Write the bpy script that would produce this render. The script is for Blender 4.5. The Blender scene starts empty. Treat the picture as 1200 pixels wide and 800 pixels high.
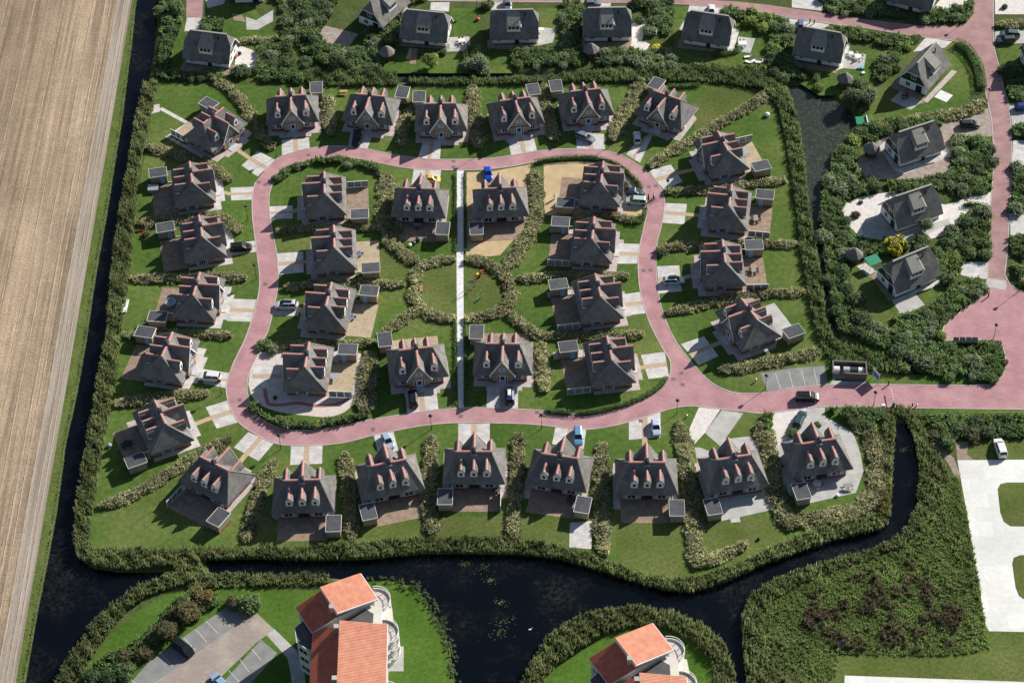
import bpy, math, random
import numpy as np
from mathutils import Vector, Matrix
from mathutils.geometry import tessellate_polygon
random.seed(7); RNG = np.random.default_rng(11)
R = math.radians
S = bpy.context.scene
# ------------------------------------------------------------------ camera
F_PX, DEP, ROLL, CAMZ = 2425.13, R(47.1527), R(-1.48154), 314.416
CAM = Vector((0, -CAMZ / math.tan(DEP), CAMZ))
_fw = Vector((0, math.cos(DEP), -math.sin(DEP))); _rt = Vector((1, 0, 0)); _up = Vector((0, math.sin(DEP), math.cos(DEP)))
_r2 = _rt * math.cos(ROLL) + _up * math.sin(ROLL); _u2 = _up * math.cos(ROLL) - _rt * math.sin(ROLL)
cd = bpy.data.cameras.new('camera'); cam = bpy.data.objects.new('camera', cd); S.collection.objects.link(cam)
m3 = Matrix((_r2, _u2, -_fw)).transposed()
cam.matrix_world = Matrix.Translation(CAM) @ m3.to_4x4()
cd.sensor_width = 36; cd.lens = F_PX / 1200 * 36; cd.clip_start = 1; cd.clip_end = 9000
S.camera = cam
S.render.resolution_x = 1024; S.render.resolution_y = 682
# ------------------------------------------------------------------ light
SUN_AZ, SUN_EL = 40.0, 30.0          # azimuth measured from +x towards +y
w = bpy.data.worlds.new('World'); S.world = w; w.use_nodes = True
nt = w.node_tree; bg = nt.nodes['Background']; bg.inputs[1].default_value = 0.060
sky = nt.nodes.new('ShaderNodeTexSky'); sky.sky_type = 'NISHITA'; sky.sun_disc = False
sky.sun_elevation = R(SUN_EL); sky.sun_rotation = R(90 - SUN_AZ); sky.altitude = 0
nt.links.new(sky.outputs[0], bg.inputs[0])
sl = bpy.data.lights.new('sun', 'SUN'); sl.energy = 5.0; sl.angle = R(0.5); sl.color = (1, .95, .86)
so = bpy.data.objects.new('sun', sl); S.collection.objects.link(so)
sd = Vector((math.cos(R(SUN_EL)) * math.cos(R(SUN_AZ)), math.cos(R(SUN_EL)) * math.sin(R(SUN_AZ)), math.sin(R(SUN_EL))))
so.rotation_euler = sd.to_track_quat('Z', 'Y').to_euler(); so.location = (60, 60, 120)
S.view_settings.view_transform = 'Standard'; S.view_settings.look = 'None'; S.view_settings.exposure = 0.5
try: S.cycles.max_bounces = 4; S.cycles.diffuse_bounces = 2; S.cycles.glossy_bounces = 2; S.cycles.transparent_max_bounces = 4
except Exception: pass

def G(px, py, z=0.0):
    """point of the map seen at photo pixel (1200x800), on the level z"""
    d = _fw + _r2 * ((px - 600) / F_PX) - _u2 * ((py - 400) / F_PX)
    return CAM + d * ((z - CAM.z) / d.z)
def G2(p, z=0.0): q = G(p[0], p[1], z); return (q.x, q.y)
# ------------------------------------------------------------------ materials
def mat(name, c1, c2=None, scale=1.0, rough=.85, fine=None, fscale=6.0, vec=None, spec=.25, bump=0.0, isl=None, third=None, metal=0.0, detail=3.0, fmin=.7):
    m = bpy.data.materials.new(name); m.use_nodes = True; t = m.node_tree; N = t.nodes; L = t.links
    b = N['Principled BSDF']; b.inputs['Roughness'].default_value = rough; b.inputs['Specular IOR Level'].default_value = spec
    b.inputs['Metallic'].default_value = metal
    b.inputs['Base Color'].default_value = (*c1, 1)
    if c2 is None and isl is None: return m
    g = N.new('ShaderNodeNewGeometry'); mp = N.new('ShaderNodeMapping'); L.new(g.outputs['Position'], mp.inputs[0])
    if vec: mp.inputs['Scale'].default_value = vec
    out = None
    if c2 is not None:
        n = N.new('ShaderNodeTexNoise'); n.inputs['Scale'].default_value = scale; n.inputs['Detail'].default_value = detail
        L.new(mp.outputs[0], n.inputs['Vector'])
        r = N.new('ShaderNodeValToRGB'); r.color_ramp.elements[0].position = .32; r.color_ramp.elements[1].position = .68
        r.color_ramp.elements[0].color = (*c1, 1); r.color_ramp.elements[1].color = (*c2, 1)
        if third:
            e = r.color_ramp.elements.new(.5); e.color = (*third, 1)
        L.new(n.outputs['Fac'], r.inputs[0]); out = r.outputs[0]
    if isl:
        r2 = N.new('ShaderNodeValToRGB'); els = r2.color_ramp.elements
        while len(els) < len(isl): els.new(.5)
        for i, (p, c) in enumerate(isl): els[i].position = p; els[i].color = (*c, 1)
        L.new(g.outputs['Random Per Island'], r2.inputs[0])
        if out is None: out = r2.outputs[0]
        else:
            mx = N.new('ShaderNodeMix'); mx.data_type = 'RGBA'; mx.blend_type = 'MULTIPLY'; mx.inputs[0].default_value = 1
            L.new(out, mx.inputs[6]); L.new(r2.outputs[0], mx.inputs[7]); out = mx.outputs[2]
    if fine:
        n2 = N.new('ShaderNodeTexNoise'); n2.inputs['Scale'].default_value = fscale; n2.inputs['Detail'].default_value = 2
        L.new(mp.outputs[0], n2.inputs['Vector'])
        mr = N.new('ShaderNodeMapRange'); mr.inputs[1].default_value = .3; mr.inputs[2].default_value = .7
        mr.inputs[3].default_value = 1 - fine; mr.inputs[4].default_value = 1 + fine
        L.new(n2.outputs['Fac'], mr.inputs[0])
        mx = N.new('ShaderNodeMix'); mx.data_type = 'RGBA'; mx.blend_type = 'MULTIPLY'; mx.inputs[0].default_value = 1
        L.new(out, mx.inputs[6]); L.new(mr.outputs[0], mx.inputs[7]); out = mx.outputs[2]
    L.new(out, b.inputs['Base Color'])
    if bump:
        bp = N.new('ShaderNodeBump'); bp.inputs['Strength'].default_value = bump; bp.inputs['Distance'].default_value = .1
        n3 = N.new('ShaderNodeTexNoise'); n3.inputs['Scale'].default_value = fscale; L.new(mp.outputs[0], n3.inputs['Vector'])
        L.new(n3.outputs['Fac'], bp.inputs['Height']); L.new(bp.outputs[0], b.inputs['Normal'])
    return m
def joints(m, w_, h_, dark=.75, rot=0.0, mort=.02):
    """paving joints multiplied on the colour"""
    t = m.node_tree; N = t.nodes; L = t.links; b = N['Principled BSDF']
    g = N.new('ShaderNodeNewGeometry'); mp = N.new('ShaderNodeMapping'); L.new(g.outputs['Position'], mp.inputs[0]); mp.inputs['Rotation'].default_value = (0, 0, rot)
    br = N.new('ShaderNodeTexBrick'); L.new(mp.outputs[0], br.inputs['Vector']); br.inputs['Scale'].default_value = 1
    br.inputs['Brick Width'].default_value = w_; br.inputs['Row Height'].default_value = h_; br.inputs['Mortar Size'].default_value = mort
    br.inputs['Color1'].default_value = (1, 1, 1, 1); br.inputs['Color2'].default_value = (.88, .88, .88, 1); br.inputs['Mortar'].default_value = (dark,) * 3 + (1,)
    mx = N.new('ShaderNodeMix'); mx.data_type = 'RGBA'; mx.blend_type = 'MULTIPLY'; mx.inputs[0].default_value = 1
    src = b.inputs['Base Color'].links[0].from_socket if b.inputs['Base Color'].links else None
    if src: L.new(src, mx.inputs[6])
    else: mx.inputs[6].default_value = b.inputs['Base Color'].default_value
    L.new(br.outputs[0], mx.inputs[7]); L.new(mx.outputs[2], b.inputs['Base Color'])
    return m
M = {}
M['rough_grass'] = mat('rough_grass', (.052, .085, .024), (.095, .115, .042), .35, fine=.4, fscale=2.5, rough=.95, spec=.05)
M['verge'] = mat('verge', (.075, .115, .026), (.13, .16, .045), .25, fine=.3, fscale=2.0, rough=.95, spec=.05)
M['lawn'] = mat('lawn', (.058, .112, .022), (.140, .168, .052), .055, fine=.2, fscale=.9, rough=.95, spec=.05, third=(.084, .138, .031), detail=5)
M['lawn_rich'] = mat('lawn_rich', (.060, .122, .018), (.092, .160, .030), .12, fine=.18, fscale=1.2, rough=.95, spec=.05)
M['lawn_pale'] = mat('lawn_pale', (.085, .12, .028), (.125, .145, .048), .14, fine=.2, fscale=1.5, rough=.95, spec=.05)
M['field'] = mat('field', (.22, .165, .112), (.41, .31, .212), 1.1, fine=.0, vec=(1, .02, 1), rough=.95, spec=.05, third=(.33, .25, .175), detail=6)
M['track'] = mat('track', (.25, .205, .165), (.42, .37, .325), 1.2, vec=(1, .02, 1), rough=.95, spec=.05)
def speckle(m, sc, amt):
    t = m.node_tree; N = t.nodes; L = t.links; b = N['Principled BSDF']; g = N.new('ShaderNodeNewGeometry'); src = b.inputs['Base Color'].links[0].from_socket
    for s_, a_ in ((sc, amt), (.045, amt * .6)):
        n = N.new('ShaderNodeTexNoise'); n.inputs['Scale'].default_value = s_; n.inputs['Detail'].default_value = 3; L.new(g.outputs['Position'], n.inputs['Vector']); r = N.new('ShaderNodeMapRange'); r.inputs[1].default_value = .3; r.inputs[2].default_value = .7; r.inputs[3].default_value = 1 - a_; r.inputs[4].default_value = 1 + a_; L.new(n.outputs['Fac'], r.inputs[0])
        mx = N.new('ShaderNodeMix'); mx.data_type = 'RGBA'; mx.blend_type = 'MULTIPLY'; mx.inputs[0].default_value = 1; L.new(src, mx.inputs[6]); L.new(r.outputs[0], mx.inputs[7]); src = mx.outputs[2]
    L.new(src, b.inputs['Base Color'])
def bands(m, sc, amt):
    t = m.node_tree; N = t.nodes; L = t.links; b = N['Principled BSDF']; g = N.new('ShaderNodeNewGeometry'); mp = N.new('ShaderNodeMapping'); mp.inputs['Scale'].default_value = (1, .03, 1); L.new(g.outputs['Position'], mp.inputs[0]); src = b.inputs['Base Color'].links[0].from_socket
    n = N.new('ShaderNodeTexNoise'); n.inputs['Scale'].default_value = sc; n.inputs['Detail'].default_value = 2; L.new(mp.outputs[0], n.inputs['Vector']); r = N.new('ShaderNodeMapRange'); r.inputs[1].default_value = .35; r.inputs[2].default_value = .65; r.inputs[3].default_value = 1 - amt; r.inputs[4].default_value = 1 + amt; L.new(n.outputs['Fac'], r.inputs[0])
    mx = N.new('ShaderNodeMix'); mx.data_type = 'RGBA'; mx.blend_type = 'MULTIPLY'; mx.inputs[0].default_value = 1; L.new(src, mx.inputs[6]); L.new(r.outputs[0], mx.inputs[7]); L.new(mx.outputs[2], b.inputs['Base Color'])
speckle(M['field'], 2.2, .28); speckle(M['track'], 2.2, .16)
M['furrow'] = mat('furrow', (.30, .24, .18), (.40, .33, .26), .5, rough=.95, spec=.05)
speckle(M['field'], .5, .08); bands(M['field'], .09, .23)
M['soil'] = mat('soil', (.035, .032, .018), (.07, .058, .035), 1.2, rough=.95, spec=.05)
M['road'] = joints(mat('road', (.40, .215, .235), (.50, .285, .305), .25, fine=.07, fscale=5, rough=.85, spec=.15), .9, .45, .93, .3, .03)
M['road_worn'] = joints(mat('road_worn', (.33, .195, .195), (.43, .265, .265), .25, fine=.09, fscale=5, rough=.85, spec=.15), .9, .45, .93, .1, .03)
M['kerb'] = mat('kerb', (.40, .35, .34), (.56, .50, .48), .4)
M['slab'] = joints(mat('slab', (.50, .48, .47), (.66, .64, .62), .6, fine=.06, fscale=3), 2.0, .5, .82, .05, .03)
M['path_brick'] = mat('path_brick', (.42, .31, .22), (.50, .38, .28), 2, fine=.1)
M['apron'] = joints(mat('apron', (.46, .38, .38), (.58, .50, .49), .8, fine=.08, fscale=4), .6, .3, .86, 0, .03)
M['terrace_brick'] = joints(mat('terrace_brick', (.26, .185, .14), (.38, .285, .21), .8, fine=.18, fscale=3), .7, .35, .85, .2, .03)
M['terrace_yellow'] = joints(mat('terrace_yellow', (.42, .33, .22), (.50, .41, .29), .7, fine=.18, fscale=3), .7, .35, .88, .2, .03)
M['grey_paving'] = joints(mat('grey_paving', (.42, .41, .40), (.52, .51, .49), .5, fine=.06, fscale=4), 1.2, .6, .86, .4, .03)
M['white_gravel'] = mat('white_gravel', (.58, .54, .51), (.72, .68, .65), 1.1, fine=.12, fscale=5)
M['sand'] = mat('sand', (.46, .34, .19), (.56, .43, .26), .4, fine=.1, fscale=3, third=(.50, .375, .22))
M['brown_gravel'] = mat('brown_gravel', (.28, .225, .19), (.40, .33, .29), .9, fine=.2, fscale=3)
M['concrete'] = joints(mat('concrete', (.70, .70, .67), (.79, .79, .76), .12, fine=.04, fscale=1.2), 6, 3.5, .9, .05, .05)
M['tarmac'] = mat('tarmac', (.20, .205, .205), (.27, .27, .27), .5, fine=.08, fscale=5)
M['lot_lane'] = joints(mat('lot_lane', (.33, .285, .245), (.41, .365, .305), .25, fine=.08, fscale=3, third=(.35, .285, .26)), .9, .45, .88, .3, .03)
M['dirt'] = mat('dirt', (.24, .18, .14), (.34, .27, .22), 1, fine=.2)
M['white_line'] = mat('white_line', (.78, .78, .76))
M['path_white'] = mat('path_white', (.62, .62, .62), (.78, .78, .78), 1.2, fine=.1, fscale=4)
M['red_brick_line'] = mat('red_brick_line', (.38, .16, .15))
M['pink_gravel'] = mat('pink_gravel', (.54, .46, .43), (.66, .58, .55), 1.1, fine=.12, fscale=5)
M['roof'] = mat('roof', (.150, .143, .138), (.215, .207, .198), .9, fine=.16, fscale=5, rough=.95, spec=.1, bump=.25)
M['ridge_tile'] = mat('ridge_tile', (.47, .225, .195), (.58, .31, .275), 2.5, fine=.1, rough=.7)
def obj_var(m, amt=.12):
    t = m.node_tree; N = t.nodes; L = t.links; b = N['Principled BSDF']; src = b.inputs['Base Color'].links[0].from_socket; oi = N.new('ShaderNodeObjectInfo'); r = N.new('ShaderNodeMapRange'); r.inputs[3].default_value = 1 - amt; r.inputs[4].default_value = 1 + amt; L.new(oi.outputs['Random'], r.inputs[0])
    n = N.new('ShaderNodeTexNoise'); n.inputs['Scale'].default_value = .35; n.inputs['Detail'].default_value = 5; g = N.new('ShaderNodeNewGeometry'); L.new(g.outputs['Position'], n.inputs['Vector']); r2 = N.new('ShaderNodeMapRange'); r2.inputs[1].default_value = .35; r2.inputs[2].default_value = .65; r2.inputs[3].default_value = .86; r2.inputs[4].default_value = 1.12; L.new(n.outputs['Fac'], r2.inputs[0])
    ml = N.new('ShaderNodeMath'); ml.operation = 'MULTIPLY'; L.new(r.outputs[0], ml.inputs[0]); L.new(r2.outputs[0], ml.inputs[1]); mx = N.new('ShaderNodeMix'); mx.data_type = 'RGBA'; mx.blend_type = 'MULTIPLY'; mx.inputs[0].default_value = 1; L.new(src, mx.inputs[6]); L.new(ml.outputs[0], mx.inputs[7]); L.new(mx.outputs[2], b.inputs['Base Color'])
M['dormer_thatch_lit'] = mat('dormer_thatch_lit', (.25, .24, .22), (.32, .31, .285), 1.2, fine=.15, rough=.95, spec=.05)  # thatch made paler than the roof: sun on the flatter slope painted in
M['hip_thatch'] = mat('hip_thatch', (.20, .19, .18), (.26, .25, .235), 2, rough=.9)
M['ridge_grey'] = mat('ridge_grey', (.30, .28, .26), (.36, .34, .31), 2, rough=.9)
M['brick_sand'] = joints(mat('brick_sand', (.29, .235, .165), (.37, .305, .22), 2, fine=.12, fscale=8), .5, .15, .85, 0, .02)
M['sill_brick'] = mat('sill_brick', (.22, .15, .13), (.30, .21, .185), 3)
M['plinth'] = mat('plinth', (.17, .065, .055), (.25, .10, .08), 2)
M['white_paint'] = mat('white_paint', (.78, .78, .77))
M['white_wall'] = mat('white_wall', (.72, .72, .69), (.80, .80, .77), .8)
M['blue_paint'] = mat('blue_paint', (.25, .42, .62), rough=.5)
M['glass'] = mat('glass', (.02, .025, .03), rough=.08, spec=.6)
M['screen_glass'] = mat('screen_glass', (.20, .24, .27), rough=.1, spec=.5)
M['lead'] = mat('lead', (.05, .055, .07), (.09, .10, .12), 3, rough=.5)
M['lead_flash'] = mat('lead_flash', (.30, .36, .46), rough=.5)
M['shed_roof'] = mat('shed_roof', (.062, .066, .076), (.088, .092, .104), 1.5, fine=.06, rough=.8)
M['green_board'] = mat('green_board', (.018, .035, .028), (.03, .05, .04), 2, rough=.6)
M['orange_tile'] = mat('orange_tile', (.50, .195, .125), (.57, .265, .175), .7, fine=.06, fscale=6, rough=.7)
M['red_tile'] = mat('red_tile', (.50, .14, .085), (.62, .20, .12), .7, fine=.08, fscale=6, rough=.7)
M['cream'] = mat('cream', (.62, .60, .54), (.70, .68, .62), .6)
M['grey_wall'] = mat('grey_wall', (.40, .39, .37), (.48, .47, .45), .8)
M['flat_roof'] = mat('flat_roof', (.075, .078, .08), (.11, .112, .115), .6, fine=.1)
M['balcony_floor'] = mat('balcony_floor', (.48, .44, .43), (.56, .52, .50), 1)
M['steel'] = mat('steel', (.55, .56, .58), rough=.4, metal=.6)
M['black_metal'] = mat('black_metal', (.02, .025, .025), rough=.5)
M['lamp_glass'] = mat('lamp_glass', (.60, .65, .63), rough=.3)
M['tyre'] = mat('tyre', (.015, .015, .015), rough=.8)
M['rim'] = mat('rim', (.45, .46, .48), rough=.35, metal=.7)
M['car_glass'] = mat('car_glass', (.012, .016, .02), rough=.05, spec=.7)
M['head_lamp'] = mat('head_lamp', (.75, .78, .8), rough=.15)
M['tail_lamp'] = mat('tail_lamp', (.45, .01, .012), rough=.3)
M['trim'] = mat('trim', (.03, .03, .032), rough=.6)
M['wood'] = mat('wood', (.42, .24, .10), (.52, .32, .15), 3)
M['red_wood'] = mat('red_wood', (.42, .17, .13), (.52, .25, .2), 3)
M['wood_dark'] = mat('wood_dark', (.11, .05, .035), (.17, .08, .055), 3)
M['grey_wood'] = mat('grey_wood', (.24, .23, .22), (.34, .33, .31), 3)
M['red_plastic'] = mat('red_plastic', (.62, .03, .03), rough=.4)
M['pink_plastic'] = mat('pink_plastic', (.70, .05, .12), rough=.4)
M['yellow_plastic'] = mat('yellow_plastic', (.75, .55, .05), rough=.4)
M['green_plastic'] = mat('green_plastic', (.03, .25, .14), rough=.4)
M['bin_green'] = mat('bin_green', (.02, .045, .038), (.03, .06, .05), 3, rough=.5)
M['cyan_plastic'] = mat('cyan_plastic', (.10, .48, .55), rough=.5)
M['blue_plastic'] = mat('blue_plastic', (.05, .15, .55), rough=.5)
M['sign_blue'] = mat('sign_blue', (.06, .25, .55), rough=.4)
M['manhole'] = mat('manhole', (.16, .12, .115), (.2, .16, .15), 5, rough=.6)
M['skin'] = mat('skin', (.55, .36, .27)); M['cloth_dark'] = mat('cloth_dark', (.03, .035, .05)); M['cloth_white'] = mat('cloth_white', (.7, .7, .72)); M['hair'] = mat('hair', (.05, .03, .02))
M['brick_grey'] = mat('brick_grey', (.13, .105, .10), (.19, .16, .15), 3)
M['swan'] = mat('swan', (.85, .85, .83))
obj_var(M['roof'], .1); obj_var(M['shed_roof'], .1); speckle(M['road'], .35, .07); speckle(M['road_worn'], .35, .10); speckle(M['lawn'], 3.5, .22); speckle(M['lawn_pale'], 3.5, .25); speckle(M['lawn_rich'], 3.5, .18); speckle(M['slab'], 1.1, .07); speckle(M['orange_tile'], .8, .09); speckle(M['red_tile'], .8, .1); speckle(M['concrete'], .6, .03); speckle(M['apron'], 1.2, .08)
def leafmat(n, cols, spec=.03, tr=.38, up=.45):
    m = mat(n, (1, 1, 1), isl=cols, rough=.75, spec=spec); speckle(m, .22, .26); t = m.node_tree; b = t.nodes['Principled BSDF']; tl = t.nodes.new('ShaderNodeBsdfTranslucent'); mx = t.nodes.new('ShaderNodeAddShader')
    t.links.new(b.inputs['Base Color'].links[0].from_socket, tl.inputs[0]); t.links.new(b.outputs[0], mx.inputs[0]); t.links.new(tl.outputs[0], mx.inputs[1]); t.links.new(mx.outputs[0], t.nodes['Material Output'].inputs[0])
    g = t.nodes.new('ShaderNodeNewGeometry'); v1 = t.nodes.new('ShaderNodeVectorMath'); v1.operation = 'SCALE'; v1.inputs[3].default_value = 1 - up; t.links.new(g.outputs['Normal'], v1.inputs[0])
    v2 = t.nodes.new('ShaderNodeVectorMath'); v2.operation = 'ADD'; v2.inputs[1].default_value = (0, 0, up); t.links.new(v1.outputs[0], v2.inputs[0]); v3 = t.nodes.new('ShaderNodeVectorMath'); v3.operation = 'NORMALIZE'; t.links.new(v2.outputs[0], v3.inputs[0])
    t.links.new(v3.outputs[0], b.inputs['Normal']); return m
M['marram'] = leafmat('marram', [(0, (.072, .096, .036)), (.3, (.120, .138, .056)), (.5, (.205, .202, .105)), (.75, (.32, .302, .190)), (1, (.46, .435, .305))])
M['marram_core'] = mat('marram_core', (.12, .12, .055), (.19, .18, .09), 1.5)
M['reed'] = leafmat('reed', [(0, (0.063, 0.081, 0.033)), (.35, (0.096, 0.120, 0.048)), (.7, (0.134, 0.152, 0.067)), (1, (0.200, 0.203, 0.104))])
M['reed_green'] = leafmat('reed_green', [(0, (0.049, 0.076, 0.029)), (.4, (0.077, 0.114, 0.043)), (.8, (0.112, 0.146, 0.061)), (1, (0.168, 0.186, 0.092))])
M['meadow_green'] = leafmat('meadow_green', [(0, (0.075, 0.118, 0.032)), (.4, (0.109, 0.158, 0.047)), (.8, (0.158, 0.206, 0.072)), (1, (0.284, 0.308, 0.143))])
M['meadow_brown'] = leafmat('meadow_brown', [(0, (.048, .040, .026)), (.5, (.080, .064, .042)), (1, (.15, .125, .085))])
M['reed_rust'] = leafmat('reed_rust', [(0, (0.090, 0.062, 0.018)), (.5, (0.179, 0.117, 0.036)), (1, (0.269, 0.170, 0.062))])
for nm, cc in dict(leaf_dark=(.072, .104, .050), leaf_mid=(.102, .146, .058), leaf_grey=(.165, .195, .12), leaf_light=(.16, .21, .055), leaf_yellow=(.42, .36, .05), leaf_orange=(.15, .105, .045), leaf_brown=(.105, .092, .048), leaf_box=(.075, .125, .042)).items():
    M[nm] = leafmat(nm, [(0, tuple(c * .6 for c in cc)), (.5, tuple(c * .95 for c in cc)), (1, tuple(min(.6, c * 1.6) for c in cc))])
M['leaf_core'] = mat('leaf_core', (.04, .06, .026), (.06, .082, .036), 2)
M['trunk'] = mat('trunk', (.09, .07, .05), (.14, .11, .08), 4)
# ------------------------------------------------------------------ mesh helpers
COL = S.collection
class MB:
    def __init__(s): s.v = []; s.f = []
    def add(s, v, f):
        o = len(s.v); s.v += [tuple(p) for p in v]; s.f += [tuple(i + o for i in q) for q in f]; return s
    def box(s, x0, x1, y0, y1, z0, z1, T=None):
        v = [(x0, y0, z0), (x1, y0, z0), (x1, y1, z0), (x0, y1, z0), (x0, y0, z1), (x1, y0, z1), (x1, y1, z1), (x0, y1, z1)]
        if T is not None: v = [T @ Vector(p) for p in v]
        return s.add(v, [(3, 2, 1, 0), (4, 5, 6, 7), (0, 1, 5, 4), (1, 2, 6, 5), (2, 3, 7, 6), (3, 0, 4, 7)])
    def bar(s, a, b, w_, h_=None):
        a = Vector(a); b = Vector(b); d = b - a; L_ = d.length; h_ = h_ or w_
        T = Matrix.Translation(a) @ d.to_track_quat('X', 'Z').to_matrix().to_4x4()
        return s.box(0, L_, -w_ / 2, w_ / 2, -h_ / 2, h_ / 2, T)
    def prism(s, poly, z0, z1):
        """poly: ccw xy"""
        n = len(poly); v = [(p[0], p[1], z0) for p in poly] + [(p[0], p[1], z1) for p in poly]
        return s.add(v, [tuple(range(n - 1, -1, -1)), tuple(range(n, 2 * n))] + [(i, (i + 1) % n, n + (i + 1) % n, n + i) for i in range(n)])
    def lathe(s, prof, n=12, c=(0, 0), T=None):
        v = []; f = []
        for r, z in prof:
            for i in range(n):
                a = 2 * math.pi * i / n; v.append(Vector((c[0] + r * math.cos(a), c[1] + r * math.sin(a), z)))
        k = len(prof)
        for j in range(k - 1):
            for i in range(n): f.append((j * n + i, j * n + (i + 1) % n, (j + 1) * n + (i + 1) % n, (j + 1) * n + i))
        f.append(tuple(range(n - 1, -1, -1))); f.append(tuple((k - 1) * n + i for i in range(n)))
        if T is not None: v = [T @ p for p in v]
        return s.add(v, f)
    def mesh(s, name, m, smooth=False):
        me = bpy.data.meshes.new(name); me.from_pydata(s.v, [], s.f); me.materials.append(M[m] if isinstance(m, str) else m)
        if smooth: me.polygons.foreach_set('use_smooth', [True] * len(me.polygons))
        me.update(); return me
    def build(s, name, m, parent=None, loc=None, rz=0, smooth=False, label=None):
        o = bpy.data.objects.new(name, s.mesh(name, m, smooth)); COL.objects.link(o)
        if parent is not None: o.parent = parent
        if loc is not None: o.location = loc
        if rz: o.rotation_euler = (0, 0, rz)
        if label: o['label'] = label
        return o
def tag(o, label=None, cat=None, group=None, kind=None):
    if label: o['label'] = label
    if cat: o['category'] = cat
    if group: o['group'] = group
    if kind: o['kind'] = kind
    return o
def empty(name, loc=(0, 0, 0), rz=0):
    o = bpy.data.objects.new(name, None); COL.objects.link(o); o.location = loc; o.rotation_euler = (0, 0, rz); o.empty_display_size = .5; return o
KIDS = {}
def kids(o):
    if o.name not in KIDS: KIDS[o.name] = list(o.children)
    return KIDS[o.name]
def copy_tree(o, parent=None):
    c = o.copy(); COL.objects.link(c)
    if parent is not None: c.parent = parent
    for ch in kids(o): copy_tree(ch, c)
    return c
class Proto:
    """first placement uses the built thing, later ones copy it with its parts"""
    def __init__(s, root): s.root = root; s.used = False
    def put(s, loc, rz, label, cat=None, group=None):
        if not s.used: o = s.root; s.used = True; kids(o); [kids(k) for k in kids(o)]; [[kids(q) for q in kids(k)] for k in kids(o)]
        else: o = copy_tree(s.root)
        o.location = loc; o.rotation_euler = (0, 0, rz); tag(o, label, cat, group); return o
def npmesh(name, V, Fc, m, parent=None, per=3):
    me = bpy.data.meshes.new(name); V = np.asarray(V, np.float32); Fc = np.asarray(Fc, np.int32)
    me.vertices.add(len(V)); me.vertices.foreach_set('co', V.ravel())
    me.loops.add(Fc.size); me.loops.foreach_set('vertex_index', Fc.ravel())
    me.polygons.add(len(Fc)); me.polygons.foreach_set('loop_start', np.arange(0, Fc.size, per, dtype=np.int32))
    me.update(calc_edges=True); me.materials.append(M[m] if isinstance(m, str) else m)
    return me
def linkmesh(name, me, parent=None):
    o = bpy.data.objects.new(name, me); COL.objects.link(o)
    if parent is not None: o.parent = parent
    return o
def smooth(pts, k=5, closed=False):
    P = [np.array(p, float) for p in pts]; n = len(P); out = []
    rng = range(n) if closed else range(n - 1)
    for i in rng:
        a = P[(i - 1) % n] if (closed or i > 0) else P[i]; b = P[i]; c = P[(i + 1) % n]; d = P[(i + 2) % n] if (closed or i < n - 2) else c
        for j in range(k):
            t = j / k; out.append(tuple(.5 * ((2 * b) + (-a + c) * t + (2 * a - 5 * b + 4 * c - d) * t * t + (-a + 3 * b - 3 * c + d) * t ** 3)))
    if not closed: out.append(tuple(P[-1]))
    return out
NSH = [0]
def sheet(name, poly, z, m, holes=(), px=True, kind='structure', parent=None):
    NSH[0] += 1; z += (NSH[0] * 5 % 9) * .00022
    loops = [[Vector((*(G2(p) if px else p), z)) for p in l] for l in (poly, *holes)]
    tri = tessellate_polygon(loops); V = [p for l in loops for p in l]
    F_ = []
    for t in tri:
        a, b, c = (V[i] for i in t)
        F_.append(tuple(t) if (b - a).cross(c - a).z > 0 else tuple(reversed(t)))
    me = bpy.data.meshes.new(name); me.from_pydata(V, [], F_); me.materials.append(M[m]); me.update()
    o = linkmesh(name, me, parent)
    if kind and parent is None: o['kind'] = kind
    return o
def ribbon(name, line, wid, z, m, px=True, h=0.0, kind='structure', closed=False, parent=None):
    P = np.array([G2(p) if px else p for p in line]); n = len(P)
    if closed: T = np.roll(P, -1, 0) - np.roll(P, 1, 0)
    else: T = np.gradient(P, axis=0)
    T /= np.linalg.norm(T, axis=1)[:, None] + 1e-9; N_ = np.stack([-T[:, 1], T[:, 0]], 1)
    A = P + N_ * wid / 2; B = P - N_ * wid / 2; mb = MB(); v = []; f = []
    q = n if closed else n - 1
    if h:
        for i in range(n): v += [(*A[i], z - .02), (*A[i], z + h), (*B[i], z + h), (*B[i], z - .02)]
        for i in range(q):
            j = (i + 1) % n
            for a, b in ((0, 1), (1, 2), (2, 3)): f.append((4 * i + b, 4 * i + a, 4 * j + a, 4 * j + b)[::-1])
        if not closed: f += [(0, 1, 2, 3), (4 * n - 1, 4 * n - 2, 4 * n - 3, 4 * n - 4)]
    else:
        for i in range(n): v += [(*A[i], z), (*B[i], z)]
        for i in range(q):
            j = (i + 1) % n; f.append((2 * i, 2 * i + 1, 2 * j + 1, 2 * j))
    mb.add(v, f); o = mb.build(name, m, parent)
    if kind and parent is None: o['kind'] = kind
    return o
def inpoly(P, poly):
    poly = np.asarray(poly); x, y = P[:, 0], P[:, 1]; ins = np.zeros(len(P), bool); j = len(poly) - 1
    for i in range(len(poly)):
        xi, yi = poly[i]; xj, yj = poly[j]
        c = ((yi > y) != (yj > y)) & (x < (xj - xi) * (y - yi) / (yj - yi + 1e-12) + xi); ins ^= c; j = i
    return ins
def edgedist(P, poly):
    poly = np.asarray(poly, float); d = np.full(len(P), 1e9)
    for i in range(len(poly)):
        a = poly[i]; b = poly[(i + 1) % len(poly)]; ab = b - a; t = np.clip(((P - a) @ ab) / (ab @ ab + 1e-9), 0, 1)
        d = np.minimum(d, np.hypot(*(P - a - t[:, None] * ab).T))
    return d
def W_(poly): return [G2(p) for p in poly]
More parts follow.
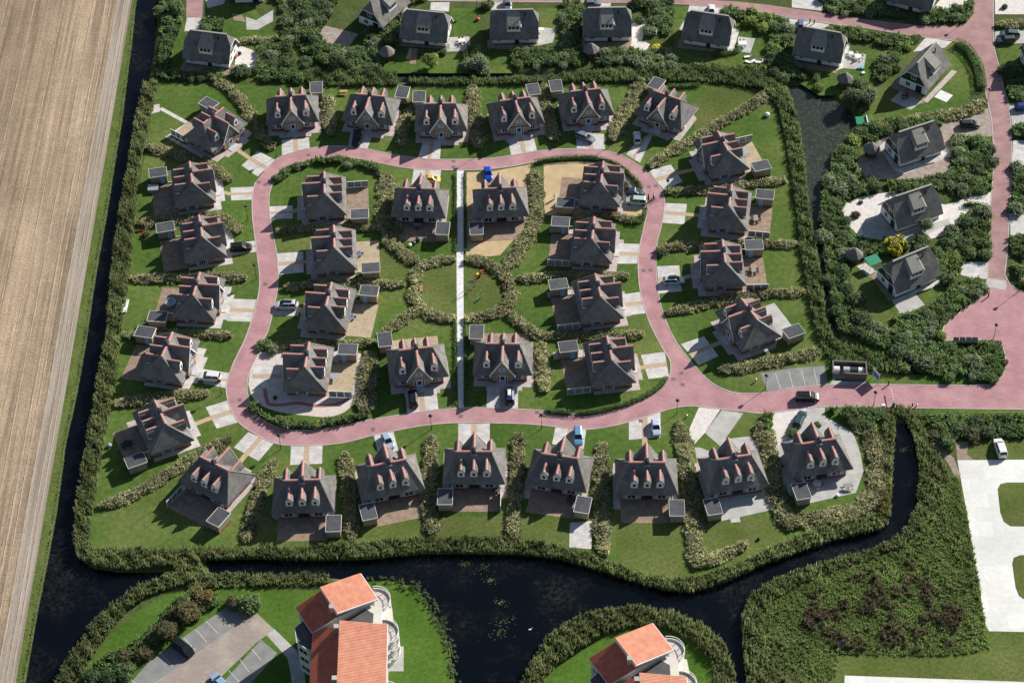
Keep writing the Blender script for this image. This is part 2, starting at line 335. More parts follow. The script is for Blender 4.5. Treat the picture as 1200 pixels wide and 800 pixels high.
# ================================================================== THE SETTING
WATER1 = [(159, -8), (150, 70), (141, 140), (131, 200), (122, 258), (114, 300), (106, 350), (99, 400), (89, 455), (75, 520), (64, 600), (51, 670), (41, 720), (27, 800), (25, 812),
          (70, 812), (82, 780), (108, 742), (136, 714), (170, 690), (203, 682), (212, 676), (212, 667), (140, 667), (108, 662), (95, 650), (92, 630), (100, 580), (108, 530), (116, 480), (126, 430), (134, 380), (136, 330), (143, 280), (151, 225), (160, 170), (170, 120), (181, 60), (188, -8)]
WATER2 = [(238, 652), (246, 676), (300, 675), (380, 676), (430, 680), (470, 684), (490, 692), (502, 712), (515, 730), (526, 760), (533, 812),
          (612, 812), (628, 782), (645, 752), (672, 733), (705, 721), (745, 717), (785, 722), (820, 736), (845, 760), (855, 785), (860, 812), (882, 812), (878, 760), (876, 720), (884, 697), (905, 682), (960, 664),
          (1000, 653), (1045, 638), (1066, 620), (1078, 590), (1082, 550), (1074, 510), (1066, 494), (1050, 492), (1044, 510), (1045, 550), (1040, 600), (1030, 617), (980, 628), (940, 642), (900, 656), (850, 678), (812, 690), (780, 688), (740, 677), (700, 664), (650, 650), (600, 646), (500, 645), (430, 652), (370, 653), (300, 652)]
WATER3 = [(922, 96), (928, 125), (936, 150), (941, 200), (950, 260), (958, 330), (966, 375), (973, 405), (1010, 421), (1060, 437), (1080, 437), (1078, 424), (1030, 413), (988, 400), (972, 350), (966, 290), (966, 230), (980, 200), (992, 170), (1003, 145), (1000, 128), (975, 110), (945, 98)]
WATER4 = [(385, 74), (370, 86), (400, 92), (455, 96), (600, 95), (690, 93), (690, 84), (600, 84), (480, 84), (420, 84)]
WT = [W_(p) for p in (WATER1, WATER2, WATER3, WATER4)]
def axis(a, b, step, far):
    c = list(np.arange(a, b + .01, step)); g = step; lo = a; hi = b; L1 = []; L2 = []
    while hi < far: g *= 1.6; hi += g; L2.append(hi); lo -= g; L1.append(lo)
    return np.array(L1[::-1] + c + L2)
ax = axis(-150, 150, .8, 4000); ay = axis(-112, 140, .8, 4000)
XX, YY = np.meshgrid(ax, ay); P = np.stack([XX.ravel(), YY.ravel()], 1); Zg = np.zeros(len(P))
near = (np.abs(P[:, 0]) < 160) & (P[:, 1] > -125) & (P[:, 1] < 150); idx = np.where(near)[0]
for wp in WT:
    wp = np.array(wp); bb = (P[idx, 0] > wp[:, 0].min() - 3) & (P[idx, 0] < wp[:, 0].max() + 3) & (P[idx, 1] > wp[:, 1].min() - 3) & (P[idx, 1] < wp[:, 1].max() + 3)
    ii = idx[bb]; Q = P[ii]; d = edgedist(Q, wp) * np.where(inpoly(Q, wp), 1, -1)
    t = np.clip((d + .5) / 1.6, 0, 1); Zg[ii] = np.minimum(Zg[ii], -1.3 * t * t * (3 - 2 * t))
nx, ny = len(ax), len(ay); I = np.arange(nx * ny).reshape(ny, nx)
Fq = np.stack([I[:-1, :-1], I[:-1, 1:], I[1:, 1:], I[1:, :-1]], -1).reshape(-1, 4)
gme = npmesh('ground', np.c_[P, Zg], Fq, 'rough_grass', per=4); gme.polygons.foreach_set('use_smooth', [True] * len(gme.polygons))
tag(linkmesh('ground', gme), kind='structure')
def water_mat(name, deep, algae, lo, hi, scale, rough2):
    m = bpy.data.materials.new(name); m.use_nodes = True; t = m.node_tree; N = t.nodes; L = t.links; b = N['Principled BSDF']
    g = N.new('ShaderNodeNewGeometry'); n = N.new('ShaderNodeTexNoise'); n.inputs['Scale'].default_value = scale; n.inputs['Detail'].default_value = 8; n.inputs['Roughness'].default_value = .65
    L.new(g.outputs['Position'], n.inputs['Vector']); mr = N.new('ShaderNodeMapRange'); mr.inputs[1].default_value = lo; mr.inputs[2].default_value = hi; L.new(n.outputs['Fac'], mr.inputs[0])
    n2 = N.new('ShaderNodeTexNoise'); n2.inputs['Scale'].default_value = 1.3; n2.inputs['Detail'].default_value = 6; L.new(g.outputs['Position'], n2.inputs['Vector'])
    m2 = N.new('ShaderNodeMapRange'); m2.inputs[1].default_value = .38; m2.inputs[2].default_value = .72; L.new(n2.outputs['Fac'], m2.inputs[0])
    ml = N.new('ShaderNodeMath'); ml.operation = 'MULTIPLY'; L.new(mr.outputs[0], ml.inputs[0]); L.new(m2.outputs[0], ml.inputs[1])
    mx = N.new('ShaderNodeMix'); mx.data_type = 'RGBA'; mx.inputs[6].default_value = (*deep, 1); mx.inputs[7].default_value = (*algae, 1); L.new(ml.outputs[0], mx.inputs[0]); L.new(mx.outputs[2], b.inputs['Base Color'])
    mr3 = N.new('ShaderNodeMapRange'); mr3.inputs[3].default_value = .12; mr3.inputs[4].default_value = rough2; L.new(ml.outputs[0], mr3.inputs[0]); L.new(mr3.outputs[0], b.inputs['Roughness'])
    b.inputs['IOR'].default_value = 1.33; b.inputs['Specular IOR Level'].default_value = .48
    bp = N.new('ShaderNodeBump'); bp.inputs['Strength'].default_value = .08; n4 = N.new('ShaderNodeTexNoise'); n4.inputs['Scale'].default_value = 2.5; L.new(g.outputs['Position'], n4.inputs['Vector']); L.new(n4.outputs['Fac'], bp.inputs['Height']); L.new(bp.outputs[0], b.inputs['Normal'])
    return m
M['water'] = water_mat('water', (.002, .0035, .006), (.032, .028, .02), .50, .72, .06, .6)
M['water_pond'] = water_mat('water_pond', (.026, .036, .030), (.066, .082, .060), .15, .75, .03, .6)
def grow(wp, g):
    wp = np.array(wp); n = len(wp); area = .5 * np.sum(wp[:, 0] * np.roll(wp[:, 1], -1) - np.roll(wp[:, 0], -1) * wp[:, 1]); T = np.roll(wp, -1, 0) - np.roll(wp, 1, 0)
    T /= np.linalg.norm(T, axis=1)[:, None]; N_ = np.stack([T[:, 1], -T[:, 0]], 1) * (1 if area > 0 else -1); return [tuple(p) for p in wp + N_ * g]
for wp, n, m in zip(WT, ('ditch_water', 'canal_water', 'pond_water', 'canal_water'), ('water', 'water', 'water_pond', 'water_pond')):
    sheet(n, grow(wp, 1.0), -.62, m, px=False)
# field, farm track, verge (they run due north-south)
FX = -91.2
sheet('field', [(-400, -300), (FX - 6.0, -300), (FX - 6.0, 320), (-400, 320)], .004, 'field', px=False)
for i, (a, b, mm, zz) in enumerate(((-6.0, -3.4, 'field', .008), (-3.4, 0, 'track', .012))):
    sheet('farm_track' if i else 'field_edge', [(FX + a, -300), (FX + b, -300), (FX + b, 320), (FX + a, 320)], zz, mm, px=False)
# furrow ridges near the field edge: real low ridges of soil
mb = MB()
for k, (xo, wd) in enumerate(((-9.5, .4), (-6.5, .5), (-5.2, .3), (-3.6, .5), (-1.9, .3), (-1.0, .3), (-12.6, .25), (-17, .25), (-24, .25), (-31, .25), (-40, .25))):
    x = FX + xo; ys = np.arange(-130, 170, 3.0); v = []; f = []
    for j, y in enumerate(ys):
        ww = wd * (1 + .5 * math.sin(y * .7 + k * 2)) / 2; xx = x + .05 * math.sin(y * .13 + k); v += [(xx - ww, y, .01), (xx, y, .01 + .07 + .02 * math.sin(y * 1.9 + k)), (xx + ww, y, .01)]
        if j: b = 3 * j; f += [(b - 3, b - 2, b + 1, b), (b - 2, b - 1, b + 2, b + 1)]
    mb.add(v, [q[::-1] for q in f])
tag(mb.build('furrow_ridge', 'furrow'), kind='structure')
sheet('verge', [(FX, -300), (FX, 320), (-70, 320)] + W_([(160, -8)]) + [(p[0] - .55, p[1]) for p in W_([(159, -8), (150, 70), (141, 140), (131, 200), (122, 258), (114, 300), (106, 350), (99, 400), (89, 455), (75, 520), (64, 600), (51, 670), (41, 720), (27, 800)])] + [(-88.5, -300)], .004, 'verge', px=False)
# lawns
ESTATE = [(186, 97), (255, 97), (330, 103), (495, 103), (545, 102), (690, 99), (850, 100), (892, 107), (905, 122), (912, 140), (919, 170), (926, 215), (934, 260), (937, 290), (943, 330), (951, 370), (962, 408), (985, 427), (1015, 434), (1060, 441), (1140, 445),
          (1142, 452), (1100, 470), (1050, 477), (1034, 500), (1034, 560), (1028, 606), (1000, 612), (962, 622), (932, 632), (900, 646), (865, 664), (825, 676), (790, 681), (760, 676), (725, 664), (687, 650), (640, 639), (600, 633), (500, 632), (425, 636), (367, 641), (300, 642), (150, 643), (112, 642), (104, 634), (105, 615), (112, 580),
          (119, 530), (127, 490), (134, 460), (141, 400), (147, 350), (154, 300), (160, 240), (166, 200), (172, 170), (179, 130)]
sheet('lawn', ESTATE, .004, 'lawn')
sheet('lawn', [(246, 690), (300, 690), (380, 692), (428, 682), (455, 680), (480, 686), (492, 697), (500, 713), (512, 732), (522, 760), (530, 812), (88, 812), (108, 772), (132, 742), (158, 718), (192, 697), (226, 688)], .004, 'lawn_rich')
sheet('lawn', smooth([(622, 812), (640, 790), (668, 770), (703, 747), (740, 736), (780, 737), (812, 752), (830, 772), (837, 812)], 4), .004, 'lawn_rich')
sheet('lawn', [(970, 768), (1200, 755), (1230, 755), (1230, 830), (970, 830)], .004, 'lawn_pale')
sheet('lawn', [(1125, 516), (1240, 516), (1240, 760), (1150, 760), (1122, 541)], .004, 'lawn_pale')
for q in ([(722, 598), (800, 598), (812, 655), (790, 678), (745, 668), (722, 652)], [(826, 606), (915, 606), (917, 640), (880, 655), (826, 664)], [(614, 606), (668, 604), (672, 640), (610, 630)], [(497, 606), (600, 604), (600, 628), (520, 628), (440, 632), (424, 622), (445, 606)], [(845, 102), (892, 108), (850, 140), (815, 158), (812, 120)],
          [(498, 314), (534, 306), (534, 368), (512, 362), (497, 350), (493, 335)], [(548, 306), (572, 309), (588, 322), (592, 338), (586, 354), (568, 364), (548, 366)], [(1000, 318), (1024, 350), (1052, 372), (1035, 388), (1010, 384), (998, 360)], [(1024, 70), (1076, 50), (1095, 80), (1060, 125), (1025, 140), (1014, 120)], [(440, 285), (475, 300), (478, 322), (445, 325)]):
    sheet('lawn', q, .008, 'lawn_pale')
for q in ([(1010, 150), (1024, 120), (1052, 88), (1078, 55), (1118, 50), (1140, 70), (1150, 100), (1125, 125), (1080, 135), (1040, 147)], [(928, 92), (1005, 60), (1040, 55), (1050, 75), (1010, 100), (1015, 112), (960, 112)], [(860, 28), (900, 34), (905, 70), (890, 86), (800, 82), (790, 70), (789, 8), (808, 8)], [(186, 70), (200, 28), (222, 30), (330, 40), (330, 95), (186, 96)], [(450, 66), (600, 62), (600, 86), (450, 86)],
          [(600, 56), (690, 56), (685, 76), (600, 78)], [(527, 10), (560, 10), (560, 42), (533, 44)], [(630, 10), (664, 10), (664, 36), (634, 34)], [(1168, 50), (1230, 50), (1230, 122), (1180, 122)], [(965, -4), (1022, -4), (1020, 12), (968, 13)], [(243, 4), (290, 4), (318, 30), (318, 48), (243, 40)], [(997, 315), (1024, 312), (1060, 350), (1060, 375), (1020, 390), (1000, 372)], [(1075, 345), (1105, 335), (1110, 345), (1085, 356)],
          [(1150, 453), (1100, 452), (1020, 451), (1010, 438), (1060, 440), (1140, 444)], [(1082, 478), (1230, 480), (1230, 492), (1090, 492)]):
    sheet('lawn', q, .006, 'lawn')
# roads
LOOP_OUT = [(310, 200), (325, 186), (350, 176.5), (385, 171.5), (420, 173), (450, 179), (487, 185), (525, 187), (575, 185.5), (600, 182), (630, 177), (662, 174.5), (700, 175.5), (725, 181), (742, 190), (757, 200), (772, 216), (778, 230), (778.5, 245), (775, 265), (770.5, 282), (769, 300), (769, 317), (771, 340), (775, 360), (782, 380), (792, 400),
            (803, 415), (817, 432), (835, 449), (857, 459), (880, 461), (897, 459.5)]
ROAD_TOP = [(920, 455.5), (969, 450.5), (1015, 450), (1080, 451), (1137, 451.5), (1160, 450.5), (1175, 441), (1180, 426), (1176, 408), (1171, 399)]
PLAZA = [(1150, 398), (1106, 399), (1104, 390), (1108, 377), (1125, 366), (1145, 351), (1155, 340), (1157.5, 322), (1157.5, 307), (1160, 250), (1164, 200), (1164.5, 175), (1162, 140), (1157.5, 120), (1152, 95), (1147, 72), (1136, 56), (1117, 48), (1080, 43.5), (1050, 39), (1007, 32), (970, 28), (925, 21), (900, 15.5), (862, 11), (807, 5.5), (750, 3.5), (600, 2.5), (495, 1)]
ROAD_FAR = [(495, -14), (790, -14), (790, -2), (862, 2), (900, 6), (962, 15), (1000, 21), (1075, 30), (1115, 31), (1132, 28), (1141, 16), (1142, -14), (1164, -14), (1164, 32), (1165, 57), (1172, 82), (1177, 107), (1182, 122), (1185, 150), (1186, 200), (1182.5, 262), (1180, 300), (1177.5, 322), (1184, 334), (1200, 343), (1240, 350), (1240, 480)]
ROAD_BOT = [(1200, 479.5), (1080, 478), (1050, 476.5), (967, 476.5), (947, 477.5), (900, 484), (870, 482), (845, 479), (817, 476), (797, 476.5), (775, 482), (745, 492), (712, 500), (687, 503), (662, 501), (625, 497), (600, 496), (550, 495), (512, 496.5), (475, 502), (437, 510), (400, 519), (362, 522), (337, 521.5), (320, 518.5), (297, 507), (282, 497), (272, 482), (266, 465), (265.5, 450), (269, 437), (276, 420), (286, 400), (295, 375), (300.5, 355), (304, 338), (304, 320), (301.5, 300), (299, 280), (296, 255), (295.5, 232), (299, 214)]
LOOP_IN = [(334, 200), (345, 193.5), (362, 187), (392, 184), (420, 186), (450, 192), (485, 198), (540, 199.5), (570, 198.5), (600, 195), (625, 190), (650, 187), (680, 186), (707, 189), (724, 194), (736, 201), (750, 215), (757, 228), (759, 240), (756, 260), (751, 282), (748, 300), (748, 317), (750, 340), (755, 360), (762, 380), (772, 400),
           (779, 412), (785, 422), (786, 432), (784, 442), (775, 455), (755, 467), (725, 477), (695, 484), (672, 485), (640, 481), (600, 479), (550, 477.5), (512, 480), (475, 485), (440, 490.5), (412, 496.5), (375, 503), (342, 504), (320, 498.5), (300, 486), (293.5, 472), (290, 460), (289.5, 450), (292, 437), (300, 420), (308, 400), (315, 385), (321, 360), (325, 340), (326, 320), (324, 295), (319, 270), (315.5, 247), (316, 226), (322, 212)]
outer = smooth(LOOP_OUT, 3) + ROAD_TOP + PLAZA + ROAD_FAR + smooth(ROAD_BOT, 3)
inner = smooth(LOOP_IN, 3, True)
sheet('road', outer, .020, 'road', holes=[inner])
sheet('road', [(1164, 200), (1164.5, 175), (1162, 140), (1157.5, 120), (1152, 95), (1147, 72), (1136, 56), (1117, 48), (1080, 43.5), (1050, 39), (1007, 32), (970, 28), (925, 21), (900, 15.5), (862, 11), (807, 5.5), (750, 3.5), (600, 2.5), (495, 1), (495, -14), (790, -14), (790, -2), (862, 2), (900, 6), (962, 15), (1000, 21), (1075, 30), (1115, 31), (1132, 28), (1141, 16), (1142, -14), (1164, -14), (1164, 32), (1165, 57), (1172, 82), (1177, 107), (1182, 122), (1185, 150), (1186, 200), (1182.5, 262), (1180, 300), (1177.5, 325), (1157.5, 325), (1160, 250)], .024, 'road_worn')
for ln, cl in ((smooth(LOOP_OUT, 3), False), (smooth(ROAD_BOT, 3), False), (inner, True), ([(920, 455.5)] + ROAD_TOP[1:], False), (PLAZA, False), (ROAD_FAR[12:26], False)):
    ribbon('kerb', ln, .2, .0, 'kerb', h=.06, closed=cl)
sheet('road', [(219, -12), (239, -12), (237, 21), (218, 21)], .020, 'road_worn')
# central footpath
sheet('footpath', [(535.5, 200), (543.5, 200), (543, 300), (543.5, 400), (543.5, 478), (537, 478), (535.5, 400), (535, 300)], .012, 'path_white')
for a, b in ((535, 200), (543.7, 200)): pass
# yards, terraces and patios given by their corners on the map
for nm, mt, z, poly in (
    ('sand_yard', 'sand', .008, [(546, 202), (575, 201), (622, 193), (618, 215), (616, 245), (612, 268), (600, 283), (586, 299), (565, 301), (546, 299)]),
    ('sand_yard', 'sand', .008, [(637, 192), (672, 189), (707, 191), (728, 198), (745, 214), (753, 226), (756, 240), (752, 254), (735, 252), (700, 252), (638, 252)]),
    ('gravel_yard', 'pink_gravel', .008, smooth([(296, 414), (330, 411), (422, 414), (424, 450), (411, 477), (388, 488), (362, 487), (325, 482), (299, 470), (291, 450)], 3)),
    ('gravel_yard', 'white_gravel', .008, smooth([(987, 257), (992, 237), (1030, 227), (1060, 226), (1107, 240), (1130, 232), (1161, 225), (1161, 240), (1137, 246), (1125, 258), (1113, 274), (1060, 284), (1007, 277)], 2)),
    ('gravel_yard', 'brown_gravel', .008, [(1100, 142), (1161, 126), (1164, 160), (1115, 160), (1112, 200), (1105, 210), (1015, 210), (1002, 190), (1030, 165), (1050, 150)]),
    ('gravel_yard', 'brown_gravel', .008, [(372, 28), (420, 40), (408, 56), (370, 48)]),
    ('gravel_yard', 'white_gravel', .008, [(738, 30), (748, 22), (760, 22), (752, 48), (762, 52), (756, 62), (720, 60), (737, 46)]),
    ('gravel_yard', 'white_gravel', .008, [(907, 483), (948, 476), (938, 500), (925, 512), (902, 530), (899, 505)]),
    ('paved_yard', 'grey_paving', .012, [(947, 477), (967, 476.5), (966, 487), (1000, 507), (1008, 530), (1012, 552), (1003, 577), (950, 589), (925, 580), (905, 545), (903, 528), (925, 512)]),
    ('paved_yard', 'grey_paving', .012, [(846, 480), (871, 484), (850, 514), (880, 511), (889, 522), (893, 545), (906, 575), (905, 597), (846, 610), (822, 570), (814, 524), (820, 524), (836, 530), (845, 524), (840, 519), (826, 507)]),
    ('gravel_yard', 'white_gravel', .016, [(819, 477), (844, 479.5), (826, 507), (812, 522), (807, 504)]),
    ('paved_yard', 'white_gravel', .016, [(1166, -10), (1230, -10), (1230, 17), (1166, 17)]),
    ('paved_yard', 'grey_paving', .016, [(1166, 37), (1230, 36), (1230, 50), (1166, 52)]),
    ('paved_yard', 'grey_paving', .016, [(1183, 122), (1230, 119), (1230, 145), (1186, 147)]),
    ('paved_yard', 'slab', .016, [(1187, 165), (1230, 164), (1230, 194), (1186, 194)]),
    ('paved_yard', 'slab', .016, [(1184, 250), (1230, 248), (1230, 277), (1184, 276)]),
    ('paved_yard', 'slab', .016, [(928, -8), (965, -8), (964, 13), (928, 9)]),
    ('paved_yard', 'slab', .016, [(1126, 307), (1157, 307), (1157, 327), (1140, 326), (1126, 322)]),
    ('paved_yard', 'slab', .016, [(1085, 44), (1116, 49), (1107, 56), (1070, 61)]),
    ('paved_yard', 'slab', .016, [(808, 6.5), (848, 10), (843, 17), (806, 14)]), ('paved_yard', 'slab', .016, [(925, 22), (972, 29), (970, 36), (925, 33)]),
    ('paved_yard', 'slab', .016, [(505, 3), (527, 3), (526, 14), (504, 12)]), ('paved_yard', 'slab', .016, [(575, 3), (600, 3), (600, 12), (575, 12)]), ('paved_yard', 'slab', .016, [(685, 4), (716, 4), (715, 10), (685, 10)]),
    ('paved_yard', 'white_gravel', .016, [(1109, -8), (1140, -8), (1130, 8), (1095, 12), (1080, 28), (1084, 18), (1095, 8)]),
    ('paved_yard', 'slab', .016, [(219, 21), (236, 21), (234, 36), (216, 37)]), ('paved_yard', 'slab', .016, [(239, -8), (268, -8), (262, 5), (243, 10)]),
    ('patio', 'white_gravel', .016, [(278, 54), (282, 54), (307.5, 63), (299, 81), (275, 77)]), ('patio', 'terrace_brick', .016, [(216, 70), (276, 77), (276, 88), (258, 88), (247, 80), (240, 80), (226, 90), (208, 88)]),
    ('patio', 'grey_paving', .016, [(288, 20), (300, 24), (320, 12), (320, 25), (302, 35), (289, 35)]), ('patio', 'terrace_brick', .014, [(272, 16), (284, 18), (288, 26), (274, 24)]),
    ('patio', 'slab', .016, [(428, 36), (450, -6), (462, -6), (440, 20), (424, 40)]),
    ('patio', 'terrace_brick', .016, [(466, 45), (527, 52), (527, 58), (466, 54)]), ('patio', 'grey_paving', .016, [(526, 44), (550, 43), (552, 60), (522, 61)]), ('patio', 'terrace_brick', .016, [(483, 57), (490, 57), (487, 75), (480, 75)]),
    ('patio', 'terrace_brick', .016, [(571, 47), (632, 47), (632, 59), (571, 57)]), ('patio', 'grey_paving', .016, [(632, 32), (652, 34), (648, 50), (630, 54)]),
    ('patio', 'terrace_brick', .016, [(682, 44), (741, 44), (738, 60), (682, 54)]),
    ('patio', 'terrace_brick', .016, [(796, 45), (848, 56), (833, 61), (794, 56)]), ('patio', 'slab', .016, [(857, 34), (867, 34), (859, 61), (852, 59)]), ('patio', 'grey_paving', .016, [(865, 43), (885, 45.5), (879.4, 62.5), (864, 60)]), ('patio', 'slab', .014, [(802, 24), (806, 24), (798, 36), (796, 34)]),
    ('patio', 'grey_paving', .016, [(990, 62), (1015, 64), (1012, 82), (988, 80)]), ('patio', 'slab', .014, [(993, 50), (997, 50), (988, 80), (980, 83), (984, 75)]), ('patio', 'terrace_brick', .014, [(930, 72), (984, 80), (980, 86), (932, 78)]),
    ('patio', 'apron', .016, [(1081.8, 118), (1115.5, 82.2), (1121.6, 84.3), (1086.6, 120.7)]), ('patio', 'path_white', .016, [(1094.8, 113.8), (1102.4, 105.6), (1116.8, 111.8), (1109.3, 120)]), ('patio', 'grey_paving', .016, [(1043.3, 118), (1055, 107), (1080.4, 119.3), (1067.4, 129)]), ('patio', 'terrace_brick', .014, [(1042, 101), (1052, 92), (1088, 118), (1080, 122)]),
    ('patio', 'slab', .016, [(1030, 172), (1038, 165), (1058, 192), (1112, 172), (1117, 182), (1060, 204), (1048, 200)]), ('patio', 'grey_paving', .016, [(1008, 262), (1034, 252), (1052, 275), (1112, 256), (1114, 262), (1056, 288), (1012, 275)]),
    ('patio', 'terrace_brick', .016, [(1019, 322), (1026, 318), (1051, 350), (1042, 353)]), ('patio', 'grey_paving', .016, [(1045, 352), (1070, 341), (1084, 357), (1057, 370)]), ('patio', 'slab', .014, [(1062, 342), (1100, 328), (1102, 333), (1070, 345)]), ('patio', 'slab', .014, [(1004, 312), (1014, 308), (1030, 320), (1018, 324)]),
    ('patio', 'slab', .012, [(668, 612), (694, 610), (693, 643), (667, 641)]), ('patio', 'slab', .012, [(855, 605), (866, 604), (868, 611), (857, 612)]),
    ('boat_landing', 'slab', .012, [(175, 124), (187, 122), (187.5, 131), (175, 134)]),
    ('white_road', 'concrete', .012, [(1122, 539), (1240, 538), (1240, 565), (1180, 565), (1172, 567), (1169, 573), (1172, 600), (1176, 611), (1184, 616.5), (1240, 617), (1240, 650), (1196, 650), (1188, 653), (1186, 660), (1190, 688), (1194, 698), (1202, 703), (1240, 704), (1240, 741), (1200, 740), (1159, 739), (1155, 732), (1133, 600)]),
    ('white_road', 'concrete', .012, [(990, 791), (1240, 800), (1240, 830), (988, 830)]),
    ('parking_bay', 'tarmac', .012, [(891.3, 437.5), (930, 431), (966.2, 428.5), (970, 450), (920, 455.5), (899.5, 459)]),
    ('parking_bay', 'tarmac', .012, [(148, 806), (175, 774), (268, 709), (293, 722), (185, 797), (165, 812)]), ('parking_bay', 'tarmac', .012, [(250, 812), (306, 749), (325, 765), (283, 812)]),
    ('parking_lane', 'lot_lane', .016, [(155, 816), (185, 797), (293, 721), (300, 717), (321, 737), (300, 753), (235, 816)]),
    ('footpath', 'grey_paving', .014, [(311, 742), (321, 736), (347, 761), (356, 775), (360, 830), (343, 830), (341, 790), (337, 771)]),
    ('footpath', 'grey_paving', .012, [(455, 757), (473, 757), (473, 786), (454, 786)]),
    ('dirt_path', 'dirt', .016, [(1083, 500), (1088, 505), (1102, 520), (1118, 537), (1126, 556), (1120, 560), (1110, 541), (1098, 526)]),
    ('dirt_path', 'dirt', .010, [(1120, 518), (1135, 517), (1133, 532), (1142, 539), (1122, 539)]),
    ('cattle_grid', 'grey_paving', .028, [(1157, 326), (1179, 329), (1179, 340), (1157, 336)]),
    ('paved_yard', 'grey_paving', .016, [(975, 446), (1016, 447), (1016, 451), (972, 451)]),
):
    sheet(nm, poly, z, mt)
ribbon('brick_edging', smooth([(310, 454), (313, 470), (318, 474), (333, 474), (350, 472), (367, 475), (385, 475), (398, 472), (407, 468), (413, 462)], 3), .8, .014, 'red_brick_line')
for ln in ([(188, 127), (221, 145)], [(225, 142), (196, 160), (238, 184)]): ribbon('garden_path', ln, 1.0, .012, 'slab')
ribbon('garden_path', [(482, 57), (478, 70)], 1, .01, 'path_brick')
# parking lines: each a dash row
def dashes(a, b, n, gap=.45):
    mb = MB(); A = G(*a); B = G(*b); d = B - A
    t = d.normalized(); nn = Vector((-t.y, t.x, 0))
    for i in range(n):
        p = A + d * (i + .5) / n; h = d.length / n * gap; q = [p - t * h - nn * .055, p + t * h - nn * .055, p + t * h + nn * .055, p - t * h + nn * .055]
        mb.add([(v.x, v.y, .022) for v in q], [(0, 1, 2, 3)])
    tag(mb.build('parking_line', 'white_line'), kind='structure')
for a, b in (((908.5, 436.7), (914.8, 455.5)), ((924.5, 435.2), (929.5, 454)), ((939.2, 433.7), (943.7, 451.7)), ((953.8, 431.8), (958, 451)), ((257, 717), (270, 734)), ((241, 727), (256, 742)), ((229, 737), (242.5, 752)), ((216, 747), (229, 761)), ((187, 764), (202, 780)), ((152, 795), (168, 806)), ((295, 760), (306, 773)), ((281, 772), (292, 787)), ((268, 785), (282, 800))):
    dashes(a, b, 11, .3)
# manhole covers and drains lying in the road
for i, (x, y) in enumerate([(303.5, 213.5), (311, 216.5), (311, 333), (361.5, 182), (531.5, 189), (531.5, 196), (760.5, 219), (768.5, 218), (754, 317), (762.5, 316.5), (798.5, 437), (800, 450.5), (789, 444), (332, 511.5), (540, 487.5), (629.5, 483), (281, 468.5), (751, 493), (437, 503)]):
    p = G(x, y); o = MB().box(-.42, .42, -.42, .42, 0, .012).build('manhole_cover', 'manhole', loc=(p.x, p.y, .0262)); o['kind'] = 'structure'
# ================================================================== COTTAGES (gabled front, three dormers behind)
ZE, ZR, DY, HX, RX = 2.6, 6.88, 4.5, 6.0, 3.35
def tiles(mb, a, b, r=.27, step=.42, up=.06):
    """half round ridge tiles laid end to end from a to b"""
    a = Vector(a); b = Vector(b); d = b - a; n = max(1, round(d.length / step)); T = d.to_track_quat('X', 'Z').to_matrix().to_4x4()
    for i in range(n):
        s0 = d.length * i / n; s1 = d.length * (i + 1.03) / n; v = []; K = 5
        for k in range(K + 1):
            an = math.pi * k / K; v.append(Matrix.Translation(a) @ T @ Vector((s0, r * math.cos(an), r * .85 * math.sin(an) - .12 + up)))
        for k in range(K + 1):
            an = math.pi * k / K; v.append(Matrix.Translation(a) @ T @ Vector((s1, r * .86 * math.cos(an), r * .72 * math.sin(an) - .12 + up)))
        mb.add(v, [(k, k + 1, K + 2 + k, K + 1 + k) for k in range(K)] + [tuple(range(K, -1, -1)), tuple(range(K + 1, 2 * K + 2))])
def hip(mb, hx, dy, rx, ze, zr, th=.28):
    v = [(-hx, -dy, ze), (hx, -dy, ze), (hx, dy, ze), (-hx, dy, ze), (-rx, 0, zr), (rx, 0, zr)]
    b = [(x, y, ze - th) for x, y, z in v[:4]]
    mb.add(v + b, [(0, 1, 5, 4), (1, 2, 5), (2, 3, 4, 5), (3, 0, 4), (1, 0, 6, 7), (2, 1, 7, 8), (3, 2, 8, 9), (0, 3, 9, 6), (6, 9, 8, 7)])
def extrude_y(mb, prof, y0, y1):
    """closed profile in xz (ccw seen from -y) pushed from y0 to y1 (y0<y1)"""
    n = len(prof); v = [(x, y0, z) for x, z in prof] + [(x, y1, z) for x, z in prof]
    mb.add(v, [tuple(range(n)), tuple(range(2 * n - 1, n - 1, -1))] + [((i + 1) % n, i, n + i, n + (i + 1) % n) for i in range(n)])
def shell_y(mb, prof, th, y0, y1):
    """open roof profile (left to right) with thickness th below"""
    low = [(x, z - th) for x, z in prof]; n = len(prof)
    v = [(x, y0, z) for x, z in prof] + [(x, y0, z) for x, z in low] + [(x, y1, z) for x, z in prof] + [(x, y1, z) for x, z in low]
    f = []
    for i in range(n - 1):
        f += [(i, n + i, n + i + 1, i + 1), (2 * n + i, 2 * n + i + 1, 3 * n + i + 1, 3 * n + i), (i, i + 1, 2 * n + i + 1, 2 * n + i), (n + i + 1, n + i, 3 * n + i, 3 * n + i + 1)]
    f += [(0, 2 * n, 3 * n, n), (n - 1, 2 * n - 1, 4 * n - 1, 3 * n - 1)]
    mb.add(v, f)
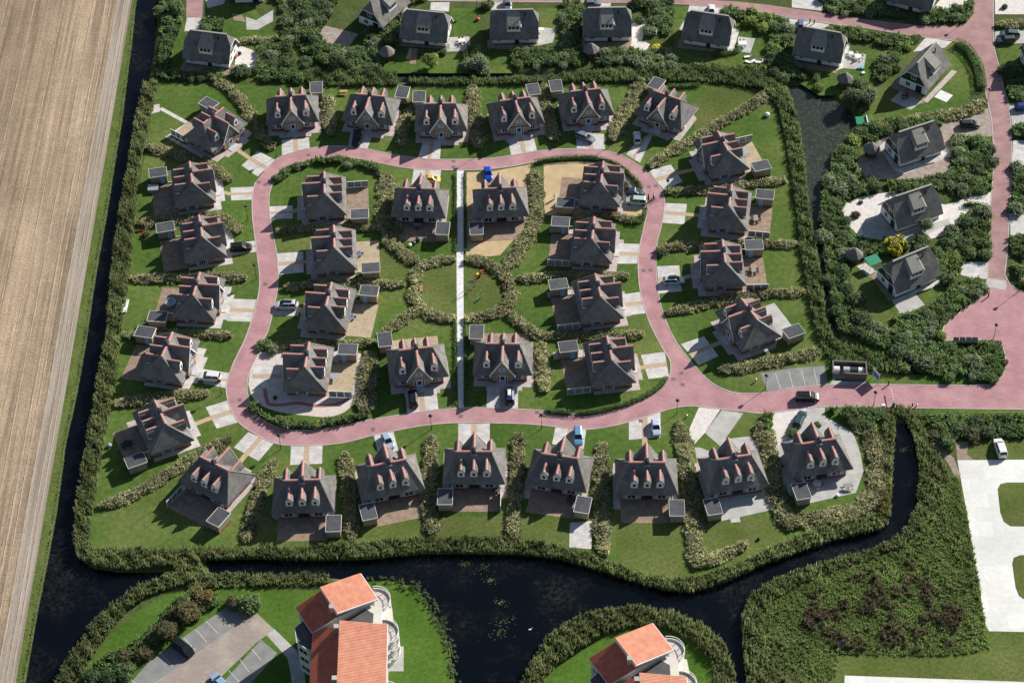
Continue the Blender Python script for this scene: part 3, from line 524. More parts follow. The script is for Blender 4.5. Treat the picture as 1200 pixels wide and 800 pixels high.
def window(parent, T, w_, h_, name='window', frame='white_paint', bars=1, shutters=0, door=False):
    """T maps local x (width), z (height), -y outwards"""
    f = MB(); t = .08
    f.box(-w_ / 2, w_ / 2, -.05, .02, 0, t, T).box(-w_ / 2, w_ / 2, -.05, .02, h_ - t, h_, T).box(-w_ / 2, -w_ / 2 + t, -.048, .02, t, h_ - t, T).box(w_ / 2 - t, w_ / 2, -.048, .02, t, h_ - t, T)
    for i in range(bars): x = -w_ / 2 + w_ * (i + 1) / (bars + 1); f.box(x - .035, x + .035, -.046, .02, t, h_ - t, T)
    o = f.build(name, frame, parent)
    MB().box(-w_ / 2 + t, w_ / 2 - t, -.02, .01, t, h_ - t, T).build('pane', 'glass', o)
    for sgn in ((-1, 1) if shutters else ()):
        MB().box(sgn * (w_ / 2 + .05) if sgn > 0 else -(w_ / 2 + .05 + shutters), (w_ / 2 + .05 + shutters) if sgn > 0 else -(w_ / 2 + .05), -.07, .01, -.02, h_ + .02, T).build('shutter', 'blue_paint', o)
    return o
def RT(x, y, z, deg): return Matrix.Translation((x, y, z)) @ Matrix.Rotation(R(deg), 4, 'Z')
def dormer(parent, x, deg):
    """deg 0 faces -y"""
    T = RT(x, 0, 0, deg) if deg == 0 else RT(x, 0, 0, deg)
    yf = -3.76; w2 = .68; zb, zs, za = 3.25, 5.0, 5.92
    wall = MB(); n = 0
    prof = [(-w2, 3.75), (w2, 3.75), (w2, zs - .1), (.54, 5.36), (.26, 5.70), (0, 5.79), (-.26, 5.70), (-.54, 5.36), (-w2, zs - .1)]
    tmp = MB(); extrude_y(tmp, prof, yf, -1.3); wall.add([T @ Vector(p) for p in tmp.v], tmp.f)
    d = wall.build('dormer', 'white_paint', parent)
    tmp = MB(); tmp.box(-w2 - .03, w2 + .03, yf - .05, -2.6, zb - .25, 3.50); MB().add([T @ Vector(p) for p in tmp.v], tmp.f).build('sill_brick', 'sill_brick', d)
    tmp = MB(); shell_y(tmp, [(-.86, 4.35), (-.80, 4.95), (-.60, 5.46), (-.28, 5.81), (0, 5.92), (.28, 5.81), (.60, 5.46), (.80, 4.95), (.86, 4.35)], .08, yf - .02, -.8)
    MB().add([T @ Vector(p) for p in tmp.v], tmp.f).build('dormer_roof', 'roof', d)
    tb = MB(); tiles(tb, T @ Vector((0, yf - .05, 5.97)), T @ Vector((0, -1.0, 5.97)), .27, .4); tb.build('ridge_tiles', 'ridge_tile', d)
    MB().box(-.26, .26, yf - .035, yf + .05, 4.15, 4.85, T).build('pane', 'glass', d)
    return d
def make_cottage():
    t = empty('cottage')
    MB().box(-4.9, 4.9, -3.9, 3.9, .55, 2.8).build('wall', 'brick_sand', t)
    pl = MB().box(-4.94, 4.94, -3.94, 3.94, -.1, .55); pl.box(-2.14, 2.14, -4.54, -3.94, -.1, .55); pl.build('plinth', 'plinth', t)
    g = MB(); extrude_y(g, [(-2.1, .56), (2.1, .56), (2.1, 2.9), (0, 6.45), (-2.1, 2.9)], -4.5, -1.6); g.build('gable_wall', 'brick_sand', t)
    r = MB(); hip(r, HX, DY, RX, ZE, ZR); shell_y(r, [(-2.62, 2.52), (-1.35, 4.62), (0, ZR - .02), (1.35, 4.62), (2.62, 2.52)], .26, -4.86, .5); rf = r.build('roof', 'roof', t)
    tb = MB(); tiles(tb, (-RX - .1, 0, ZR + .04), (RX + .1, 0, ZR + .04), .3); tiles(tb, (0, -4.9, ZR + .03), (0, -.3, ZR + .03), .3); tb.build('ridge_tiles', 'ridge_tile', rf)
    for sx in (-1, 1):
        for sy in (-1, 1): MB().bar((sx * RX, 0, ZR + .03), (sx * (HX + .02), sy * (DY + .02), ZE + .03), .14, .07).build('hip_capping', 'hip_thatch', rf)
    bb = MB()
    for s in (-1, 1): bb.bar((0, -4.90, ZR - .1), (s * 2.68, -4.90, 2.4), .07, .24)
    bb.build('bargeboard', 'white_paint', t)
    ch = MB(); ch.add([(-.42, -.42, 6.6), (.42, -.42, 6.6), (.42, .42, 6.6), (-.42, .42, 6.6), (-.36, -.36, 7.75), (.36, -.36, 7.75), (.36, .36, 7.75), (-.36, .36, 7.75)], [(0, 1, 5, 4), (1, 2, 6, 5), (2, 3, 7, 6), (3, 0, 4, 7), (4, 5, 6, 7)])
    c = ch.build('chimney', 'lead', t); MB().box(-.43, .43, -.43, .43, 7.752, 7.86).lathe([(.2, 7.86), (.2, 8.1), (.26, 8.12), (.05, 8.25)], 10).build('chimney_cap', 'lead', c)
    MB().box(-.62, .62, -.62, .62, 6.45, 6.68).build('flashing', 'lead_flash', c)
    for x in (-3.2, 3.2): dormer(t, x, 0)
    for x in (-2.47, 0, 2.47): dormer(t, x, 180)
    # front: door with side lights, gable window, low windows
    dT = RT(0, -4.5, 0, 0)
    o = MB().box(-.5, .5, -.08, .02, .05, 2.25, dT).build('door', 'blue_paint', t); MB().box(-.56, -.5, -.10, .02, .05, 2.3, dT).box(.5, .56, -.10, .02, .05, 2.3, dT).box(-.56, .56, -.098, .02, 2.25, 2.34, dT).build('door_frame', 'white_paint', o)
    MB().box(-.36, .36, -.10, -.07, 1.1, 2.0, dT).build('pane', 'car_glass', o); MB().box(-1.3, 1.3, -1.2, -.0, .0, .12, RT(0, -4.55, 0, 0)).build('doorstep', 'slab', t)
    for x in (-.82, .82): window(t, RT(x, -4.5, .45, 0), .42, 1.8, bars=0)
    window(t, RT(0, -4.5, 3.55, 0), .62, 1.0, bars=1, shutters=.42)
    for x in (-3.2, 3.25): window(t, RT(x, -3.9, .7, 0), 1.1, 1.35, bars=1, shutters=.5)
    # rear
    for x in (-2.9, 2.9): window(t, RT(x, 3.9, .7, 180), 1.7, 1.45, bars=1, shutters=.45)
    window(t, RT(0, 3.9, .1, 180), 2.1, 2.25, bars=1, frame='trim')
    # sides
    for s, dg in ((1, 90), (-1, -90)):
        window(t, RT(s * 4.9, -.9 * s, .12, dg), 1.5, 2.0, bars=2, shutters=.5)
        window(t, RT(s * 4.9, 2.2 * s, 1.2, dg), .7, .9, bars=1); window(t, RT(s * 4.9, -3.0 * s, 1.2, dg), .5, .8, bars=0)
    return t
def yaw_of(p, q, facing, z=6.88):
    a = G(*p, z); b = G(*q, z); d = b - a; th = math.degrees(math.atan2(d.y, d.x))
    for c in (th, th + 180):
        f = (c - 90 - facing + 180) % 360 - 180
        if abs(f) < 90: return (a + b) / 2, R(c)
def make_shed(sgn):
    """long axis y, door on the +x side when sgn=1"""
    t = empty('garden_shed'); MB().box(-1.3, 1.3, -1.8, 1.8, .35, 2.28).build('wall', 'brick_sand', t); MB().box(-1.32, 1.32, -1.82, 1.82, -.1, .35).build('plinth', 'plinth', t)
    MB().box(-1.44, 1.44, -1.94, 1.94, 2.28, 2.42).build('roof', 'shed_roof', t)
    e = MB(); e.box(-1.5, 1.5, -2.0, -1.94, 2.22, 2.48).box(-1.5, 1.5, 1.94, 2.0, 2.22, 2.48).box(-1.5, -1.44, -1.94, 1.94, 2.22, 2.478).box(1.44, 1.5, -1.94, 1.94, 2.22, 2.478); e.build('roof_edge', 'white_paint', t)
    d = MB().box(-.5, .5, -.06, .02, .05, 2.1, RT(sgn * 1.3, -.75, 0, 90 * sgn)).build('door', 'blue_paint', t); MB().box(.3, .42, -.1, -.05, 1.0, 1.06, RT(sgn * 1.3, -.75, 0, 90 * sgn)).build('handle', 'steel', d)
    b = MB(); b.bar((sgn * 1.2, -1.97, 2.35), (sgn * 1.2, -4.3, 2.35), .09, .12).bar((sgn * 1.2, -2.9, 0), (sgn * 1.2, -2.9, 2.3), .09); b.box(sgn * 1.2 - .05, sgn * 1.2 + .05, -2.9, -1.84, .1, .2); b.build('garden_gate_beam', 'white_paint', t)
    return t
def make_screen():
    """glass wind screen 4.6 m long along y"""
    t = empty('glass_wind_screen'); f = MB()
    for y in (0, 1.55, 3.1, 4.6): f.box(-.05, .05, y - .05, y + .05, 0, 1.85)
    f.box(-.06, .06, -.06, 4.66, 1.85, 1.93).box(-.04, .04, 0, 4.6, .08, .16); f.build('frame', 'white_paint', t)
    for y in (0, 1.55, 3.1): MB().box(-.012, .012, y + .06, y + 1.44, .18, 1.84).build('pane', 'screen_glass', t)
    return t
CO = Proto(make_cottage()); SH = {1: Proto(make_shed(1)), -1: Proto(make_shed(-1))}; SC = Proto(make_screen())
# key: ridge ends, facing (deg), shed roof centre, place in words, screen, terrace material
COT = [
 ('T0', (261.5, 126.5), (238, 145), -45, (244.5, 121), 'at the top left corner of the loop, turned diagonally', 1, 'terrace_yellow'),
 ('T1', (323.2, 113.5), (358, 111.2), -90, (370.6, 102.5), 'first from left in the top row', 0, 0),
 ('T2', (416.8, 110.1), (450.4, 113.4), -90, (471.5, 108), 'second from left in the top row', 0, 0),
 ('T3', (497.7, 121.7), (535, 121.2), -90, (491.2, 113.2), 'third from left in the top row', 0, 0),
 ('T4', (586.5, 118.5), (620.5, 114), -90, (625, 104.7), 'fourth from left in the top row', 0, 0),
 ('T5', (669.2, 107.5), (703, 104), -90, (651.5, 100.5), 'fifth from left in the top row', 0, 0),
 ('T6', (766, 106.5), (797.5, 117.5), -110, (769.1, 97.9), 'at the right end of the top row, turned', 0, 'slab'),
 ('R1', (840.5, 153.5), (853, 177), 180, (892, 194), 'uppermost in the column right of the loop', 1, 'terrace_yellow'),
 ('R2', (857.3, 216.7), (854.3, 241.2), 180, (896.5, 227.7), 'second down in the column right of the loop', 1, 'terrace_brick'),
 ('R3', (846.4, 281.7), (849.7, 307), 180, (883.5, 286.7), 'third down in the column right of the loop', 1, 'terrace_brick'),
 ('R4', (869, 350.5), (887.5, 375), 200, (930, 387.7), 'lowest in the column right of the loop', 0, 'grey_paving'),
 ('L1', (222, 189.5), (225, 214), 0, (185, 202), 'uppermost in the column left of the loop', 0, 'terrace_brick'),
 ('L2', (232.9, 252.9), (236.9, 277.1), 0, (193.6, 265.9), 'second down in the column left of the loop', 0, 'terrace_brick'),
 ('L3', (234, 319.5), (226.5, 346), 0, (184.5, 370.5), 'third down in the column left of the loop', 0, 'terrace_brick'),
 ('L4', (202, 389.5), (189.5, 417.5), -10, (170, 388.7), 'fourth down in the column left of the loop', 0, 'terrace_brick'),
 ('L5', (180.9, 468.8), (194, 497), 20, (158.9, 538.9), 'fifth down in the column left of the loop', 0, 'terrace_brick'),
 ('L6', (234.5, 535), (267.5, 551.5), 55, (256, 605.5), 'at the lower left corner outside the loop, turned diagonally', 1, 'terrace_brick'),
 ('B1', (333.5, 563), (374, 561.8), 90, (390.8, 613), 'first from left in the bottom row', 0, 'terrace_brick'),
 ('B2', (435, 546), (475.5, 538), 90, (431.5, 599), 'second from left in the bottom row', 0, 'terrace_brick'),
 ('B3', (535, 529), (575.8, 529), 90, (521.6, 581.6), 'third from left in the bottom row', 1, 'terrace_brick'),
 ('B4', (637, 531.5), (675.5, 537), 90, (683, 591), 'fourth from left in the bottom row', 0, 'terrace_brick'),
 ('B5', (738.1, 541.6), (778.2, 541.6), 90, (793.2, 594.8), 'fifth from left in the bottom row', 0, 'terrace_brick'),
 ('B6', (841, 538.5), (880, 532.5), 90, (835.5, 593), 'sixth from left in the bottom row', 0, None),
 ('B7', (940, 520), (979, 514), 90, (939.2, 575), 'at the right end of the bottom row, in a paved yard', 0, None),
 ('I1', (379.7, 201.5), (380, 226.5), 180, (421.2, 250.5), 'uppermost in the left column inside the loop', 1, 'terrace_brick'),
 ('I2', (390.9, 264.3), (391.5, 290.2), 180, (434.3, 313.5), 'second down in the left column inside the loop', 0, 'terrace_yellow'),
 ('I3', (388.5, 331), (381.5, 358.5), 180, (432.5, 340.5), 'third down in the left column inside the loop', 0, 'terrace_yellow'),
 ('I4', (362, 401), (357, 430), 180, (407.5, 409), 'lowest in the left column inside the loop, in a white gravel yard', 1, 'terrace_yellow'),
 ('M1', (473.3, 220.5), (509.2, 221.7), 90, (518.7, 267.5), 'just left of the top end of the white footpath', 0, 'terrace_brick'),
 ('M2', (569.2, 221.3), (603, 219.7), 90, (558.3, 267.5), 'right of the top end of the white footpath, in a sandy yard', 0, 'terrace_brick'),
 ('J1', (707, 189.5), (704, 214), 0, (662.5, 237.3), 'uppermost in the right column inside the loop, in a sandy yard', 0, 'terrace_brick'),
 ('J2', (696.3, 254.6), (693.7, 279.9), 0, (656.9, 259.7), 'second down in the right column inside the loop', 1, 'terrace_brick'),
 ('J3', (697.5, 321.5), (704, 347.5), 0, (654.3, 332.8), 'third down in the right column inside the loop', 1, 'terrace_brick'),
 ('J4', (711, 394), (717.5, 422.5), 0, (666, 405.7), 'lowest in the right column inside the loop', 1, 'terrace_brick'),
 ('N1', (468.3, 410.3), (506.7, 406.2), -90, (451, 397.5), 'just left of the bottom end of the white footpath', 0, 'terrace_yellow'),
 ('N2', (570, 402.5), (608.3, 403), -90, (558.5, 388.7), 'just right of the bottom end of the white footpath', 0, 'terrace_brick'),
]
HOUSE = {}
def rot(v, a): return Vector((v[0] * math.cos(a) - v[1] * math.sin(a), v[0] * math.sin(a) + v[1] * math.cos(a), 0))
for k, p, q, fc, sp, words, scr, ter in COT:
    c, a = yaw_of(p, q, fc); c.z = 0; HOUSE[k] = (c, a)
    CO.put(c, a, 'grey hipped cottage ' + words, 'house', 'cottages with red ridge tiles')
    s = G(*sp, 2.42); s.z = 0; l = rot(s - c, -a); sg = 1 if l.x < 0 else -1
    SH[sg].put(s, a, 'flat roofed shed of the cottage ' + words.split(',')[0], 'shed', 'flat roofed garden sheds')
    if scr: SC.put(c + rot((sg * 5.2, 4.7, 0), a), a, 'white glass screen of the cottage ' + words.split(',')[0], 'wind screen', 'white framed glass wind screens')
    def lp(pts): return [tuple((c + rot(v, a))[:2]) for v in pts]
    if k not in ('I4', 'B7'):
        sheet('apron', lp([(-5.9, -5.5), (-3.3, -5.5), (-3.3, -6.5), (4.0, -6.5), (4.0, -5.5), (6.3, -5.5), (6.3, 3.2), (5.3, 4.0), (-5.9, 4.0)]), .012 if k not in ('B6',) else .0135, 'apron' if k not in ('L1', 'L2', 'L3', 'L4', 'L5') else 'slab', px=False)
    if ter:
        y1 = 9.3; xa, xb = (-4.6, 5.0)
        if sg < 0: xa, xb = -5.0, 4.6
        if k in ('T6',): y1 = 7
        sheet('terrace', lp([(xa, 4.0), (xb, 4.0), (xb, y1), (xa, y1)]), .016, ter, px=False)
    if k in ('J4', 'J2', 'J3'): sheet('terrace', lp([(-4.9, -5.4), (6.4, -5.4), (6.4, 9.8), (4.9, 9.8), (4.9, 4.0), (-4.9, 4.0)]) if k != 'J4' else lp([(4.9, -5.0), (6.9, -5.0), (6.9, 10.6), (4.9, 10.6)]), .014, 'apron', px=False)
    if k in ('B5', 'B4', 'B3', 'L5', 'L6', 'R1', 'R2', 'R3'): sheet('side_path', lp([(-6.4, -4), (-4.9, -4), (-4.9, 6), (-6.4, 6)]) if sg < 0 else lp([(4.9, -4), (6.4, -4), (6.4, 6), (4.9, 6)]), .0145, 'apron', px=False)
# driveways: two slab strips and a brick path up to the door
DRV = dict(T0=((302, 177), (283, 194), (302, 207), (322, 187)), T1=((330, 164), (362, 161), (363, 174), (330.5, 183)), T2=((412, 150), (437, 158), (430, 175.5), (408, 172)), T3=((496, 165), (517, 168), (515.5, 187), (490, 185)), T4=((595, 163), (625, 160), (629.5, 177), (599, 181.5)),
           T5=((675, 156), (707.5, 157), (709, 175), (676, 174)), T6=((745, 167), (764, 160), (750, 191), (734, 181)), R1=((786, 193), (800, 213), (778, 222), (760, 200)), R2=((805, 239), (802, 263), (776.5, 261), (779.5, 238)), R3=((796, 311), (799, 341), (772, 344), (770, 312)), R4=((825, 394), (842, 417), (819, 428), (798, 403)),
           L1=((270, 220), (271, 235), (295.5, 234), (297, 219)), L2=((271, 286), (274, 299), (300, 295), (299, 282)), L3=((273, 350), (266, 376), (294, 377), (300.5, 351)), L4=((236, 432), (238, 449), (266, 455), (269, 437)), L5=((241, 477), (254, 502), (281, 494), (267, 469)), L6=((274, 524), (303, 540), (321, 519), (291, 506)),
           B1=((377.5, 543), (340, 544.5), (341, 522), (378, 521)), B2=((467, 528), (444, 533), (438, 510), (461, 505.5)), B3=((574, 522), (537, 522), (537, 496), (574, 496)), B4=((684, 526), (647, 520), (651, 499), (687, 503)), B5=((774, 512), (737, 515), (737, 494), (774, 482)),
           I1=((343, 241), (343, 256), (316, 257), (315, 242)), I2=((355, 295), (356, 319), (325.5, 322), (324, 297)), I3=((350, 353), (350, 370), (317, 370), (321, 354)), I4=((333, 426), (332, 455), (293, 455), (298, 427)), M1=((515, 216), (482, 216), (485, 198.5), (517, 199.5)), J2=((722, 285), (721, 309), (748, 309), (750, 286)),
           J1=((732, 222), (732, 243), (757, 243), (754, 222)), J3=((729, 345), (731, 370), (757, 367), (750, 342)), J4=((751, 416), (760, 444), (784, 441), (779, 412)), N1=((475, 459), (511, 454), (514, 479.5), (477, 484)), N2=((571, 454), (607, 450), (607, 478.5), (570, 477.5)))
for k, (A, B, C_, D) in DRV.items():
    A, B, C_, D = (np.array(G2(p)) for p in (A, B, C_, D)); L_ = lambda p, q, t: tuple(p * (1 - t) + q * t)
    e = empty('driveway'); e['kind'] = 'structure'
    for nm, t0, t1, mm in (('slab_strip', 0, .41, 'slab'), ('brick_path', .41, .59, 'path_brick'), ('slab_strip', .59, 1, 'slab')):
        o = sheet(nm, [L_(A, B, t0), L_(A, B, t1), L_(D, C_, t1), L_(D, C_, t0)], .0135, mm, px=False, parent=e)
    c, a = HOUSE[k]; dr = c + rot((0, -5.5, 0), a); m_ = (A + B) / 2
    if np.hypot(dr.x - m_[0], dr.y - m_[1]) > 1.0: ribbon('brick_path', [tuple(m_), (dr.x, dr.y)], 1.05, .0105, 'path_brick', px=False, parent=e)
# ================================================================== WHITE FARMHOUSE STYLE HOUSES (top and right)
def make_villa():
    t = empty('thatched_house'); wx, wy, zr = 5.3, 3.4, 7.6
    MB().box(-wx, wx, -wy, wy, .25, 2.5).build('wall', 'white_wall', t); MB().box(-wx - .03, wx + .03, -wy - .03, wy + .03, -.1, .25).build('plinth', 'lead', t)
    for x0, x1 in ((-wx - .02, -wx + .3), (wx - .3, wx + .02)):
        v = [(x0, -wy + .1, 2.5), (x0, wy - .1, 2.5), (x0, 1.55, 5.2), (x0, -1.55, 5.2)]; u = [(x1, y, z) for _, y, z in v]
        MB().add(v + u, [(0, 3, 2, 1), (4, 5, 6, 7), (0, 1, 5, 4), (1, 2, 6, 5), (2, 3, 7, 6), (3, 0, 4, 7)]).build('gable_boards', 'green_board', t)
    # roof: ridge, half hips, verge
    hx, dy, ze = 5.75, 4.15, 2.15; sl = (zr - ze) / dy; yh = (zr - 5.4) / sl
    v = [(-4.5, 0, zr), (4.5, 0, zr), (hx, -yh, 5.4), (hx, yh, 5.4), (-hx, -yh, 5.4), (-hx, yh, 5.4), (-hx, -dy, ze), (hx, -dy, ze), (hx, dy, ze), (-hx, dy, ze)]
    top = [(0, 4, 6, 7, 2, 1), (1, 2, 3), (0, 5, 4), (1, 3, 8, 9, 5, 0)]
    lo = [(x * .985, y * .985, z - .34) for x, y, z in v]; n = len(v); f = list(top) + [tuple(i + n for i in reversed(q)) for q in top]
    rim = [4, 6, 7, 2, 3, 8, 9, 5]
    for i in range(8): a, b = rim[i], rim[(i + 1) % 8]; f.append((b, a, a + n, b + n))
    r = MB().add(v + lo, f).build('roof', 'roof', t)
    rc = MB(); rc.bar((-4.55, 0, zr + .05), (4.55, 0, zr + .05), .42, .16); rc.build('ridge_capping', 'ridge_grey', r)
    vb = MB()
    for sx in (-1, 1):
        for sy in (-1, 1): vb.bar((sx * (hx + .02), sy * (yh), 5.15), (sx * (hx + .02), sy * (dy - .03), ze - .2), .05, .2)
        vb.bar((sx * (hx + .02), -yh, 5.14), (sx * (hx + .02), yh, 5.14), .05, .2)
    vb.build('verge_board', 'white_paint', t)
    MB().lathe([(.14, 6.2), (.14, 7.5), (.2, 7.55), (.2, 7.7)], 8, (2.6, -.9)).build('flue', 'black_metal', t)
    # wide dormer
    d = MB(); yf = -3.15; zt = 5.2; xo = -.15
    d.add([(xo - 1.65, yf, 3.2), (xo + 1.65, yf, 3.2), (xo + 1.5, yf, zt), (xo - 1.5, yf, zt), (xo - 1.65, -1.0, 3.2), (xo + 1.65, -1.0, 3.2), (xo + 1.5, -1.6, zt), (xo - 1.5, -1.6, zt)], [(0, 1, 2, 3), (1, 5, 6, 2), (5, 4, 7, 6), (4, 0, 3, 7), (3, 2, 6, 7)])
    do = d.build('dormer', 'white_paint', t)
    dr = MB(); v = [(xo - 2.0, yf - .15, 4.75), (xo - 1.45, yf - .25, 5.40), (xo + 1.45, yf - .25, 5.40), (xo + 2.0, yf - .15, 4.75), (xo - 1.9, -1.2, 6.1), (xo - 1.35, -.08, 7.50), (xo + 1.35, -.08, 7.50), (xo + 1.9, -1.2, 6.1)]
    lo = [(x, y, z - .22) for x, y, z in v]; dr.add(v + lo, [(0, 1, 5, 4), (1, 2, 6, 5), (2, 3, 7, 6), (8, 9, 1, 0), (9, 10, 2, 1), (10, 11, 3, 2), (12, 13, 9, 8), (13, 14, 10, 9), (14, 15, 11, 10), (0, 4, 12, 8), (7, 3, 11, 15), (4, 5, 13, 12), (5, 6, 14, 13), (6, 7, 15, 14)]); dr.build('dormer_roof', 'dormer_thatch_lit', do)
    for x in (-.9, 0, .9): MB().box(xo + x - .36, xo + x + .36, yf - .04, yf + .04, 4.2, 4.95).build('pane', 'glass', do)
    for x in (-3.7, 3.0): window(t, RT(x, -wy, .9, 0), 1.0, 1.1, bars=1, shutters=0)
    MB().box(-.5, .5, -.06, .02, .05, 2.15, RT(.6, -wy, 0, 0)).build('door', 'green_board', t)
    window(t, RT(-wx, 1.2, .9, -90), 1.2, 1.2, bars=1); window(t, RT(-wx, -1.6, .1, -90), 1.5, 2.1, bars=1, frame='green_board'); window(t, RT(-wx - .02, 0, 3.3, -90), 1.3, 1.1, bars=1)
    window(t, RT(wx, -1.2, .9, 90), 1.2, 1.2, bars=1); window(t, RT(wx, 1.6, .9, 90), 1.0, 1.2, bars=1); window(t, RT(wx + .02, 0, 3.3, 90), 1.3, 1.1, bars=1)
    for x in (-3, 2): window(t, RT(x, wy, .9, 180), 1.2, 1.2, bars=1)
    return t
VI = Proto(make_villa())
VIL = [((221, 35), (267, 40.5), -90, 'white house with grey thatched roof nearest the field, beside the dark ditch'), ((475, 11), (522.5, 15.5), -90, 'white thatched house first from left of the three squarely set at top centre'),
       ((577, 12), (627.5, 11.2), -90, 'white thatched house second of the three squarely set at top centre'), ((687, 9.5), (736, 8.7), -90, 'white thatched house third of the three at top centre, beside white gravel'),
       ((807, 12), (857, 19.5), -90, 'white thatched house beside a lawn with white loungers, below the top road'), ((940, 31), (987, 39), -90, 'white thatched house above the algae covered pond, below the top road'),
       ((1071, 79), (1101, 45.5), -45, 'white thatched house in the road fork, its green boarded gable facing the camera'), ((1047, 157), (1101, 139.5), -60, 'white thatched house on brown gravel, first below the road fork'),
       ((1044, 232), (1097, 214.5), -60, 'white thatched house in a white gravel yard'), ((1042, 308), (1092, 287), -60, 'white thatched house with a yellow tree behind it'),
       ((288, -22), (290, -60), 0, 'white thatched house with its gable at the upper edge, near the field'), ((427, 8), (467, -28), -45, 'white thatched house turned diagonally at the upper edge, in shrubs'),
       ((1046, -33), (1100, -20), -75, 'white thatched house cut off by the upper edge near the road fork'), ((1206, 48), (1256, 46), -90, 'grey roofed house cut off by the right edge beside two parked cars')]
for p, q, fc, lb in VIL:
    c, a = yaw_of(p, q, fc, 7.6); c.z = 0; VI.put(c, a, lb, 'house', 'white thatched houses')
# round garden pavilions
def make_gazebo():
    t = empty('gazebo'); MB().lathe([(1.35, 0), (1.35, 1.1)], 8).build('wall', 'wood_dark', t)
    p = MB()
    for i in range(8): a = math.pi * i / 4; p.box(1.3 * math.cos(a) - .07, 1.3 * math.cos(a) + .07, 1.3 * math.sin(a) - .07, 1.3 * math.sin(a) + .07, 0, 2.2)
    p.build('post', 'wood_dark', t)
    r = MB().lathe([(1.95, 1.85), (2.0, 2.05), (1.35, 2.75), (.6, 3.4), (.28, 3.6)], 8).build('roof', 'roof', t)
    MB().lathe([(.32, 3.55), (.26, 3.75), (.05, 3.9)], 8).build('roof_cap', 'ridge_grey', r); return t
GZ = Proto(make_gazebo())
for (x, y), lb in zip([(453.5, 63), (693, 60), (990, 94), (1021, 176), (1001, 300)], ['small round thatched garden pavilion left of the first square set house at the top', 'low round thatched pavilion in front of the house with white gravel', 'octagonal thatched pavilion in the shrubs above the pond', 'round thatched pavilion beside the house on brown gravel', 'round thatched pavilion with pale cap beside the green tarpaulin']):
    p = G(x, y, 1.5); GZ.put((p.x, p.y, 0), .3, lb, 'pavilion', 'round thatched pavilions')
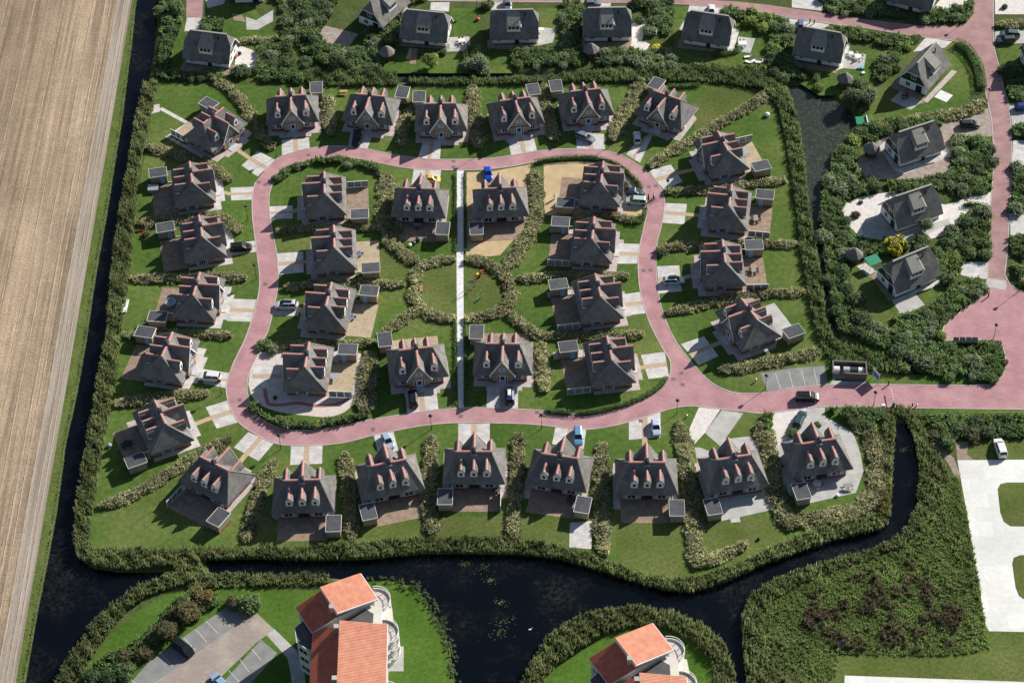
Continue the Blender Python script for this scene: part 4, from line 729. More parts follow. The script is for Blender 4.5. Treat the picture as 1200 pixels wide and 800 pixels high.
# ================================================================== APARTMENT BUILDINGS
def make_flats(name):
    t = empty(name); O = Vector((-31, -78, 0))
    def L(x, y, z=0): return (x - O.x, y - O.y, z)
    def slab(mb, pts, th):
        v = [L(*p) for p in pts]; n = len(v); u = [(a, b, c - th) for a, b, c in v]
        mb.add(v + u, [tuple(range(n)), tuple(range(2 * n - 1, n - 1, -1))] + [((i + 1) % n, i, n + i, n + (i + 1) % n) for i in range(n)])
    # block A: ridge wall from a to b; right slope e,f ; left slope g,h
    a, b, e, f_ = (-35.6, -70.8, 13), (-32.3, -76.6, 13), (-28.7, -66.1, 10.5), (-25.4, -71.9, 10.5); g, h = (-40.15, -72.6, 9.5), (-36.9, -78.3, 9.5)
    al, bl = (-35.6, -70.8, 11.9), (-32.3, -76.6, 11.9)
    def ribs(mb, p0, p1, q0, q1, n, r=.07, lift=.05):
        p0, p1, q0, q1 = (Vector(L(*p)) for p in (p0, p1, q0, q1))
        for i in range(n):
            s = (i + .5) / n; A = p0.lerp(p1, s); B = q0.lerp(q1, s); mb.bar(A + Vector((0, 0, lift)), B + Vector((0, 0, lift)), r * 2, r)
    r1 = MB(); slab(r1, [a, b, f_, e], .22); o = r1.build('roof', 'orange_tile', t); rb = MB(); ribs(rb, a, b, e, f_, 22, .06, .015); rb.build('roof_tile_row', 'orange_tile', o)
    r2 = MB(); slab(r2, [g, h, bl, al], .22); o = r2.build('roof', 'red_tile', t); rb = MB(); ribs(rb, g, h, al, bl, 22, .07, .03); rb.build('roof_tile_row', 'red_tile', o)
    c_, d_ = (-31.8, -78.15, 13), (-31.7, -108, 13); k, m_ = (-23.5, -77.55, 10.5), (-23.3, -108, 10.5); nq, oq = (-36.9, -78.25, 9.5), (-36.8, -108, 9.5); cl, dl = (-31.8, -78.15, 11.9), (-31.7, -108, 11.9)
    r3 = MB(); slab(r3, [c_, d_, m_, k], .22); o = r3.build('roof', 'orange_tile', t); rb = MB(); ribs(rb, c_, d_, k, m_, 96, .06, .015); rb.build('roof_tile_row', 'orange_tile', o)
    r4 = MB(); slab(r4, [nq, oq, dl, cl], .22); o = r4.build('roof', 'red_tile', t); rb = MB(); ribs(rb, nq, oq, cl, dl, 96, .07, .03); rb.build('roof_tile_row', 'red_tile', o)
    # ridge walls and white gutters
    w_ = MB(); w_.bar(L(-35.55, -70.9, 12.55), L(-32.35, -76.5, 12.55), .16, .5).bar(L(-31.75, -78.2, 12.55), L(-31.65, -107.9, 12.55), .16, .5); w_.build('ridge_wall', 'white_paint', t)
    gt = MB(); gt.bar(L(-28.6, -66.1, 10.35), L(-25.3, -71.9, 10.35), .14, .14).bar(L(-23.42, -77.6, 10.35), L(-23.22, -107.9, 10.35), .14, .14).bar(L(-40.2, -72.6, 9.3), L(-36.98, -78.2, 9.3), .14, .14).bar(L(-32.3, -76.68, 12.8), L(-25.4, -71.98, 10.3), .12, .36).bar(L(-32.4, -76.7, 11.7), L(-36.8, -78.3, 9.45), .12, .3)
    gt.build('gutter', 'white_paint', t)
    # walls: A is a pentagonal body; B a long body
    def body(mb, A, B, C, D, E, F, za, zb, zc):
        """A-B left eave line, C-D ridge line, E-F right eave line"""
        pts = [(*A, 0), (*B, 0), (*F, 0), (*E, 0), (*A, za), (*B, za), (*D, zc), (*C, zc), (*F, zb), (*E, zb)]
        v = [L(*p) for p in pts]; mb.add(v, [(1, 0, 4, 5), (2, 1, 5, 6, 8), (3, 2, 8, 9), (0, 3, 9, 7, 4), (5, 4, 7, 6), (6, 7, 9, 8), (0, 1, 2, 3)])
    wl = MB(); body(wl, (-39.8, -72.7), (-36.7, -78.1), (-35.5, -71.0), (-32.3, -76.5), (-29.1, -66.5), (-26.0, -71.9), 9.1, 10.1, 11.6); body(wl, (-36.5, -78.3), (-36.5, -107.5), (-31.75, -78.3), (-31.7, -107.5), (-23.9, -77.9), (-23.7, -107.5), 9.1, 10.1, 11.6)
    wl.build('wall', 'grey_wall', t)
    # link with flat roofs
    MB().prism([L(*p)[:2] for p in ((-32.9, -76.9), (-31.9, -78.2), (-24.6, -77.7), (-24.6, -73.2), (-27.0, -72.3))], 0, 9.3).build('stair_tower', 'cream', t)
    MB().prism([L(*p)[:2] for p in ((-33.0, -77.0), (-31.85, -78.1), (-26.2, -77.8), (-26.1, -74.4), (-27.6, -73.3))], 9.302, 9.45).build('flat_roof', 'flat_roof', t)
    MB().prism([L(*p)[:2] for p in ((-26.0, -77.7), (-22.5, -76.6), (-22.9, -72.2), (-26.0, -72.1))], 0, 7.9).build('terrace_block', 'cream', t)
    # left bays
    for y0 in (-78.3, -92.5):
        pl = [L(*p)[:2] for p in ((-36.4, y0 + .6), (-38.6, y0 + 3.2), (-40.1, y0 + 1.7), (-39.6, y0 - 1.4), (-37.6, y0 - 3.0), (-36.4, y0 - 2.8))]; pl = pl[::-1] if sum(pl[i][0] * pl[(i + 1) % 6][1] - pl[(i + 1) % 6][0] * pl[i][1] for i in range(6)) < 0 else pl
        bay = MB().prism(pl, 0, 8.5).build('bay', 'cream', t); cx = sum(p[0] for p in pl) / 6; cy = sum(p[1] for p in pl) / 6
        MB().prism([(cx + (x - cx) * 1.05, cy + (y - cy) * 1.05) for x, y in pl], 8.502, 8.72).build('flat_roof', 'flat_roof', bay)
        rl = MB(); 
        for i in range(6): p = pl[i]; q = pl[(i + 1) % 6]; rl.bar((cx + (p[0] - cx) * 1.04, cy + (p[1] - cy) * 1.04, 8.78), (cx + (q[0] - cx) * 1.04, cy + (q[1] - cy) * 1.04, 8.78), .1, .1)
        rl.build('roof_edge', 'white_paint', bay)
        for z in (1.0, 3.75, 6.4):
            for (p, q) in (((-39.6, y0 - 1.4), (-37.6, y0 - 3.0)), ((-40.1, y0 + 1.7), (-39.6, y0 - 1.4))):
                A = Vector(L(*p)); B = Vector(L(*q)); D = (B - A); ang = math.atan2(D.y, D.x); Mid = (A + B) / 2
                T = Matrix.Translation((Mid.x, Mid.y, z)) @ Matrix.Rotation(ang, 4, 'Z'); window(t, T, D.length * .8, 1.35, bars=1)
    # west wall windows of both blocks
    for y in (-84, -88, -97, -101):
        for z in (1, 3.75, 6.4): window(t, Matrix.Translation(L(-36.5, y, z)) @ Matrix.Rotation(R(-90), 4, 'Z'), 1.5, 1.35, bars=1)
    d = Vector((-36.7 + 39.8, -78.1 + 72.7, 0)).normalized()
    for s in (1.2, 4.2):
        for z in (1, 3.75, 6.4): p = Vector((-39.8, -72.7, 0)) + d * s; window(t, Matrix.Translation(L(p.x, p.y, z)) @ Matrix.Rotation(math.atan2(d.y, d.x), 4, 'Z'), 1.4, 1.35, bars=1)
    # gable end window of block A above the terrace
    q = Vector((-26.0 + 29.9, -71.9 + 74.9, 0)); T = Matrix.Translation(L(-27.25, -72.75, 8.0)) @ Matrix.Rotation(math.atan2(6.3 - 1.7, 6.3), 4, 'Z'); window(t, T, 2.3, 1.5, bars=1)
    for y in (-80, -84.5, -88.5): window(t, Matrix.Translation(L(-23.85, y, 6.4)) @ Matrix.Rotation(R(90), 4, 'Z'), 1.6, 2.0, bars=1)
    # round balconies, each a stack of three
    for cx, cy, r in ((-25.9, -70.6, 2.75), (-24.5, -77.7, 2.95), (-23.9, -91.2, 2.95)):
        x, y, _ = L(cx, cy)
        for z in (2.4, 5.15, 7.9):
            f = MB().lathe([(r, z - .25), (r, z)], 28, (x, y)).build('balcony', 'balcony_floor', t)
            pr = MB()
            ring = [(x + (r - .06) * math.cos(A), y + (r - .06) * math.sin(A)) for A in np.linspace(R(-100), R(100), 25)]
            for i in range(24): pr.bar((*ring[i], z + 1.0), (*ring[i + 1], z + 1.0), .09, .09);
            for i in range(0, 25, 3): pr.box(ring[i][0] - .04, ring[i][0] + .04, ring[i][1] - .04, ring[i][1] + .04, z, z + 1.0)
            pr.build('railing', 'white_paint', f)
            lp_ = MB()
            for i in range(24): lp_.bar((*ring[i], z + .05), (*ring[i + 1], z + .05), .1, .62)
            lp_.build('balcony_edge', 'white_paint', f)
        MB().lathe([(r - .9, 0), (r - .9, 7.6)], 24, (x, y)).build('round_wall', 'cream', t)
    for (px, py) in ((-33.3, -75.3), (-32.3, -79.6), (-32.2, -90.4)):
        x, y, _ = L(px, py); c = MB().box(x - .4, x + .4, y - .4, y + .4, 10.9, 13.3).build('chimney', 'steel', t); MB().box(x - .44, x + .44, y - .44, y + .44, 13.301, 13.38).build('chimney_cap', 'grey_wall', c)
    t.location = O; return t
f1 = make_flats('apartment_building'); tag(f1, 'apartment block with orange tiled roofs and round balconies beside the parking lot', 'building')
kids(f1); [kids(k) for k in kids(f1)]
f2 = copy_tree(f1); f2.location = f1.location + Vector((52.3, -12.6, 0)); tag(f2, 'apartment block with orange tiled roofs in the middle of the lower edge, ringed by reeds', 'building')
for f in (f1, f2): f['group'] = 'apartment blocks with orange tiled roofs'
# ================================================================== VEHICLES
CARMAT = {}
def paint(name, c):
    if name not in CARMAT: CARMAT[name] = mat('paint_' + name, c, rough=.28, spec=.5, metal=.15)
    return CARMAT[name]
def make_car(kind='hatch', col='silver', rgb=(.5, .5, .5)):
    Lc, Wc, Hc, belt, hood = dict(hatch=(4.1, 1.74, 1.47, .92, .80), estate=(4.6, 1.78, 1.5, .92, .82), suv=(4.7, 1.9, 1.72, 1.08, .98), mpv=(4.7, 1.86, 1.72, 1.02, .92), van=(4.9, 1.95, 1.95, 1.15, 1.0), small=(3.5, 1.6, 1.5, .92, .82))[kind]
    t = empty('parked_car'); pm = paint(col, rgb); h = Lc / 2; w = Wc / 2
    # side profile of the lower body: (x, z top, half width)
    wn = {'hatch': .30, 'estate': .26, 'suv': .24, 'mpv': .20, 'van': .16, 'small': .24}[kind]; xw = h - Lc * wn    # windscreen foot
    st = [(-h, belt * .72, w * .80), (-h + .12, belt * .97, w * .93), (-h + .7, belt, w), (0, belt, w), (xw, belt, w), (xw + .25, (belt + hood) / 2 + .05, w * .99), (h - .45, hood - .02, w * .95), (h - .12, hood * .84, w * .86), (h, hood * .66, w * .74)]
    v = []; f = []; n = len(st)
    for x, zt, ww in st: v += [(x, -ww * .96, .22), (x, -ww, .48), (x, -ww * .97, zt * .93), (x, -ww * .86, zt), (x, ww * .86, zt), (x, ww * .97, zt * .93), (x, ww, .48), (x, ww * .96, .22)]
    for i in range(n - 1):
        for k in range(8): f.append((8 * i + k, 8 * i + (k + 1) % 8, 8 * i + 8 + (k + 1) % 8, 8 * i + 8 + k)[::-1])
    f += [tuple(range(8))[::-1], tuple(8 * (n - 1) + k for k in range(8))]; f = [q[::-1] for q in f]
    b = MB().add(v, f)
    # roof panel and pillars
    xr0 = -h + (.55 if kind in ('hatch', 'small') else .35); xr1 = xw - .72; tw = w * .74; bw = w * .86; xb0 = -h + .14
    b.add([(xr0, -tw, Hc - .05), (xr1, -tw, Hc - .05), (xr1, tw, Hc - .05), (xr0, tw, Hc - .05), (xr0 + .12, -tw * .86, Hc), (xr1 - .1, -tw * .86, Hc), (xr1 - .1, tw * .86, Hc), (xr0 + .12, tw * .86, Hc), (xr0, -tw, Hc - .1), (xr1, -tw, Hc - .1), (xr1, tw, Hc - .1), (xr0, tw, Hc - .1)],
          [(4, 5, 6, 7), (0, 1, 5, 4), (1, 2, 6, 5), (2, 3, 7, 6), (3, 0, 4, 7), (8, 9, 1, 0), (9, 10, 2, 1), (10, 11, 3, 2), (11, 8, 0, 3), (11, 10, 9, 8)])
    for s in (-1, 1):
        b.bar((xr1, s * tw, Hc - .07), (xw + .05, s * bw, belt), .07); b.bar((xr0, s * tw, Hc - .07), (xb0, s * bw, belt), .12); b.bar(((xr0 + xr1) / 2, s * (tw + .01), Hc - .07), ((xr0 + xr1) / 2 + .02, s * (bw + .01), belt), .07)
    b.build('body', pm, t, smooth=False)
    # glazing
    e = .012
    A = [(xr0, -tw, Hc - .08), (xr1, -tw, Hc - .08), (xr1, tw, Hc - .08), (xr0, tw, Hc - .08)]; B = [(xb0, -bw, belt - .01), (xw + .05, -bw, belt - .01), (xw + .05, bw, belt - .01), (xb0, bw, belt - .01)]
    MB().add([B[1], B[2], A[2], A[1]], [(0, 1, 2, 3)]).build('windscreen', 'car_glass', t)
    MB().add([B[3], B[0], A[0], A[3]], [(0, 1, 2, 3)]).build('rear_window', 'car_glass', t)
    MB().add([B[0], B[1], A[1], A[0]], [(0, 1, 2, 3)]).build('side_window', 'car_glass', t); MB().add([B[2], B[3], A[3], A[2]], [(0, 1, 2, 3)]).build('side_window', 'car_glass', t)
    for sx in (-h + .78, h - .80):
        for sy in (-1, 1):
            T = Matrix.Translation((sx, sy * (w - .1), .32)) @ Matrix.Rotation(R(90), 4, 'X'); wl = MB().lathe([(.32, -.11), (.32, .11)], 14, T=T).build('wheel', 'tyre', t); MB().lathe([(.2, -.125), (.2, .125)], 10, T=T).build('rim', 'rim', wl)
    for s in (-1, 1):
        MB().box(-.05, .03, -.13, .13, -.05, .05, RT(h - .14, s * w * .66, hood * .74, s * 18)).build('headlight', 'head_lamp', t); MB().box(-.03, .06, -.10, .10, -.16, .12, RT(-h + .03, s * w * .72, belt * .78, 0)).build('tail_light', 'tail_lamp', t)
        MB().box(-.07, .07, -.09, .09, -.06, .06, RT(xw - .05, s * (w + .06), belt + .04, 0)).build('mirror', pm, t)
    MB().box(h - .04, h + .02, -.45, .45, .34, .46).build('grille', 'trim', t); MB().box(-h - .015, -h + .02, -.26, .26, .48, .60).build('number_plate', 'yellow_plastic', t)
    return t
def at_ground(o, x, y, deg, z=0): p = G(x, y, 0); o.location = (p.x, p.y, z); o.rotation_euler = (0, 0, R(deg)); return o
CARS = [('mpv', 'black', (.012, .014, .02), 418, 165, -92, 'black people carrier parked before the second cottage of the top row'), ('estate', 'slate', (.20, .24, .30), 686, 163, -32, 'slate blue estate car parked askew before the fifth cottage of the top row'),
        ('hatch', 'silver', (.62, .64, .68), 746.5, 163.5, 90, 'silver white hatchback on the narrow drive at the right end of the top row'), ('small', 'white', (.8, .8, .8), 833.5, 13, 85, 'small white car half hidden behind a thatched house at the top road'), ('hatch', 'grey', (.14, .17, .22), 694.5, 6.5, 5, 'grey blue car at the top edge behind the house with the white gravel'),
        ('hatch', 'grey', (.14, .17, .22), 594.5, 8.5, -85, 'grey car at the top edge behind the second square house'), ('hatch', 'greyblue', (.16, .20, .30), 939, 30.5, 80, 'blue grey car peeping out behind the house above the pond'), ('suv', 'seagreen', (.10, .16, .17), 1183, 43, 174, 'dark teal car, upper one of the pair at the right edge'),
        ('estate', 'darkgrey', (.07, .085, .085), 1178, 49.5, -176, 'dark grey car, lower one of the pair at the right edge'), ('hatch', 'navy', (.02, .05, .25), 1199, 128, 0, 'navy car cut off by the right edge'), ('estate', 'bottlegreen', (.022, .040, .038), 1136, 148, 0, 'dark green estate car on the brown gravel drive'),
        ('hatch', 'royalblue', (.01, .07, .55), 572, 206, -85, 'bright blue car behind the cottage in the sandy yard'), ('hatch', 'ink', (.03, .05, .085), 744, 227.5, -6, 'dark blue car, upper one of the pair by the sandy yard hedge'), ('mpv', 'palegreen', (.48, .60, .55), 745.5, 238, 172, 'pale silvery green people carrier next to the dark blue car'),
        ('suv', 'black', (.012, .014, .02), 282.5, 292.5, 4, 'black car parked at the second cottage of the left column'), ('suv', 'silver', (.62, .64, .68), 335.5, 360, 178, 'silver car with black roof window at the left column inside the loop'), ('estate', 'skyblue', (.42, .54, .60), 789.5, 331, 2, 'pale blue silver estate car with roof box, right of the loop'),
        ('suv', 'white', (.8, .8, .8), 246, 444, 172, 'white off road car left of the loop at the fourth cottage'), ('mpv', 'black', (.012, .014, .02), 484.3, 469, 94, 'black car with red rear lights towards the camera, left of the footpath'), ('suv', 'midnight', (.02, .035, .09), 597.5, 466, 90, 'dark blue off road car with a white roof box, right of the footpath'),
        ('hatch', 'paleblue', (.40, .48, .62), 454.5, 519, -68, 'pale blue car half hidden behind the second cottage of the bottom row'), ('estate', 'steelblue', (.14, .30, .52), 677.5, 513, -91, 'steel blue estate car before the fourth cottage of the bottom row'), ('hatch', 'lilac', (.58, .62, .82), 768.5, 503, -88, 'lilac silver hatchback before the fifth cottage of the bottom row'),
        ('suv', 'black', (.012, .014, .02), 946, 467.5, -2, 'black estate car driving on the entrance road, below the parking bays'), ('estate', 'petrol', (.035, .075, .085), 937, 493, 64, 'dark teal car parked slanting before the last cottage of the bottom row'), ('suv', 'white', (.8, .8, .8), 1171.5, 527, 95, 'white car standing on the grass above the white concrete road'),
        ('van', 'black', (.012, .014, .02), 214.5, 761, -42, 'black van in a bay of the lower left parking lot'), ('hatch', 'sky', (.30, .42, .62), 257, 800, 130, 'light blue car cut off by the lower edge in the parking lot')]
for kd, cn, rgb, x, y, dg, lb in CARS:
    o = at_ground(make_car(kd, cn, rgb), x, y, dg, .02); tag(o, lb, 'car', 'parked cars')
    if 'roof box' in lb: MB().add([(-.9, -.35, 0), (.9, -.35, 0), (.9, .35, 0), (-.9, .35, 0), (-.8, -.28, .32), (.65, -.28, .34), (.65, .28, .34), (-.8, .28, .32)], [(3, 2, 1, 0), (4, 5, 6, 7), (0, 1, 5, 4), (1, 2, 6, 5), (2, 3, 7, 6), (3, 0, 4, 7)]).build('roof_box', 'white_paint' if 'white roof' in lb else 'trim', o, loc=(-.2, .1, 1.75 if kd == 'suv' else 1.53))
    if 'black roof' in lb: MB().box(-1.3, .6, -.5, .5, 1.722, 1.73).build('roof_window', 'car_glass', o)
o = at_ground(make_car('small', 'yellow', (.80, .52, .10)), 507.3, 212.5, -10, .02); tag(o, 'small yellow vehicle on the drive left of the white footpath', 'car', 'parked cars')
# ================================================================== STREET FURNITURE
def make_lamp():
    t = empty('street_lamp'); MB().lathe([(.085, 0), (.08, 1.0), (.055, 1.05), (.045, 3.75)], 8).build('pole', 'black_metal', t)
    hd = MB().lathe([(.06, 3.7), (.22, 3.78), (.27, 3.85), (.36, 4.12), (.40, 4.16)], 12).build('lamp_shade', 'lamp_glass', t); MB().lathe([(.43, 4.16), (.36, 4.26), (.12, 4.36), (.03, 4.46)], 12).build('cap', 'black_metal', hd); return t
LP = Proto(make_lamp())
for (x, y), lb in zip([(290.6, 258), (300.6, 327), (324, 184), (468, 181), (561.7, 182), (713.5, 173), (782, 228), (259.8, 462), (329.3, 526), (505.6, 503), (634.8, 502), (793.2, 485), (896.7, 456), (1023.5, 475.5), (1164.2, 396.8), (1156.5, 121), (1131.5, 27), (1192, 343), (558.8, 12), (700, 352)],
                      ['street lamp left of the loop between the first and second cottages', 'street lamp left of the loop between the second and third cottages', 'street lamp at the upper left bend outside the loop', 'street lamp on the lawn between second and third cottages of the top row', 'street lamp at the top kerb just right of the white footpath', 'street lamp beside the slate blue estate car at the top', 'street lamp at the upper right bend outside the loop', 'street lamp behind the white off road car',
                       'street lamp at the lower left bend of the loop', 'street lamp at the bottom kerb left of the white footpath', 'street lamp at the bottom kerb near the steel blue car', 'street lamp where the loop meets the entrance road', 'street lamp at the left corner of the parking bays', 'street lamp left of the red and white barrier', 'street lamp beside the four dark containers', 'street lamp by the marram at the right hand road', 'street lamp in the shrubs at the top road fork', 'street lamp at the right edge of the wide red paved square', 'white tall lamp post at the upper edge behind a clipped shrub', 'slender lamp post on the lawn near the third inner right cottage']):
    p = G(x, y); LP.put((p.x, p.y, 0), 0, lb, 'street lamp', 'street lamps with a dark cap')
# barrier, sign, gate cabinet, bollards
t = empty('road_barrier'); MB().box(-.25, .25, -.2, .2, 0, 1.15).build('cabinet', 'green_plastic', t)
A = G(1043.2, 455.5, 1.0); B = G(1046.6, 473, 1.0); L_ = (A - B).length
for i in range(11): MB().bar((0, L_ * i / 11, 1.05), (0, L_ * (i + 1) / 11, 1.05), .14, .14).build('arm_band', 'white_paint' if i % 2 == 0 else 'pink_plastic', t)
at_ground(t, 1046.8, 476, 0); d = A - B; t.rotation_euler = (0, 0, math.atan2(d.y, d.x) - math.pi / 2); tag(t, 'red and white striped road barrier with dark green cabinet', 'barrier')
t = empty('notice_board')
for x in (-1.0, 1.0): MB().box(x - .05, x + .05, -.05, .05, 0, 3.0).build('post', 'steel', t)
bd = MB().box(-1.1, 1.1, -.1, -.06, .9, 2.9).build('board', 'white_paint', t); MB().box(-.95, .95, -.115, -.1, 1.05, 2.35).build('map_panel', 'sign_blue', bd)
at_ground(t, 1026, 446, -62); tag(t, 'tall white notice board with a blue panel beside the entrance road', 'sign')
at_ground(MB().box(-.28, .28, -.22, .22, 0, .8).box(-.33, .33, -.27, .27, .8, .92).build('control_box', 'white_paint'), 1035, 477.5, 0)
bpy.data.objects['control_box']['label'] = 'small white control box left of the barrier cabinet'; bpy.data.objects['control_box']['category'] = 'box'
def bollard(x, y, lb, h=.9, m='black_metal'):
    o = MB().lathe([(.14, 0), (.14, h * .8), (.17, h * .82), (.17, h), (.05, h + .06)], 10).build('bollard', m); at_ground(o, x, y, 0); tag(o, lb, 'bollard')
bollard(1041, 451, 'dark bollard above the barrier on the grass edge', 1.1); bollard(1158, 348, 'dark bollard alone on the wide red paved square', 1.3); bollard(1069, 476, 'dark bollard right of the barrier, left one of two', .8); bollard(1074, 476, 'pale bollard right of the barrier, right one of two', .7, 'steel')
bollard(949, 27, 'first of two dark posts beside the blue grey car', 1.2); bollard(954, 28, 'second of two dark posts beside the blue grey car', 1.2)
bollard(804.5, 489, 'white topped short post on the lawn near the lilac hatchback', .8, 'steel'); bollard(885.5, 447, 'thin post with pale head on the grass left of the parking bays', .9, 'steel'); bollard(197, 736, 'white round lamp head among the shrubs of the lower left parking lot', 1.0, 'white_paint')
# recycling enclosure: brick wall with containers
t = empty('container_enclosure'); A = G(975, 444); B = G(1015, 446); d = B - A; w_ = d.length; ang = math.atan2(d.y, d.x); wl = MB(); dp = 3.4
wl.box(0, w_, dp - .2, dp, 0, 1.9).box(0, .2, 0, dp - .2, 0, 1.9).box(w_ - .2, w_, 0, dp - .2, 0, 1.9).box(w_ * .36, w_ - .2, 0, .2, 0, 1.9); wl.build('wall', 'brick_grey', t)
tag(MB().box(.2, w_ - .2, .2, dp - .2, .03, .05).build('floor_slab', 'tarmac', t)); MB().box(-.05, w_ + .05, dp - .25, dp + .05, 1.9, 1.98).box(-.05, .25, -.05, dp - .25, 1.9, 1.978).box(w_ - .25, w_ + .05, -.05, dp - .25, 1.9, 1.978).box(w_ * .36, w_ - .25, -.05, .25, 1.9, 1.976).build('wall_coping', 'brick_grey', t)
t.location = A; t.rotation_euler = (0, 0, ang); tag(t, 'brick walled enclosure for waste containers beside the parking bays', 'enclosure')
for u, ww, mm, lb in ((.12, 1.25, 'white_paint', 'white waste container standing alone at the left of the brick enclosure'), (.42, 1.3, 'steel', 'blue grey waste container inside the brick enclosure'), (.63, 1.4, 'bin_green', 'green waste container inside the brick enclosure'), (.85, 1.2, 'white_paint', 'white waste container at the right end of the brick enclosure')):
    o = empty('waste_container'); MB().box(-ww / 2, ww / 2, -.6, .6, .12, 1.25).build('body', mm, o); MB().add([(-ww / 2 - .05, -.65, 1.25), (ww / 2 + .05, -.65, 1.25), (ww / 2 + .05, .65, 1.25), (-ww / 2 - .05, .65, 1.25), (-ww / 2, -.3, 1.45), (ww / 2, -.3, 1.45), (ww / 2, .4, 1.5), (-ww / 2, .4, 1.5)], [(4, 5, 6, 7), (0, 1, 5, 4), (1, 2, 6, 5), (2, 3, 7, 6), (3, 0, 4, 7), (3, 2, 1, 0)]).build('lid', mm, o)
    for x in (-1, 1):
        for y in (-1, 1): MB().lathe([(.08, -.04), (.08, .04)], 8, T=Matrix.Translation((x * (ww / 2 - .12), y * .5, .08)) @ Matrix.Rotation(R(90), 4, 'X')).build('wheel', 'tyre', o)
    q = A + rot((w_ * u, dp * .55, 0), ang); o.location = q; o.rotation_euler = (0, 0, ang); tag(o, lb, 'waste container', 'waste containers of the enclosure')
for i, (x, lb) in enumerate(((1119.5, 'leftmost of the four dark green containers at the red square'), (1127, 'second from left of the four dark green containers at the red square'), (1134.5, 'third from left of the four dark green containers at the red square'), (1141.5, 'rightmost of the four dark green containers at the red square'))):
    o = empty('underground_container'); MB().add([(-.55, -.55, 0), (.55, -.55, 0), (.55, .55, 0), (-.55, .55, 0), (-.55, -.55, 1.25), (.55, -.55, 1.25), (.55, .55, 1.75), (-.55, .55, 1.75)], [(3, 2, 1, 0), (4, 5, 6, 7), (0, 1, 5, 4), (1, 2, 6, 5), (2, 3, 7, 6), (3, 0, 4, 7)]).build('body', 'bin_green', o); MB().box(-.3, .3, -.57, -.55, .8, 1.15).build('flap', 'trim', o)
    at_ground(o, x, 404, -8); tag(o, lb, 'container', 'dark green containers at the red square')
def make_planter(): 
    t = empty('flower_planter'); MB().lathe([(.45, 0), (.6, .65), (.52, .65), (.5, .55)], 14).build('pot', 'grey_wood', t); return t
PLT = []
for x, y, lb in ((1170, 405, 'flower planter with orange blossom at the top corner of the dark hedge bed'), (1177.5, 427, 'flower planter with orange blossom on the right side of the dark hedge bed')):
    o = make_planter(); at_ground(o, x, y, 0); tag(o, lb, 'planter', 'flower planters at the red square'); PLT.append(o)
# benches, play things
def make_bench():
    t = empty('park_bench')
    for i in range(4): MB().box(-.95, .95, -.28 + i * .15, -.16 + i * .15, .42, .46).build('seat_slat', 'red_wood', t)
    for i in range(2): MB().box(-.95, .95, .30, .34, .58 + i * .18, .72 + i * .18).build('back_slat', 'red_wood', t)
    for x in (-.75, .75): MB().box(x - .05, x + .05, -.25, .30, 0, .42).box(x - .05, x + .05, .24, .30, .42, .92).build('leg', 'black_metal', t)
    return t
at_ground(make_bench(), 493.7, 339.5, 90); at_ground(make_bench(), 590.5, 337.5, -90)
for n, lb in (('park_bench', 'red wooden bench at the left edge of the round lawn'), ('park_bench.001', 'red wooden bench at the right edge of the round lawn')): tag(bpy.data.objects[n], lb, 'bench', 'red benches on the round lawn')
def rocker(name, c1, c2, x, y, lb, s=1):
    t = empty(name); sp = MB()
    for i in range(5): sp.lathe([(.14, .05 + i * .08), (.17, .08 + i * .08), (.14, .11 + i * .08)], 10)
    sp.build('spring', 'black_metal', t); MB().add([(-.6, -.09, .45), (.6, -.09, .45), (.6, .09, .45), (-.6, .09, .45), (-.5, -.08, .75), (.15, -.08, .7), (.15, .08, .7), (-.5, .08, .75), (.75, -.07, 1.05), (.75, .07, 1.05), (.4, -.07, 1.1), (.4, .07, 1.1)], [(3, 2, 1, 0), (4, 5, 6, 7), (0, 1, 5, 4), (3, 0, 4, 7), (2, 3, 7, 6), (1, 8, 10, 5), (2, 6, 11, 9), (8, 9, 11, 10), (1, 2, 9, 8), (5, 10, 11, 6)]).build('body', c1, t)
    MB().box(-.35, .05, -.2, .2, .72, .79).box(.3, .38, -.3, .3, .9, .96).build('seat', c2, t); t.scale = (s,) * 3; at_ground(t, x, y, 30); tag(t, lb, 'play equipment')
rocker('spring_rocker', 'pink_plastic', 'yellow_plastic', 561.5, 325, 'large red and yellow spring rocker on the round lawn', 1.6); rocker('spring_rocker', 'green_plastic', 'cyan_plastic', 560.7, 352, 'small green spring rocker on the round lawn', .8)
t = empty('swing_frame'); f = MB(); f.bar((-1.5, 0, 2.3), (1.5, 0, 2.3), .08)
for x in (-1.5, 1.5): f.bar((x, 0, 2.3), (x, -.8, 0), .07); f.bar((x, 0, 2.3), (x, .8, 0), .07)
f.build('frame', 'grey_wood', t)
for x in (-.7, .7): MB().bar((x - .2, 0, 2.3), (x - .2, 0, .5), .02).bar((x + .2, 0, 2.3), (x + .2, 0, .5), .02).box(x - .24, x + .24, -.1, .1, .45, .5).build('swing_seat', 'black_metal', t)
at_ground(t, 552.5, 340, 35); tag(t, 'slim wooden swing frame on the round lawn beside the path', 'swing')
